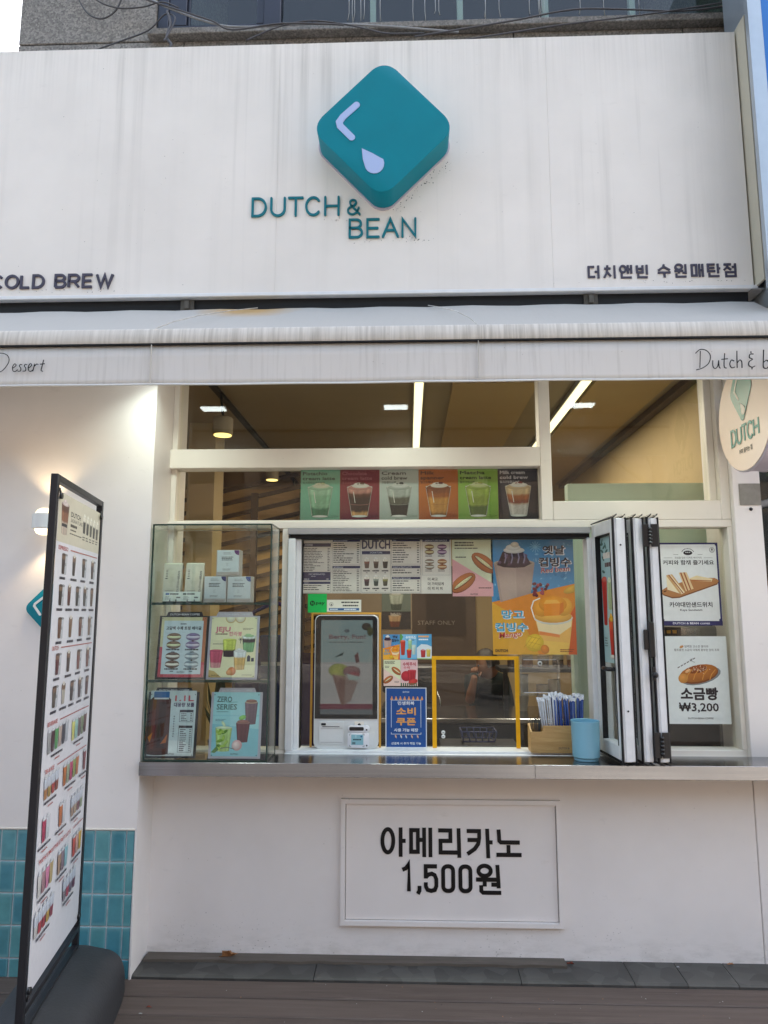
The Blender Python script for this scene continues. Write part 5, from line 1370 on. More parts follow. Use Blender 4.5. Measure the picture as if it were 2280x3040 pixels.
dposter('#262434', '#d3cfd4', 'Milk cream', 'cold brew', '밀크크림콜드브루', [(.42, '#cfc9c2'), (.14, '#8a3c1c'), (.18, '#a85a26'), (.26, '#d6b88c')], ('#ece4dc', '#8a2a34'), 5, X[5], X[6], 'milk cream cold brew poster, near black, last of the drink band', '#16151f')

# right window: two bakery posters
YR = .0895
p = Print(.306, .420, '#dfe3e0'); p.box(.018, .01, .982, .99, .03, '#2d2c5c'); p.rect(.0, .0, 1, .055, '#2d2c5c'); p.ell(.03, .065, .025, .018, '#2d2c5c'); p.ell(.97, .065, .025, .018, '#2d2c5c'); p.ell(.03, .975, .02, .015, '#2d2c5c'); p.ell(.97, .975, .02, .015, '#2d2c5c')
p.text('DUTCH & BEAN', .19, .016, .024, '#dfe0ea', 'l', .02, .42); p.text('COFFEE', .63, .016, .018, '#dfe0ea', 'l', .02, .16)
p.ell(.5, .875, .075, .028, '#2a2728'); p.ell(.5, .868, .06, .018, '#2a2728')
for a in range(20, 161, 14): p.ell(.5 + .1 * math.cos(R(a)), .872 + .055 * math.sin(R(a)), .007, .006, '#2a2728')
for k in (-.03, 0, .03): p.ell(.5 + k, .882, .01, .006, '#d5d9d6')
p.line([(.26, .855), (.34, .855)], .005, '#3a3838'); p.line([(.66, .855), (.74, .855)], .005, '#3a3838'); p.line([(.1, .815), (.24, .815)], .004, '#3a3838'); p.line([(.76, .815), (.9, .815)], .004, '#3a3838')
p.text('진심을 담은 디저트 베이커리', .5, .807, .018, '#3a3838', 'c', 0, .44); p.text('커피와 함께 즐기세요', .5, .735, .043, '#232124', 'c', .02, .84)
p.ell(.9, .91, .045, .045, '#5a5a5c', sq=True); p.ell(.9, .91, .04, .04, '#d5d9d6', sq=True); p.ell(.9, .915, .012, .02, '#2a2728', sq=True)
p.poly([(.02, .40), (.06, .36), (.2, .325), (.32, .33), (.95, .49), (.98, .53), (.95, .56), (.6, .565), (.12, .45)], '#7c4a26'); p.poly([(.02, .415), (.06, .375), (.2, .34), (.32, .345), (.95, .505), (.98, .535), (.92, .57), (.6, .575), (.12, .46)], '#b07a4a'); p.ell(.09, .41, .03, .009, '#6a3e20', 20)
def sand(a, b, c, d, e, f):
    p.poly([a, b, c, d], '#d9bd8a'); p.poly([a, b, e, f] if e else [a, b, c], '#efe3c4') if e else None
p.poly([(.5, .565), (.62, .60), (.88, .56), (.86, .525), (.56, .535)], '#e6d2a4'); p.poly([(.52, .55), (.86, .54), (.85, .53), (.54, .535)], '#a8683a')
p.poly([(.12, .60), (.22, .615), (.42, .40), (.36, .375), (.13, .43)], '#eadcb8'); p.poly([(.12, .60), (.16, .61), (.36, .385), (.33, .378)], '#c9a06a'); p.poly([(.155, .607), (.175, .611), (.39, .392), (.375, .385)], '#9c5a34'); p.poly([(.19, .612), (.22, .615), (.42, .40), (.41, .397)], '#c9a06a')
p.poly([(.33, .635), (.46, .64), (.56, .44), (.43, .41)], '#ddc292'); p.poly([(.35, .636), (.375, .637), (.47, .42), (.45, .415)], '#9c5a34'); p.poly([(.405, .638), (.43, .639), (.52, .432), (.5, .427)], '#9c5a34'); p.poly([(.33, .635), (.34, .70), (.45, .705), (.46, .64)], '#e9dab4') if False else None
p.text('카야대만샌드위치', .5, .225, .047, '#232124', 'c', .02, .70); p.text('Kaya Sandwich', .5, .175, .024, '#3a3838', 'c', .01, .36); clipx(p)
post(p, 'bakery_poster', 1.277, 1.536, YR, 'white sandwich poster with navy border in the right window', 'poster')
p = Print(.310, .428, '#dde4e1')
p.text('담백한 고소한 풍미와', .52, .87, .022, '#5a5654', 'c', .01, .38); p.ell(.28, .878, .035, .014, '#c48a4a', 25); p.text('짭조름한 소금이 더해져 풍부한 맛의 조화', .52, .83, .022, '#5a5654', 'c', .01, .72)
[p.line([(.2 + .05 * q, .635 + .02 * q), (.2 + .05 * q + .036, .635 + .02 * q + .0145)], .016, '#6a6664') for q in range(6)]; p.line([(.4, .73), (.44, .74), (.43, .71), (.48, .70)], .006, '#4a4644')
p.ell(.56, .545, .33, .095, '#8d9492', 14); p.ell(.53, .565, .32, .105, '#8a4a1a', 12); p.ell(.53, .575, .31, .095, '#b06a28', 12); p.ell(.28, .515, .08, .055, '#c98a40', 30); p.ell(.50, .62, .17, .045, '#8c4616', 10)
for k, (x, a) in enumerate(((.33, 64), (.44, 68), (.58, 74), (.7, 80))): p.line([(x, .50), (x + .03, .56), (x + .1, .62)], .016, '#c9883a')
p.ell(.36, .60, .05, .018, '#e3b27a', 30)
rr_ = random.Random(6)
for i in range(40): p.ell(.52 + rr_.gauss(0, .09), .625 + rr_.gauss(0, .02), .006, .004, '#ead9bc', 0, 6)
p.text('소금빵', .52, .285, .105, '#2a2428', 'c', .05, .58); p.text('₩3,200', .5, .145, .09, '#2a2428', 'c', .028, .62); p.text('DUTCH+BEAN COFFEE', .52, .055, .018, '#4a4648', 'c', .01, .4)
post(p, 'bakery_poster', 1.284, 1.055, YR, 'pale green salt bread poster priced 3,200 under the sandwich poster', 'poster')

# faded poster in the folded panel
p = Print(.172, .60, '#a9c8ca'); rr_ = random.Random(12)
for k in range(10): p.ell(rr_.uniform(.05, .9), rr_.uniform(.72, .97), .12, .012, '#4a6a62', rr_.uniform(-60, 60), 8)
p.rows(.2, .95, .82, .88, 1, '#e9ded4', None, 7, .8, (.95, 1)); p.rows(.3, .95, .75, .80, 1, '#5a3a3a', None, 8, .7, (.9, 1))
p.cup(.2, .30, .4, .36, [(1, '#c23a34')], .6, None, '#d86a5a'); p.cup(.6, .42, .36, .22, [(1, '#b4c79a')], .7, '#dfe8c8'); p.cup(.62, .04, .42, .30, [(.75, '#c42e2c'), (.25, '#d6502e')], .5, '#e9b83a'); p.ell(.62, .05, .2, .015, '#e2e0d4'); p.rows(.05, .3, .12, .2, 4, '#5a6a6a', None, 3, .4, (.8, 1)); clipx(p)
p.build('fruit_poster', PA, label='faded fruit drinks poster stuck to the front folding panel', cat='poster')

# ------------------------------------------------------------------ kiosk in its taped opening
ko = emp('order_kiosk', (-.3145, .06, .93), 'white self order kiosk with tall dark touch screen in the serving window', 'kiosk')
PK = Pl((0, .062, 0))
obj('body', prism(bmesh.new(), rrect(-.476, .931, -.153, 1.589, .028, 6), PK, -.07, 0, bev=.004), M['white'], ko, smooth=35)
obj('bezel', prism(bmesh.new(), [(-.4715, 1.076), (-.1575, 1.076)] + [q for q in rrect(-.4715, 1.3, -.1575, 1.585, .025, 6)[7:21]], PK, .0005, .003), M['black'], ko, smooth=30)
p = Print(.262, .466, '#b9d2d0'); p.rect(0, 0, 1, .18, '#dfd9d6'); p.rect(0, .18, 1, .55, '#d9d6d2'); p.rect(0, .055, 1, .11, '#9c4a5c'); p.rect(0, 0, 1, .055, '#8c9296')
p.text('Berry, Fun!', .16, .80, .045, '#9a6a72', 'l', .04, .70); p.rows(.16, .86, .745, .78, 1, '#7d9090', None, 3, .4, (.95, 1)); p.ell(.5, .885, .05, .02, '#8a8f92')
p.ell(.35, .46, .2, .075, '#b9bf58'); p.ell(.3, .44, .12, .05, '#c9cc62'); p.ell(.6, .45, .17, .06, '#9c6a6e'); p.ell(.64, .42, .12, .03, '#b04a58')
p.poly([(.22, .42), (.48, .40), (.66, .35), (.46, .10), (.40, .10)], '#9c7468'); p.poly([(.48, .40), (.72, .34), (.58, .14), (.46, .1)], '#b49a90'); p.poly([(.5, .43), (.78, .39), (.7, .36), (.55, .36)], '#c9dcd2')
p.poly([(.25, .6), (.45, .66), (.42, .62)], '#4a6260'); p.poly([(.65, .62), (.72, .66), (.75, .55), (.68, .54)], '#7a4a52'); p.ell(.88, .93, .09, .04, '#5a4a38'); p.ell(.95, .88, .06, .05, '#6a6a3c')
p.text('BERRY DESSERT', .5, .068, .022, '#d5b9c0', 'c', .02, .3) if False else None
p.build('display', Pl((-.444, .0585, 1.097)), M['display'], parent=ko)
obj('screen_glass', bx(-.4715, -.1575, .0545, .0575, 1.077, 1.578), M['screenglass'], ko)
rp_ = obj('printer_flap', prism(bmesh.new(), rrect(-.447, .953, -.325, 1.062, .004), PK, .0005, .006, bev=.0015), M['white'], ko)
obj('printer_slot', bx(-.432, -.346, .0545, .0558, 1.037, 1.0395), M['dark'], rp_)
obj('flap_line', bx(-.441, -.331, .0545, .0558, .962, .9635), M['alu2'], rp_)
obj('flap_line', bx(-.441, -.331, .0545, .0558, 1.030, 1.0308), M['alu2'], rp_)
obj('indicator', prism(bmesh.new(), rrect(-.438, 1.044, -.414, 1.055, .004), PK, .0065, .0075), M['dark'], rp_)
sc_ = obj('scanner_plate', bx(-.272, -.224, .0585, .0615, 1.031, 1.063, .001), M['frame'], ko)
obj('scanner_eye', lathe(bmesh.new(), [(.0075, 0), (.0075, .003), (.004, .004), (0, .004)], (-.2475, .0582, 1.047), 18, axis='Y'), M['black'], sc_)
obj('reader_plate', prism(bmesh.new(), rrect(-.317, .947, -.174, 1.012, .006), PK, .0005, .004), M['white'], ko)
rd = obj('card_reader', prism(bmesh.new(), rrect(-.304, .940, -.198, 1.012, .012), PK, .005, .022, bev=.003), M['card'], ko, smooth=35)
rd2 = obj('card_reader_display', prism(bmesh.new(), rrect(-.303, 1.0145, -.196, 1.046, .0145), PK, .005, .020, bev=.003), M['card'], ko, smooth=35)
obj('reader_window', prism(bmesh.new(), rrect(-.296, 1.0215, -.224, 1.039, .006), PK, .0205, .0212), M['black'], rd2)
obj('reader_button', lathe(bmesh.new(), [(.004, 0), (0, .001)], (-.210, .062 - .0205, 1.0255), 12, axis='Y'), M['black'], rd2)
p = Print(.060, .049, '#8fc0cc'); p.rect(.08, .05, .35, .28, '#5f7c84'); p.ell(.84, .82, .08, .08, '#3a6a9c', sq=True); p.rows(.15, .85, .40, .62, 1, '#24434c', None, 2, .6, (.95, 1)); p.rect(.3, .7, .45, .95, '#a9d2da')
p.build('reader_screen', Pl((-.286, .062 - .0232, .954)), M['print'], parent=rd)
for cx, cz, dx, dz in ((-.294, 1.006, .008, -.008), (-.222, 1.006, -.008, -.008), (-.294, .946, .008, .008), (-.222, .946, -.008, .008)):
    bm = bmesh.new(); stroke(bm, [(cx + dx, cz), (cx, cz), (cx, cz + dz)], .0014, Pl((0, .062 - .0222, 0)), 0, .0006); obj('corner_mark', bm, M['dark'], rd)
obj('reader_button', lathe(bmesh.new(), [(.004, 0), (0, .001)], (-.209, .062 - .0222, .951), 12, axis='Y'), M['black'], rd)

def tape(name, x0, x1, z0, z1, w, y, m, label):
    t = emp(name, ((x0 + x1) / 2, y, z0), label, 'tape frame')
    obj('tape_strip', bx(x0, x0 + w, y - .001, y, z0, z1 - w * .9), M[m], t); obj('tape_strip', bx(x1 - w, x1, y - .001, y, z0, z1 - w * .9), M[m], t)
    obj('tape_strip', bx(x0 - .001, x1 + .001, y - .0014, y, z1 - w * .88, z1), M[m], t); return t
tape('tape_outline', -.501, -.141, .9305, 1.602, .011, .1025, 'yellow2', 'faded yellow tape edging the opening round the kiosk')
tape('tape_outline', .118, .556, .9305, 1.382, .021, .1020, 'yellow', 'bright yellow tape outlining the small hatch beside the clear box')
for z, in ((.985,), (1.0,)):
    pass
fg = emp('finger_pull', (.172, .1, .975), 'two small round white stickers at the lower left of the yellow hatch', 'sticker')
for z in (.986, 1.006):
    obj('disc', lathe(bmesh.new(), [(.0098, 0), (.0098, .001), (0, .0012)], (.172, .1025, z), 18, axis='Y'), M['white'], fg)
    obj('disc_mark', bx(.167, .177, .1009, .1012, z - .001, z + .001), M['dark'], fg)
ab = emp('clear_box', (.655, .06, 1.185), 'clear acrylic notice box on the glass right of the yellow hatch', 'acrylic box')
obj('back_sheet', bx(.556, .757, .096, .0985, 1.188, 1.383), M['acryl'], ab)
for a in ((.556, .757, .070, .0955, 1.188, 1.199), (.556, .757, .070, .0955, 1.372, 1.383), (.556, .567, .070, .0955, 1.1995, 1.3715), (.746, .757, .070, .0955, 1.1995, 1.3715)): obj('box_side', bx(*a, .001), M['acryl'], ab)
obj('box_rim', bx(.575, .738, .068, .0695, 1.205, 1.208), M['film'], ab); obj('box_rim', bx(.575, .738, .068, .0695, 1.366, 1.368), M['film'], ab)
obj('lock_disc', lathe(bmesh.new(), [(.012, 0), (.012, .003), (.006, .004), (0, .004)], (.662, .094, 1.347), 18, axis='Y'), M['white'], ab); obj('lock_core', lathe(bmesh.new(), [(.005, 0), (0, .002)], (.662, .0895, 1.347), 14, axis='Y'), M['dark'], ab)

# ------------------------------------------------------------------ counter top goods
sb = emp('straw_box', (.69, .04, .9305), 'pale bamboo straw box branded in small letters, beside the blue cup', 'straw box')
x0, x1, y0, y1, z0 = .590, .864, -.008, .082, .9306
t_ = .008
obj('front_board', prism(bmesh.new(), [(x0, z0), (x1, z0), (x1, 1.057), (.650, 1.057), (.646, 1.028), (x0, 1.028)], Pl((0, y0, 0)), -t_, 0), M['bamboo'], sb)
obj('back_board', bx(x0, x1, y1 - t_, y1, z0, 1.057, .001), M['bamboo'], sb)
bm = prism(bmesh.new(), [(-y0 - t_ - .0003, z0), (-y0 - t_ - .0003, 1.028), (-y1 + t_ + .0003, 1.057), (-y1 + t_ + .0003, z0)][::-1], Pl((x0, 0, 0), (0, -1, 0), (0, 0, 1)), -t_, 0)
obj('end_board', bm, M['bamboo'], sb)
obj('end_board', bx(x1 - t_, x1, y0 + t_ + .0003, y1 - t_ - .0003, z0, 1.057), M['bamboo'], sb)
obj('divider', bx(.652, .658, y0 + t_ + .0003, y1 - t_ - .0003, z0, 1.04), M['bamboo'], sb)
obj('base_board', bx(x0 + t_ + .0003, x1 - t_ - .0003, y0 + t_ + .0003, y1 - t_ - .0003, z0, z0 + .006), M['bamboo'], sb)
vs, fcs, tw = textgeo('DUTCH & ', .02); bm = bmesh.new(); PB = Pl((0, y0 - .0004, 0)); vv = [bm.verts.new(PB.p(.722 + x * .052 / tw, .948 + y * .013)) for x, y in vs]
for f in fcs:
    try: bm.faces.new([vv[i] for i in f])
    except ValueError: pass
obj('burnt_mark', bm, M['oldwood'], sb)
rs = random.Random(21)
def straw(x, y, zb, zt, lean, r, m, name, label, group, film=False):
    bm = bmesh.new(); P0, P1 = Vector((x, y, zb)), Vector((x + lean[0], y + lean[1], zt)); tube(bm, [P0, P1], r * .82, 6)
    mats = [M[m]]
    if film:
        mats.append(M['film']); D = (P1 - P0).normalized()
        a = P1; q = rs.uniform(-.006, .006)
        v = [bm.verts.new(c) for c in (a + Vector((-r * 1.5, -.001, -.004)), a + Vector((r * 1.5, -.001, -.004)), a + D * .016 + Vector((r * 1.9 + q, -.002, 0)), a + D * rs.uniform(.009, .018) + Vector((q * .4, .003, .002)), a + D * .014 + Vector((-r * 1.9 + q, -.002, 0)))]
        f = bm.faces.new(v); f.material_index = 1
    o = obj(name, bm, mats, label=label, cat='straw' if m != 'blackstick' else 'stir stick', group=group)
    return o
for k in range(16):
    row, c = divmod(k, 8); x = .668 + c * .0075 + rs.uniform(-.002, .002)
    straw(x, .012 + row * .022, .94, 1.17 + .028 * (c / 8) + rs.uniform(-.008, .008), (-.032 + c * .004 + rs.uniform(-.004, .004), rs.uniform(.0, .01)), .0035, 'wrap', 'straw', 'white paper wrapped straw packed in the left half of the bamboo box', 'white wrapped straws in the bamboo box', True)
for k in range(34):
    row, c = divmod(k, 17); x = .717 + c * .0080 + rs.uniform(-.002, .002)
    straw(x, .014 + row * .024 + rs.uniform(-.004, .006), .94, 1.183 + rs.uniform(-.012, .012), (-.012 + c * .0012 + rs.uniform(-.006, .008), rs.uniform(.0, .012)), .0042, 'bluestraw', 'straw', 'film wrapped dark blue straw packed in the right half of the bamboo box', 'blue straws in the bamboo box', True)
for k in range(13):
    x = .612 + rs.uniform(-.010, .026); straw(x, .03 + rs.uniform(-.016, .016), .94, 1.085 + rs.uniform(-.012, .012), ((x - .622) * .8 + rs.uniform(-.006, .006), rs.uniform(-.01, .01)), .0026, 'blackstick', 'stir_stick', 'thin black stir stick bunched in the low front corner of the bamboo box', 'black stir sticks in the bamboo box')
cu_ = emp('cup', (.829, -.105, .918), 'pale blue plastic cup with stepped foot on the steel counter', 'cup')
obj('cup_body', lathe(bmesh.new(), [(.054, .0), (.056, .003), (.056, .012), (.059, .014), (.062, .018), (.0655, .172), (.0665, .178), (.066, .180), (.0625, .178), (.0585, .02), (0, .018)], (.829, -.105, .9178), 56), M['cup'], cu_, smooth=32)

# ------------------------------------------------------------------ inside the showcase
def bag(x, label):
    t = emp('coffee_bag', (x, -.10, 1.648), label, 'coffee bag', 'coffee bags on the top shelf')
    bm = bmesh.new(); n, m = 8, 12; w, h, z0 = .046, .196, 1.6485
    F_, B_ = [], []
    for j in range(m + 1):
        v = j / m; th = .026 * (1 - v) ** .6 + .002; ww = w * (1 - .03 * math.sin(v * 9))
        F_.append([bm.verts.new((x + ww * (2 * i / n - 1), -.10 - th * (1 - (2 * i / n - 1) ** 4) - .002, z0 + h * v)) for i in range(n + 1)])
        B_.append([bm.verts.new((x + ww * (2 * i / n - 1), -.10 + th * (1 - (2 * i / n - 1) ** 4), z0 + h * v)) for i in range(n + 1)])
    for j in range(m):
        for i in range(n):
            bm.faces.new((F_[j][i], F_[j][i + 1], F_[j + 1][i + 1], F_[j + 1][i])); bm.faces.new((B_[j][i + 1], B_[j][i], B_[j + 1][i], B_[j + 1][i + 1]))
        bm.faces.new((B_[j][0], F_[j][0], F_[j + 1][0], B_[j + 1][0])); bm.faces.new((F_[j][n], B_[j][n], B_[j + 1][n], F_[j + 1][n]))
    for i in range(n): bm.faces.new((F_[m][i], F_[m][i + 1], B_[m][i + 1], B_[m][i])); bm.faces.new((B_[0][i], B_[0][i + 1], F_[0][i + 1], F_[0][i]))
    bmesh.ops.recalc_face_normals(bm, faces=bm.faces); obj('bag_body', bm, M['bag'], t, smooth=True)
    p = Print(.088, .185, '#cfc8b6', .0005); p.text('DUTCH+BEAN COFFEE', .80, .30, .06, '#33303a', 'l', .02, .70 * 2.0, 90) if False else None
    for v in (0,): p.text('DUTCH+BEAN', .90, .26, .055, '#33303a', 'l', .03, 1.15, 90)
    p.rect(.10, .60, .46, .62, '#1c1a1e'); p.rows(.12, .4, .64, .86, 5, '#4a4848', None, 3, .4, (.5, 1)); p.rows(.14, .62, .27, .29, 1, '#4a4848', None, 4, .6, (.9, 1)); p.rows(.14, .7, .225, .255, 1, '#33303a', None, 5, .7, (.95, 1)); p.rows(.14, .6, .15, .18, 1, '#6a6868', None, 6, .5, (.9, 1))
    p.V = [(min(max(a, 0), p.w), min(max(b, 0), p.h), c) for a, b, c in p.V]
    tl = 7.5; p.build('bag_print', Pl((x - .044, -.1325, 1.655), (1, 0, 0), (0, math.sin(R(tl)), math.cos(R(tl)))), M['vinyl'], parent=t)
bag(-1.161, 'cream coffee bag on the top shelf, at the case wall'); bag(-1.052, 'cream coffee bag on the top shelf, next to the boxes')
pcard = emp('price_card', (-1.10, -.15, 1.648), 'white price card on small clips before the two coffee bags', 'price card')
p = Print(.181, .047, '#dfe3da'); p.rect(.06, .66, .16, .86, '#4a6a9c'); p.rect(.53, .66, .62, .86, '#4a5a52'); p.rows(.18, .42, .66, .86, 1, '#2a2a2e', None, 2, .7, (.95, 1)); p.rows(.64, .86, .66, .86, 1, '#2a2a2e', None, 3, .7, (.95, 1)); p.rows(.06, .3, .14, .56, 4, '#7d8286', None, 4, .4); p.rows(.55, .76, .14, .56, 4, '#7d8286', None, 5, .4); p.rows(.36, .47, .3, .5, 1, '#2a2a2e', None, 6, .7, (.95, 1)); p.rows(.84, .95, .3, .5, 1, '#2a2a2e', None, 6, .7, (.95, 1)); p.line([(.5, .1), (.5, .9)], .002, '#b5bab4')
p.build('card_sheet', Pl((-1.190, -.158, 1.655), (1, 0, 0), (0, .12, 1)), parent=pcard)
obj('card_foot', bx(-1.192, -1.008, -.156, -.148, 1.6485, 1.6545), M['black'], pcard)
for x in (-1.155, -1.125, -1.07, -1.035): obj('clip', bx(x - .0015, x + .0015, -.163, -.1585, 1.6485, 1.664), M['black'], pcard)
def cbox(x0, x1, z0, z1, corner, label):
    t = emp('coffee_box', ((x0 + x1) / 2, -.09, z0), label, 'box', 'small coffee boxes stacked in the showcase')
    obj('carton', bx(x0, x1, -.12, -.055, z0, z1, .002), M['kraft'], t)
    w, h = x1 - x0 - .008, z1 - z0 - .022
    p = Print(w, h, '#cdd3d6', .0006); p.ell(1.0, 1.0, .22, .22, corner, 0, 18, 180, 270, True); p.poly([(1, 1), (.78, 1), (1, .78)], corner); p.rows(.28, .72, .80, .92, 2, '#8a8a90', None, 2, .4, (.7, .9)); p.rows(.2, .8, .52, .72, 3, '#2c2c34', None, 3, .5, (.7, .95)); p.rows(.42, .58, .26, .42, 3, '#8a8a90', None, 4, .25, (.5, .9)); p.rows(.26, .74, .06, .16, 2, '#6a6a70', None, 5, .4, (.7, .95))
    p.build('carton_label', Pl((x0 + .004, -.1206, z0 + .02)), parent=t)
    p = Print(.045, .006, '#b4aca8', .0003); p.rows(0, 1, .1, .9, 1, '#9a7a70', None, 4, .5, (.95, 1)); p.build('carton_print', Pl((x1 - .055, -.1204, z0 + .006)), parent=t)
cbox(-1.003, -.890, 1.6485, 1.778, '#2a3468', 'small coffee box with navy corner mark, lower one next to the bags')
cbox(-.887, -.768, 1.6485, 1.777, '#2c4f90', 'small coffee box with blue corner mark, lower one at the case side')
cbox(-.944, -.829, 1.779, 1.907, '#5a2468', 'small coffee box with purple corner mark, topmost of the three')

def board(x, z, yb, tilt, label, sheet, rim, roll=0.0):
    """charcoal acrylic board with a tabbed head and a printed sheet; a pale rim colour paints in reflections"""
    ct_, st_ = math.cos(R(tilt)), math.sin(R(tilt)); pl = Pl((x, yb, z), (math.cos(R(roll)), math.sin(R(roll)), 0), (0, st_, ct_))
    t = emp('menu_board', tuple(pl.p(.12, 0)), label, 'menu board', 'tabbed menu boards in the showcase')
    w, h = .244, .300
    out = [(0, 0), (w, 0), (w, h), (w - .032, h), (w - .040, h + .020), (.040, h + .020), (.032, h), (0, h)]
    bm = prism(bmesh.new(), out, pl, -.004, 0); obj('board', bm, M[rim], t)
    vs, fcs, tw = textgeo('DUTCH+BEAN COFFEE', .01); bm = bmesh.new(); vv = [bm.verts.new(pl.p(.05 + a * .144 / tw, h + .003 + b * .013, .0006)) for a, b in vs]
    for f in fcs:
        try: bm.faces.new([vv[i] for i in f])
        except ValueError: pass
    obj('lettering', bm, M['film'], t)
    sheet.build('sheet', Pl(pl.p(.012, .010, .0016), pl.r, pl.u), parent=t)
    for a, b in ((.017, .015), (w - .017, .015), (.017, h - .012), (w - .017, h - .012)):
        bm = bmesh.new(); prism(bm, [(a + .0022 * math.cos(k), b + .0022 * math.sin(k)) for k in (0, 1.05, 2.1, 3.15, 4.2, 5.25)], pl, .004, .006); obj('stud', bm, M['dark'], t)
p = Print(.220, .284, '#cfc9a0'); p.poly([(0, 0), (1, 0), (1, .5), (0, .5)], '#c04a58'); p.poly([(.9, .25), (1, .25), (1, 1), (.9, 1)], '#b06a4a'); p.rect(.06, .05, .93, .94, '#c9d6dd')
p.rows(.42, .56, .87, .90, 1, '#4a4a50', None, 3, .6, (.95, 1)); p.text('고담백 수제 토핑 베이글', .5, .79, .045, '#2a2830', 'c', .04, .78)
for r in range(2):
    for c in range(2):
        cx, cy = .30 + .42 * c, .60 - .32 * r; bagel(p, cx, cy, .32, ('#7d5f4a', '#8878a0', '#6a5044', '#8d9aa4')[r * 2 + c], ('#dfe0b4', '#d6cfe0', '#efe6da', '#dfe6ea')[r * 2 + c]); p.rows(cx - .16, cx + .16, cy - .165, cy - .125, 1, '#3a3a42', None, 3, .6, (.9, 1)); p.rows(cx - .04, cx + .04, cy - .195, cy - .17, 1, '#3a3a42', None, 3, .6, (.9, 1))
p.text('DUTCH', .5, .075, .022, '#2a2830', 'c', .03, .16); board(-1.206, 1.287, -.178, 7, 'bagel menu board with red lower border, middle shelf beside the wall', p, 'dark')
p = Print(.220, .284, '#f0e9c2'); p.ell(.42, .99, .12, .12, '#e6c88a', sq=True); p.ell(.63, .99, .12, .12, '#e6c88a', sq=True); p.ell(.42, .99, .10, .10, '#f3ead0', sq=True); p.ell(.63, .99, .10, .10, '#f3ead0', sq=True); p.rect(0, .997, 1, 1.0, '#f0e9c2')
p.text('JEJU', .10, .76, .075, '#d8788a', 'l', .05, .32); p.text('한라봉', .40, .69, .055, '#dd8a94', 'l', .035, .28); p.rows(.10, .38, .70, .73, 1, '#8a7a6a', None, 3, .7, (.95, 1))
p.cup(.42, .34, .30, .28, [(.4, '#3a2c3c'), (.6, '#d3dc6a')], .8); p.cup(.84, .42, .30, .26, [(.6, '#7dba86'), (.25, '#33303a'), (.15, '#dfe9e2')], .72, '#a9cf9c'); p.cup(.14, .16, .30, .28, [(.3, '#e9a0a4'), (.7, '#cf5c78')], .72); p.cup(.66, .13, .28, .30, [(.68, '#e6ba72'), (.32, '#e9eef0')], .78, '#f0f3f3')
p.ell(.5, .10, .09, .09, '#e08a5a', sq=True); p.ell(.44, .08, .06, .06, '#e9a878', sq=True); p.rect(.82, .26, .89, .34, '#3a4058'); p.rect(.91, .26, .97, .32, '#3a4058'); p.poly([(.82, .34), (.855, .37), (.89, .34)], '#3a4058')
p.line([(.66, .56), (.66, .63)], .012, '#3c4c50'); p.line([(.73, .55), (.73, .60)], .012, '#3c4c50')
for a in range(0, 360, 60): p.line([(.66, .63), (.66 + .05 * math.cos(R(a)), .63 + .03 * math.sin(R(a)))], .010, '#3c4c50')
p.poly([(0, .0), (.28, 0), (.12, .10), (0, .12)], '#cfae72'); p.text('DUTCH', .06, .02, .022, '#2a2830', 'l', .03, .16); p.rows(.72, .95, .03, .05, 1, '#b0a488', None, 3, .5, (.95, 1)); p.rows(.06, .3, .54, .56, 1, '#7a7468', None, 4, .5, (.95, 1)); p.rows(.7, .95, .78, .82, 2, '#7a7468', None, 4, .4, (.5, 1)); clipx(p)
board(-.962, 1.287, -.176, 7, 'cream and pink jeju drinks board with palm trees, middle shelf', p, 'signrim')  # pale board colour paints in the grey reflection on charcoal acrylic
p = Print(.220, .296, '#c9d6da'); p.ell(.55, .02, .5, .22, '#e6ecee'); p.poly([(0, .03), (.46, .03), (.45, .86), (.40, .90), (.06, .90), (0, .86)], '#4a2320'); p.poly([(.05, .1), (.14, .1), (.13, .86), (.06, .86)], '#6a332a'); p.rect(.2, .12, .36, .82, '#33191b'); p.poly([(0, .28), (.1, .36), (.05, .2)], '#c9742a'); p.poly([(.28, .18), (.42, .33), (.40, .2)], '#b8622a'); p.ell(.22, .04, .24, .03, '#3a1c1c'); p.rr(.07, .885, .41, .985, .02, '#2f6aa6'); p.rect(.08, .865, .40, .89, '#d9dde0')
p.text('1.1L', .54, .84, .085, '#c2505c', 'l', .04, .40); p.text('대용량 보틀', .52, .755, .05, '#4a3f5c', 'l', .045, .44)
for a, b, n in ((.52, .70, 5), (.06, .46, 12)):
    p.box(.66, a, .95, b, .008, '#3a3a44'); p.rect(.66, b - .035, .95, b, '#3a3a44'); p.rows(.69, .93, a + .01, b - .045, n, '#3a3a44', .04, n, .45, (.3, .6))
p.rows(.53, .56, .28, .62, 9, '#5a6068', None, 3, .5, (.9, 1)); p.text('DUTCH', .44, .02, .022, '#2a2830', 'l', .03, .15); clipx(p)
board(-1.240, .928, -.184, 6, 'board with a tall iced coffee bottle and blue cap, bottom shelf by the wall', p, 'dark')
p = Print(.220, .290, '#a9dbe2'); p.poly([(0, 0), (1, 0), (1, .42), (0, .5)], '#8fcbd8'); p.rect(0, .62, 1, .64, '#9fd3dc')
p.text('ZERO', .07, .845, .085, '#4f6a66', 'l', .02, .33); p.text('SERIES', .07, .725, .085, '#4f6a66', 'l', .02, .44); p.line([(.30, .835), (.52, .845)], .01, '#5fa89c'); p.rows(.08, .34, .68, .70, 1, '#6a8a90', None, 3, .5, (.95, 1)); p.rows(.06, .3, .54, .58, 2, '#6a8a90', None, 4, .4, (.6, 1))
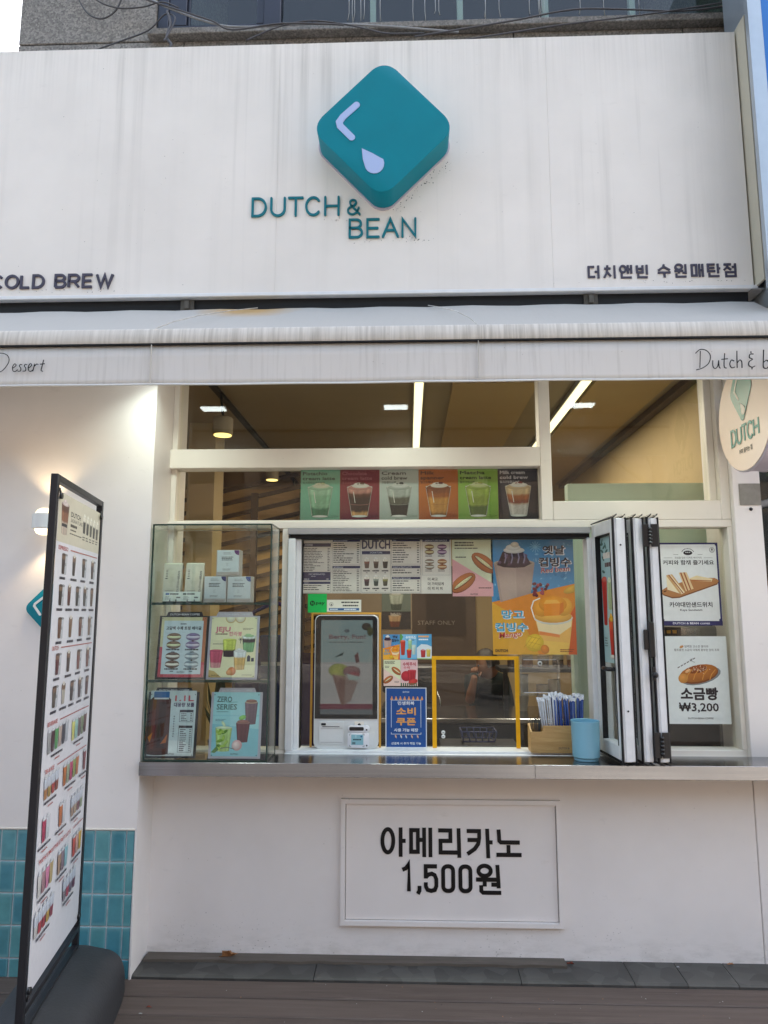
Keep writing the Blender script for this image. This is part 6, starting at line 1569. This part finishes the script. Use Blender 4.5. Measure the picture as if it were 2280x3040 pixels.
p.cup(.82, .50, .28, .34, [(1, '#7a5f6c')], .76, None, '#c9a894'); p.ell(.82, .86, .12, .025, '#9c6a5c'); p.cup(.66, .22, .30, .30, [(1, '#6a3440')], .72, None, '#b98a84'); p.ell(.66, .535, .13, .03, '#a06a62'); p.ell(.64, .60, .08, .035, '#8fd06a', 20); p.ell(.55, .17, .11, .11, '#e9b4b4', sq=True); p.ell(.53, .17, .08, .08, '#f3d2d0', sq=True)
p.cup(.25, .08, .36, .36, [(1, '#bcd88a')], .75, None, '#dcebc9'); rr_ = random.Random(4)
for i in range(14): p.ell(rr_.uniform(.14, .36), rr_.uniform(.12, .50), .07, .022, rr_.choice(('#7fa83c', '#5c8a34', '#a9c85a', '#dcebc0')), rr_.uniform(0, 180))
p.poly([(.0, .06), (.12, .16), (.16, .10), (.08, .05)], '#5c8a4a'); p.line([(.2, .12), (.35, .14), (.5, .11)], .012, '#5a5a6a'); p.text('DUTCH', .5, .025, .022, '#2a3a44', 'c', .03, .15); clipx(p)
board(-.937, .928, -.182, 6, 'turquoise zero series drinks board, bottom shelf at the showcase side', p, 'signrim')  # charcoal board coloured pale, its reflection put into the colour

# ------------------------------------------------------------------ price board on the lower wall
pb = emp('price_board', (.195, -.01, .144), 'cream framed price board with black korean lettering on the lower wall', 'price board')
bm = bmesh.new(); stroke(bm, [(-.3175, .1545), (.7085, .1545), (.7085, .7015), (-.3175, .7015)], .021, Pl((0, -.0005, 0)), 0, .020, True); bmesh.ops.recalc_face_normals(bm, faces=bm.faces); obj('moulding', bm, M['panelwall'], pb)
obj('inner_panel', bx(-.3045, .6955, -.0065, -.0005, .1675, .6885, .002), M['panelwall'], pb)
obj('stained_gap', bx(-.3062, .6972, -.002, -.0004, .1658, .6902), M['oldwood'], pb)  # dark sheet whose edge shows as a stained line round the panel
PP = Pl((0, -.0066, 0)); U_ = .000428; V_ = .000404
def CV(pts): return [(-.14 + (a - 48) * U_, .583 - (b - 97) * V_) for a, b in pts]
ELL = lambda cx, cy, rx, ry: [(cx + rx * math.cos(R(a)), cy + ry * math.sin(R(a))) for a in range(0, 360, 12)] + [True]
KO = [
 [ELL(133, 250, 61, 130), [(276, 100), (276, 428)], [(276, 250), (332, 250)]],
 [[(393, 128), (468, 128), (468, 370), (393, 370), True], [(468, 237), (538, 237)], [(538, 100), (538, 429)], [(607, 100), (607, 429)]],
 [[(695, 128), (830, 128), (830, 245), (720, 245), (720, 374), (925, 374)], [(922, 103), (927, 431)]],
 [[(1012, 132), (1150, 132), (1150, 210), (1138, 275), (1100, 330), (1017, 389)], [(1020, 232), (1150, 232)], [(1240, 105), (1247, 433)], [(1243, 256), (1298, 257)]],
 [[(1366, 112), (1372, 238), (1388, 255), (1598, 255)], [(1472, 285), (1472, 393)], [(1337, 394), (1615, 394)]],
 [[(294, 572), (330, 556), (362, 518), (366, 508), (366, 808)]],
 [[(483, 748), (483, 800), (464, 836)]],
 [[(678, 530), (553, 530), (553, 665)], [(560, 645), (582, 622), (620, 612), (652, 628), (669, 672), (669, 748), (652, 790), (612, 801), (572, 790), (553, 752), (553, 708)]],
 [[(a, b) for a, b in rrect(745, 528, 856, 799, 48, 5)] + [True]],
 [[(a, b) for a, b in rrect(935, 528, 1046, 799, 48, 5)] + [True]],
 [ELL(1203, 573, 68, 56), [(1107, 670), (1345, 670)], [(1203, 670), (1203, 745)], [(1345, 507), (1355, 763)], [(1275, 725), (1350, 725)], [(1163, 733), (1163, 795), (1182, 814), (1382, 814)]]]
for strokes_ in KO:
    bm = bmesh.new()
    for i, s_k in enumerate(strokes_):
        cl = s_k[-1] is True; q = CV(s_k[:-1] if cl else s_k); stroke(bm, q, .0182, PP, 0, .003 - .0003 * i, cl)
    bmesh.ops.recalc_face_normals(bm, faces=bm.faces); obj('letter', bm, M['inkblack'], pb)

# ------------------------------------------------------------------ banner stand
sd = emp('banner_stand', (-1.36, -.74, -.022), 'tall black banner stand with drinks menu on a water filled base', 'banner stand')
Pb, Pa = Vector((-1.413, -.41, 0)), Vector((-1.297, -1.06, 0))       # far post, near post
dv = (Pb - Pa); WD = dv.length; dv.normalize(); nv = dv.cross(Vector((0, 0, 1)))
PSd = Pl(Pa, dv, (0, 0, 1))
def bar(name, x0, x1, z0, z1, t=.013, parent=None, m='blackmetal'):
    b = bmesh.new(); vs = [b.verts.new(PSd.p(x, z, n)) for x in (x0, x1) for n in (-t, t) for z in (z0, z1)]
    for f in ((0, 1, 3, 2), (4, 6, 7, 5), (0, 4, 5, 1), (2, 3, 7, 6), (0, 2, 6, 4), (1, 5, 7, 3)): b.faces.new([vs[i] for i in f])
    bmesh.ops.recalc_face_normals(b, faces=b.faces); bmesh.ops.bevel(b, geom=list(b.edges), offset=.002, segments=1, affect='EDGES'); return obj(name, b, M[m], parent or sd)
bar('post', -.0125, .0125, .03, 2.107); bar('post', WD - .0125, WD + .0125, .16, 2.107)
bar('crossbar', .0128, WD - .0128, 2.082, 2.107); bar('crossbar', .0128, WD - .0128, .268, .290); bar('crossbar', .0128, WD - .0128, .205, .217)
# moulded tank: rounded hump along the frame
bm = bmesh.new(); hl = .50; nL, nA = 18, 16
mid = (Pa + Pb) / 2; ring = []
for i in range(nL + 1):
    u = -1 + 2 * i / nL; k = (1 - abs(u) ** 5) ** .45 if abs(u) < 1 else 0.0
    row = []
    for j in range(nA + 1):
        a = math.pi * j / nA; cs, sn = math.cos(a), math.sin(a)
        sx_ = math.copysign(abs(cs) ** .55, cs); sz_ = abs(sn) ** .62
        hgt = .215 * (0.35 + .65 * k); wid = .205 * (.78 + .22 * k)
        z = hgt * sz_
        if abs(cs) < .16: z += .028 * k                     # the ridge the frame stands in
        row.append(bm.verts.new(mid + dv * (u * hl) - nv * (-sx_ * wid) + Vector((0, 0, z - .022))))
    ring.append(row)
for i in range(nL):
    for j in range(nA): bm.faces.new((ring[i][j], ring[i][j + 1], ring[i + 1][j + 1], ring[i + 1][j]))
bm.faces.new(ring[0]); bm.faces.new(ring[-1]); bmesh.ops.recalc_face_normals(bm, faces=bm.faces)
bmesh.ops.subdivide_edges(bm, edges=[e for e in bm.edges if len(e.link_faces) == 2], cuts=1, use_grid_fill=True, smooth=.4) if False else None
tk = obj('water_tank', bm, M['tank'], sd, smooth=50)
md = tk.modifiers.new('soften', 'SUBSURF'); md.levels = 1; md.render_levels = 2
# printed banner, hung by clips at its corners
BW, BH = WD - .05, 1.73
p = Print(BW, BH, '#d9d8de', .0008)
p.rect(0, .893, 1, 1, '#cdc6b2')
p.cup(.14, .912, .16, .066, [(.4, '#c9b8a8'), (.35, '#8a5a42'), (.25, '#5a3428')], .7, '#d6c8c4', '#b9a4a0'); p.rect(.085, .928, .195, .935, '#2c2c34')
p.text('DUTCH', .27, .957, .011, '#3a372f', 'l', .045, .22); p.text('SIGNATURE', .27, .945, .008, '#4a463c', 'l', .0, .27); p.rows(.27, .42, .933, .941, 1, '#3a372f', None, 2, .8, (.95, 1)); p.rows(.27, .4, .924, .930, 1, '#4a463c', None, 2, .5, (.95, 1)); p.rows(.26, .54, .916, .921, 1, '#5a564c', None, 2, .5, (.95, 1))
for k in range(5):
    cx = .585 + .085 * k; p.cup(cx, .931 - .001 * k, .068, .040, [(.7, ('#2c2a26', '#3a3832', '#4a4a3c', '#33302a', '#4c4638')[k]), (.3, '#dfd9c8')], .72, '#eee9da'); p.rows(cx - .03, cx + .03, .912, .924, 2, '#3a372f', None, k, .4, (.7, 1))
def head(t, y, x1, wd, lx):
    p.text(t, .05, y, .0085, '#b5504c', 'l', .02, wd); p.line([(lx, y + .004), (x1, y + .004)], .007, '#a85a54')
def cups(y, cols, x0=.05, x1=.97, h=.042, pair=True):
    n = len(cols)
    for k, c in enumerate(cols):
        cx = x0 + (x1 - x0) * (k + .5) / n; w = .075
        if pair and k % 3 != 1: p.cup(cx + .045, y - .001, w * .9, h * 1.02, [(1, '#c6c8ce')], .7, None, '#8a8a8e'); p.ell(cx + .045, y + h * .5, .012, .004, '#8a8a90')
        p.cup(cx, y, w, h, [(.75, c), (.25, '#7a5f4c')], .68, '#d6cfc4' if k % 2 else None, '#4a3a32'); p.rows(cx - .06, cx + .08, y - .014, y - .006, 1, '#33303c', None, k, .7, (.8, 1))
def cluster(y, x0, cols, h=.066, mixed=False):
    for k, c in enumerate(cols):
        cx = x0 + .07 * k; p.cup(cx, y + .001 * k, .074, h, [(.5, c), (.5, '#c2c9d6' if mixed else c)], .66, '#d9dbe0', '#b9bcc4')
    x1 = x0 + .07 * (len(cols) - 1); m = (x0 + x1) / 2; p.rows(m - .12, m + .12, y - .013, y - .005, 1, '#33303c', None, len(cols), .6, (.9, 1)); p.rows(m - .05, m + .05, y - .021, y - .016, 1, '#a85a54', None, 2, .6, (.95, 1))
H1 = .042
head('ESPRESSO', .877, .97, .2, .30)
cups(.826, ('#3a2a28', '#3c2c26', '#3a322c', '#42302a')); cups(.758, ('#33241f', '#5c2c22', '#33302c', '#3c3a34', '#5a4632')); cups(.687, ('#6a4632', '#7a5a3c', '#6a3c2c', '#8a7462'))
head('DUTCH', .662, .95, .12, .22)
cups(.610, ('#5a242a', '#4a3a34', '#7a4a44', '#7a5048')); cups(.542, ('#5a5046', '#b4aca0', '#4a3c3a', '#5a4a4c', '#4c2a2a'))
head('BEVERAGE', .506, .96, .19, .29)
cluster(.450, .10, ('#9a9a9c', '#4a2a34', '#5a9a62', '#b9a49a', '#4a4a54', '#b9bcc4'), .044); cluster(.448, .60, ('#d2cf72', '#9cc9c0', '#6a5a5c', '#7a8a6a', '#5a2c2c'), .044)
head('TEA & ADE', .411, .95, .18, .29)
cluster(.360, .09, ('#b07a4c', '#a98a4a', '#b0403c', '#8a4a3c'), .042, True); cluster(.358, .46, ('#b8682c', '#9aa48a', '#b8406a', '#8a9a52', '#b86a34'), .042); cluster(.360, .92, ('#7a2c34',), .044)
cluster(.276, .10, ('#a82850', '#c9ccd4'), .044); cluster(.276, .42, ('#b8642c', '#c9ccd4'), .044); cluster(.272, .68, ('#a98a74', '#b09a82', '#7a4a52', '#8a9a7a'), .042, True)
head('FRAPPE & SMOOTHIE & FRUIT LATTE', .236, .97, .62, .73)
cluster(.172, .08, ('#c9c6c4', '#a07a80', '#c9789c', '#b09a6a'), .043); cluster(.172, .45, ('#a98a74', '#8a7480', '#8ab9c4'), .043); cluster(.174, .77, ('#c9564a', '#d0a49a', '#d0a432'), .043)
cluster(.098, .06, ('#c9c6c4', '#b03a44', '#a02a38', '#b8943a', '#8a2a40'), .043, True); cluster(.098, .60, ('#8a7a84', '#b0405a', '#7a6a7a', '#6a3a52'), .043, True)
clipx(p)
p.build('banner', Pl(PSd.p(.025, .318, .010), dv, (0, 0, 1)), M['vinyl'], parent=sd)
for x, z in ((.028, 2.03), (WD - .028, 2.03), (.028, .335), (WD - .028, .335)):
    bm = bmesh.new(); c = PSd.p(x, z, .013); tube(bm, [c - nv * .001, c + nv * .008], .012, 12); obj('clip', bm, M['black'], sd)
    bm = bmesh.new(); tube(bm, [c + nv * .004, PSd.p(x + (-.012 if x < .3 else .012), z + (.028 if z > 1 else -.028), .012)], .004, 6); obj('hook', bm, M['black'], sd)

# ------------------------------------------------------------------ fallen leaves and scraps
def dryleaf(x, y, z, s, rot, m, label, up=.3):
    bm = bmesh.new(); rr_ = random.Random(int(x * 1000)); n = 15; c = bm.verts.new((x, y, z + .006)); ring = []
    for k in range(n):
        a = 2 * math.pi * k / n + rot; r = s * (1 if k % 2 else .58) * rr_.uniform(.8, 1.15)
        ring.append(bm.verts.new((x + math.cos(a) * r, y + math.sin(a) * r * .42, z + .003 + abs(math.sin(a)) * s * up * rr_.uniform(.4, 1.1))))
    for k in range(n): bm.faces.new((c, ring[k], ring[(k + 1) % n]))
    bmesh.ops.recalc_face_normals(bm, faces=bm.faces); bmesh.ops.solidify(bm, geom=bm.faces, thickness=.0008)
    obj('fallen_leaf', bm, M[m], label=label, cat='leaf', group='fallen leaves on the ground')
dryleaf(-.845, -.05, .009, .050, .2, 'dryleaf', 'brown curled dry leaf leaning on the wooden strip at the wall', .8)
dryleaf(-1.085, -.42, -.022, .014, .9, 'redleaf', 'small red brown leaf on the decking beside the black tank')
dryleaf(-1.10, -.47, -.022, .010, .4, 'whitebit', 'tiny pale leaf scrap on the decking beside the black tank')
dryleaf(1.22, -.05, -.002, .010, .3, 'whitebit', 'small white paper scrap on the dark kerb stone near the pillar')
dryleaf(.735, -.04, -.001, .022, .5, 'redleaf', 'rust coloured leaf crumbs at the end of the wooden strip', .5)
dryleaf(1.47, -.02, -.001, .018, .5, 'dryleaf', 'brown crumbs of leaf in the kerb corner by the pillar', .5)

bm = bmesh.new(); rl = random.Random(17)
for _ in range(130):
    x, y = rl.uniform(-1.15, 1.9), -rl.uniform(.01, 1.0); z = (-.002 - .014 * min(1, -y / .172)) if y > -.17 else -.0215; q = rl.uniform(.0012, .0042); a0 = rl.uniform(0, 6)
    vs_ = [bm.verts.new((x + q * rl.uniform(.5, 1.3) * math.cos(a0 + k * 1.57), y + q * rl.uniform(.5, 1.3) * math.sin(a0 + k * 1.57), z + rl.uniform(.0006, .002))) for k in range(4)]
    f = bm.faces.new(vs_); f.material_index = rl.choice((0, 0, 1, 2))
obj('ground_litter', bm, [M['whitebit'], M['dryleaf'], M['rubber']], label='tiny scraps and grit scattered over the decking and kerb', cat='litter', kind='stuff')

# ------------------------------------------------------------------ person behind the hatch
pe = emp('person', (.42, .62, .02), 'person in dark shirt stooping behind the yellow hatch, forearm raised to the face', 'person')
def skin(name, verts, edges, radii, m, parent):
    me = bpy.data.meshes.new(name); me.from_pydata(verts, edges, []); o = bpy.data.objects.new(name, me); COL.objects.link(o)
    o.modifiers.new('skin', 'SKIN'); sv = me.skin_vertices[0].data
    for i, r in enumerate(radii): sv[i].radius = (r, r) if not isinstance(r, tuple) else r
    sv[0].use_root = True; s = o.modifiers.new('sub', 'SUBSURF'); s.levels = 2; s.render_levels = 2
    me.materials.append(M[m]); o.parent = parent; WM[o] = WM[parent].copy(); return o
b = Vector((0, 0, 0))
V_b = [(.10, .10, .88), (.11, .06, 1.0), (.11, .0, 1.10), (.10, -.06, 1.19), (.085, -.09, 1.235), (.00, .10, .86), (-.01, .08, .46), (0, .10, .05), (.20, .10, .86), (.21, .08, .46), (.2, .1, .05),
       (-.04, -.07, 1.17), (-.07, -.12, .98), (.22, -.07, 1.16), (.27, -.06, .95), (.24, -.16, .82), (0, .02, .03), (.2, .02, .03)]
E_b = [(0, 1), (1, 2), (2, 3), (3, 4), (0, 5), (5, 6), (6, 7), (0, 8), (8, 9), (9, 10), (3, 11), (11, 12), (3, 13), (13, 14), (14, 15), (7, 16), (10, 17)]
skin('body', V_b, E_b, [.13, .12, .13, .11, .055, .09, .065, .045, .09, .065, .045, .06, .045, .06, .045, .035, .04, .04], 'shirt', pe)
V_a = [(-.07, -.12, .98), (-.055, -.16, 1.08), (-.035, -.19, 1.17), (-.03, -.20, 1.22)]
fa = skin('forearm', V_a, [(0, 1), (1, 2), (2, 3)], [.044, .040, .028, .032], 'skin', pe)
for k in range(5):
    x = -.055 + k * .013; L = (.034, .042, .045, .041, .026)[k]
    z0 = 1.235 if k < 4 else 1.20
    skin('finger', [(x, -.205, z0), (x + .002, -.21, z0 + L * .55), (x + .006, -.195, z0 + L)] if k < 4 else [(.0, -.205, 1.205), (.018, -.21, 1.225), (.022, -.205, 1.243)], [(0, 1), (1, 2)], [.009, .0085, .007], 'skin', pe)
pe.scale = (.92, .92, .92); pe.location = (.52, 2.05, .02)
# head turned to the left, a little bowed
bm = bmesh.new(); bmesh.ops.create_uvsphere(bm, u_segments=24, v_segments=16, radius=1)
for v in bm.verts:
    x, y, z = v.co; fx = -x                                   # face points to -X
    sx_ = .098 if x > 0 else .092; v.co = Vector((x * sx_, y * .078 * (1 - .10 * max(0, -z)), z * .118 - .012 * max(0, fx) * max(0, -z)))
    if fx > .75 and abs(y) < .3: v.co.x -= .016 * (1 - abs(y) / .3) * max(0, 1 - abs(z + .1) / .35)     # nose
    if fx > .8 and abs(z - .12) < .12: v.co.x += .006                                                    # eye line
    if fx > .7 and z < -.62: v.co.x -= .008                                                              # chin
mt = Matrix.Translation((.502, .50, 1.315)) @ Matrix.Rotation(R(-14), 4, 'Y') @ Matrix.Rotation(R(12), 4, 'Z'); bmesh.ops.transform(bm, matrix=mt, verts=bm.verts)
hd = obj('head', bm, M['skin'], pe, smooth=True)
bm = bmesh.new(); bmesh.ops.create_uvsphere(bm, u_segments=24, v_segments=16, radius=1)
bmesh.ops.delete(bm, geom=[v for v in bm.verts if (v.co.z < -.35) or (v.co.x < -.45 and v.co.z < .42)], context='VERTS')
for v in bm.verts: v.co = Vector((v.co.x * .108, v.co.y * .089, v.co.z * .128 + .004)) * (1 + .02 * math.sin(v.co.x * 31) * math.sin(v.co.y * 23))
bmesh.ops.transform(bm, matrix=mt, verts=bm.verts); obj('hair', bm, M['hair'], hd, smooth=True)
bm = bmesh.new(); bmesh.ops.create_uvsphere(bm, u_segments=10, v_segments=8, radius=1)
for v in bm.verts: v.co = Vector((v.co.x * .016 + .008, v.co.y * .008 - .078, v.co.z * .027 - .004))
bmesh.ops.transform(bm, matrix=mt, verts=bm.verts); obj('ear', bm, M['skin'], hd, smooth=True)
for yy in (-.028, .028):
    bm = bmesh.new(); bmesh.ops.create_uvsphere(bm, u_segments=8, v_segments=6, radius=.008); bmesh.ops.transform(bm, matrix=mt @ Matrix.Translation((-.082, yy, .014)), verts=bm.verts); obj('eye', bm, M['inkblack'], hd, smooth=True)
bm = bx(-.004, .004, -.022, .022, -.003, .003, .001); bmesh.ops.transform(bm, matrix=mt @ Matrix.Translation((-.086, 0, -.056)), verts=bm.verts); obj('mouth', bm, M['redleaf'], hd)
wb = emp('wire_basket', (.42, .22, .935), 'black wire basket behind the yellow hatch', 'basket')
obj('side_shelf', bx(.16, .56, .15, .38, .90, .93, .003), M['dark'], wb)
def rod(a, b): obj('wire', tube(bmesh.new(), [a, b], .0035, 5), M['navybox'], wb)
for z, s in ((.945, .88), (.995, 1.0)):
    q = [(.36 + .09 * s * a, .26 + .07 * s * c, z) for a, c in ((-1, -1), (1, -1), (1, 1), (-1, 1))]
    for i in range(4): rod(q[i], q[(i + 1) % 4])
for k in range(6):
    t = -1 + 2 * k / 5
    for c in (-1, 1): rod((.36 + .079 * t, .26 + .0616 * c, .945), (.36 + .09 * t, .26 + .07 * c, .995))

# ------------------------------------------------------------------ across the street (seen only in reflections and as bounced light)
def tree(x, y, h, label, seed):
    rt = random.Random(seed); t = emp('street_tree', (x, y, -.08), label, 'tree', 'trees along the kerb across the pavement')
    bm = bmesh.new(); tube(bm, [(x, y, -.08), (x + .05, y, h * .2), (x - .06, y + .05, h * .42), (x, y, h * .62), (x + .1, y, h * .85)], [.19, .16, .13, .08, .03], 10)
    for k in range(9):
        a = rt.uniform(0, 6.28); z = h * rt.uniform(.36, .7); L = h * rt.uniform(.14, .24)
        tube(bm, [(x, y, z), (x + math.cos(a) * L * .5, y + math.sin(a) * L * .5, z + L * .35), (x + math.cos(a) * L, y + math.sin(a) * L, z + L * .75)], [.07, .045, .015], 6)
    obj('trunk', bm, M['trunk'], t)
    cl = [(Vector((rt.gauss(0, 1), rt.gauss(0, 1), rt.gauss(0, .8))).normalized() * rt.uniform(.3, 1.0), rt.uniform(.5, 1.0)) for _ in range(34)]
    vs, fs_ = [], []
    for c, s in cl:
        cc = Vector((x + c.x * h * .24, y + c.y * h * .24, h * .68 + c.z * h * .30))
        for _ in range(170):
            q = cc + Vector((rt.gauss(0, .34), rt.gauss(0, .34), rt.gauss(0, .28))) * s; a = Vector((rt.gauss(0, 1), rt.gauss(0, 1), rt.gauss(0, 1))).normalized() * .055; b_ = a.cross(Vector((rt.gauss(0, 1), rt.gauss(0, 1), rt.gauss(0, 1)))).normalized() * .038
            k = len(vs); vs += [q - a, q + b_, q + a, q - b_]; fs_.append((k, k + 1, k + 2, k + 3))
    me = bpy.data.meshes.new('crown'); c0_ = Vector((x, y, h * .68)); me.from_pydata([v - c0_ for v in vs], [], fs_); me.materials.append(M['leafgreen'])
    obj('crown', None, None, t, mesh=me, loc=c0_)
for i, (x, y, h, lb) in enumerate(((-8.2, -9.2, 10.0, 'broad street tree far to the left behind the viewer'), (-2.6, -6.6, 12.5, 'tallest street tree behind the viewer'), (1.9, -11.4, 11.0, 'street tree straight across the pavement'), (5.6, -12.0, 10.0, 'street tree across the pavement beside the blue sign'), (9.8, -11.5, 8.0, 'low street tree far to the right behind the viewer'))): tree(x, y, h, lb, i + 3)
ob = emp('opposite_building', (0, -24, -.1), 'plain grey brown building across the road', 'building')
obj('wall', bx(-55, 55, -30, -22.0, -.2, 11.0, .02), simple('opposite_render', '#574e46', .8, 0, .2, .1, 2), ob)
wb_ = bx(-.7, .7, -.02, .03, -.8, .8); pm = None
for r in range(3):
    for c in range(14):
        loc = (-20 + c * 3.05, -21.995, 1.6 + r * 2.8)
        if pm is None: pm = obj('window', wb_, M['dark'], ob); pm.location = Vector(loc) - WM[ob]
        else: again(pm, loc, ob)
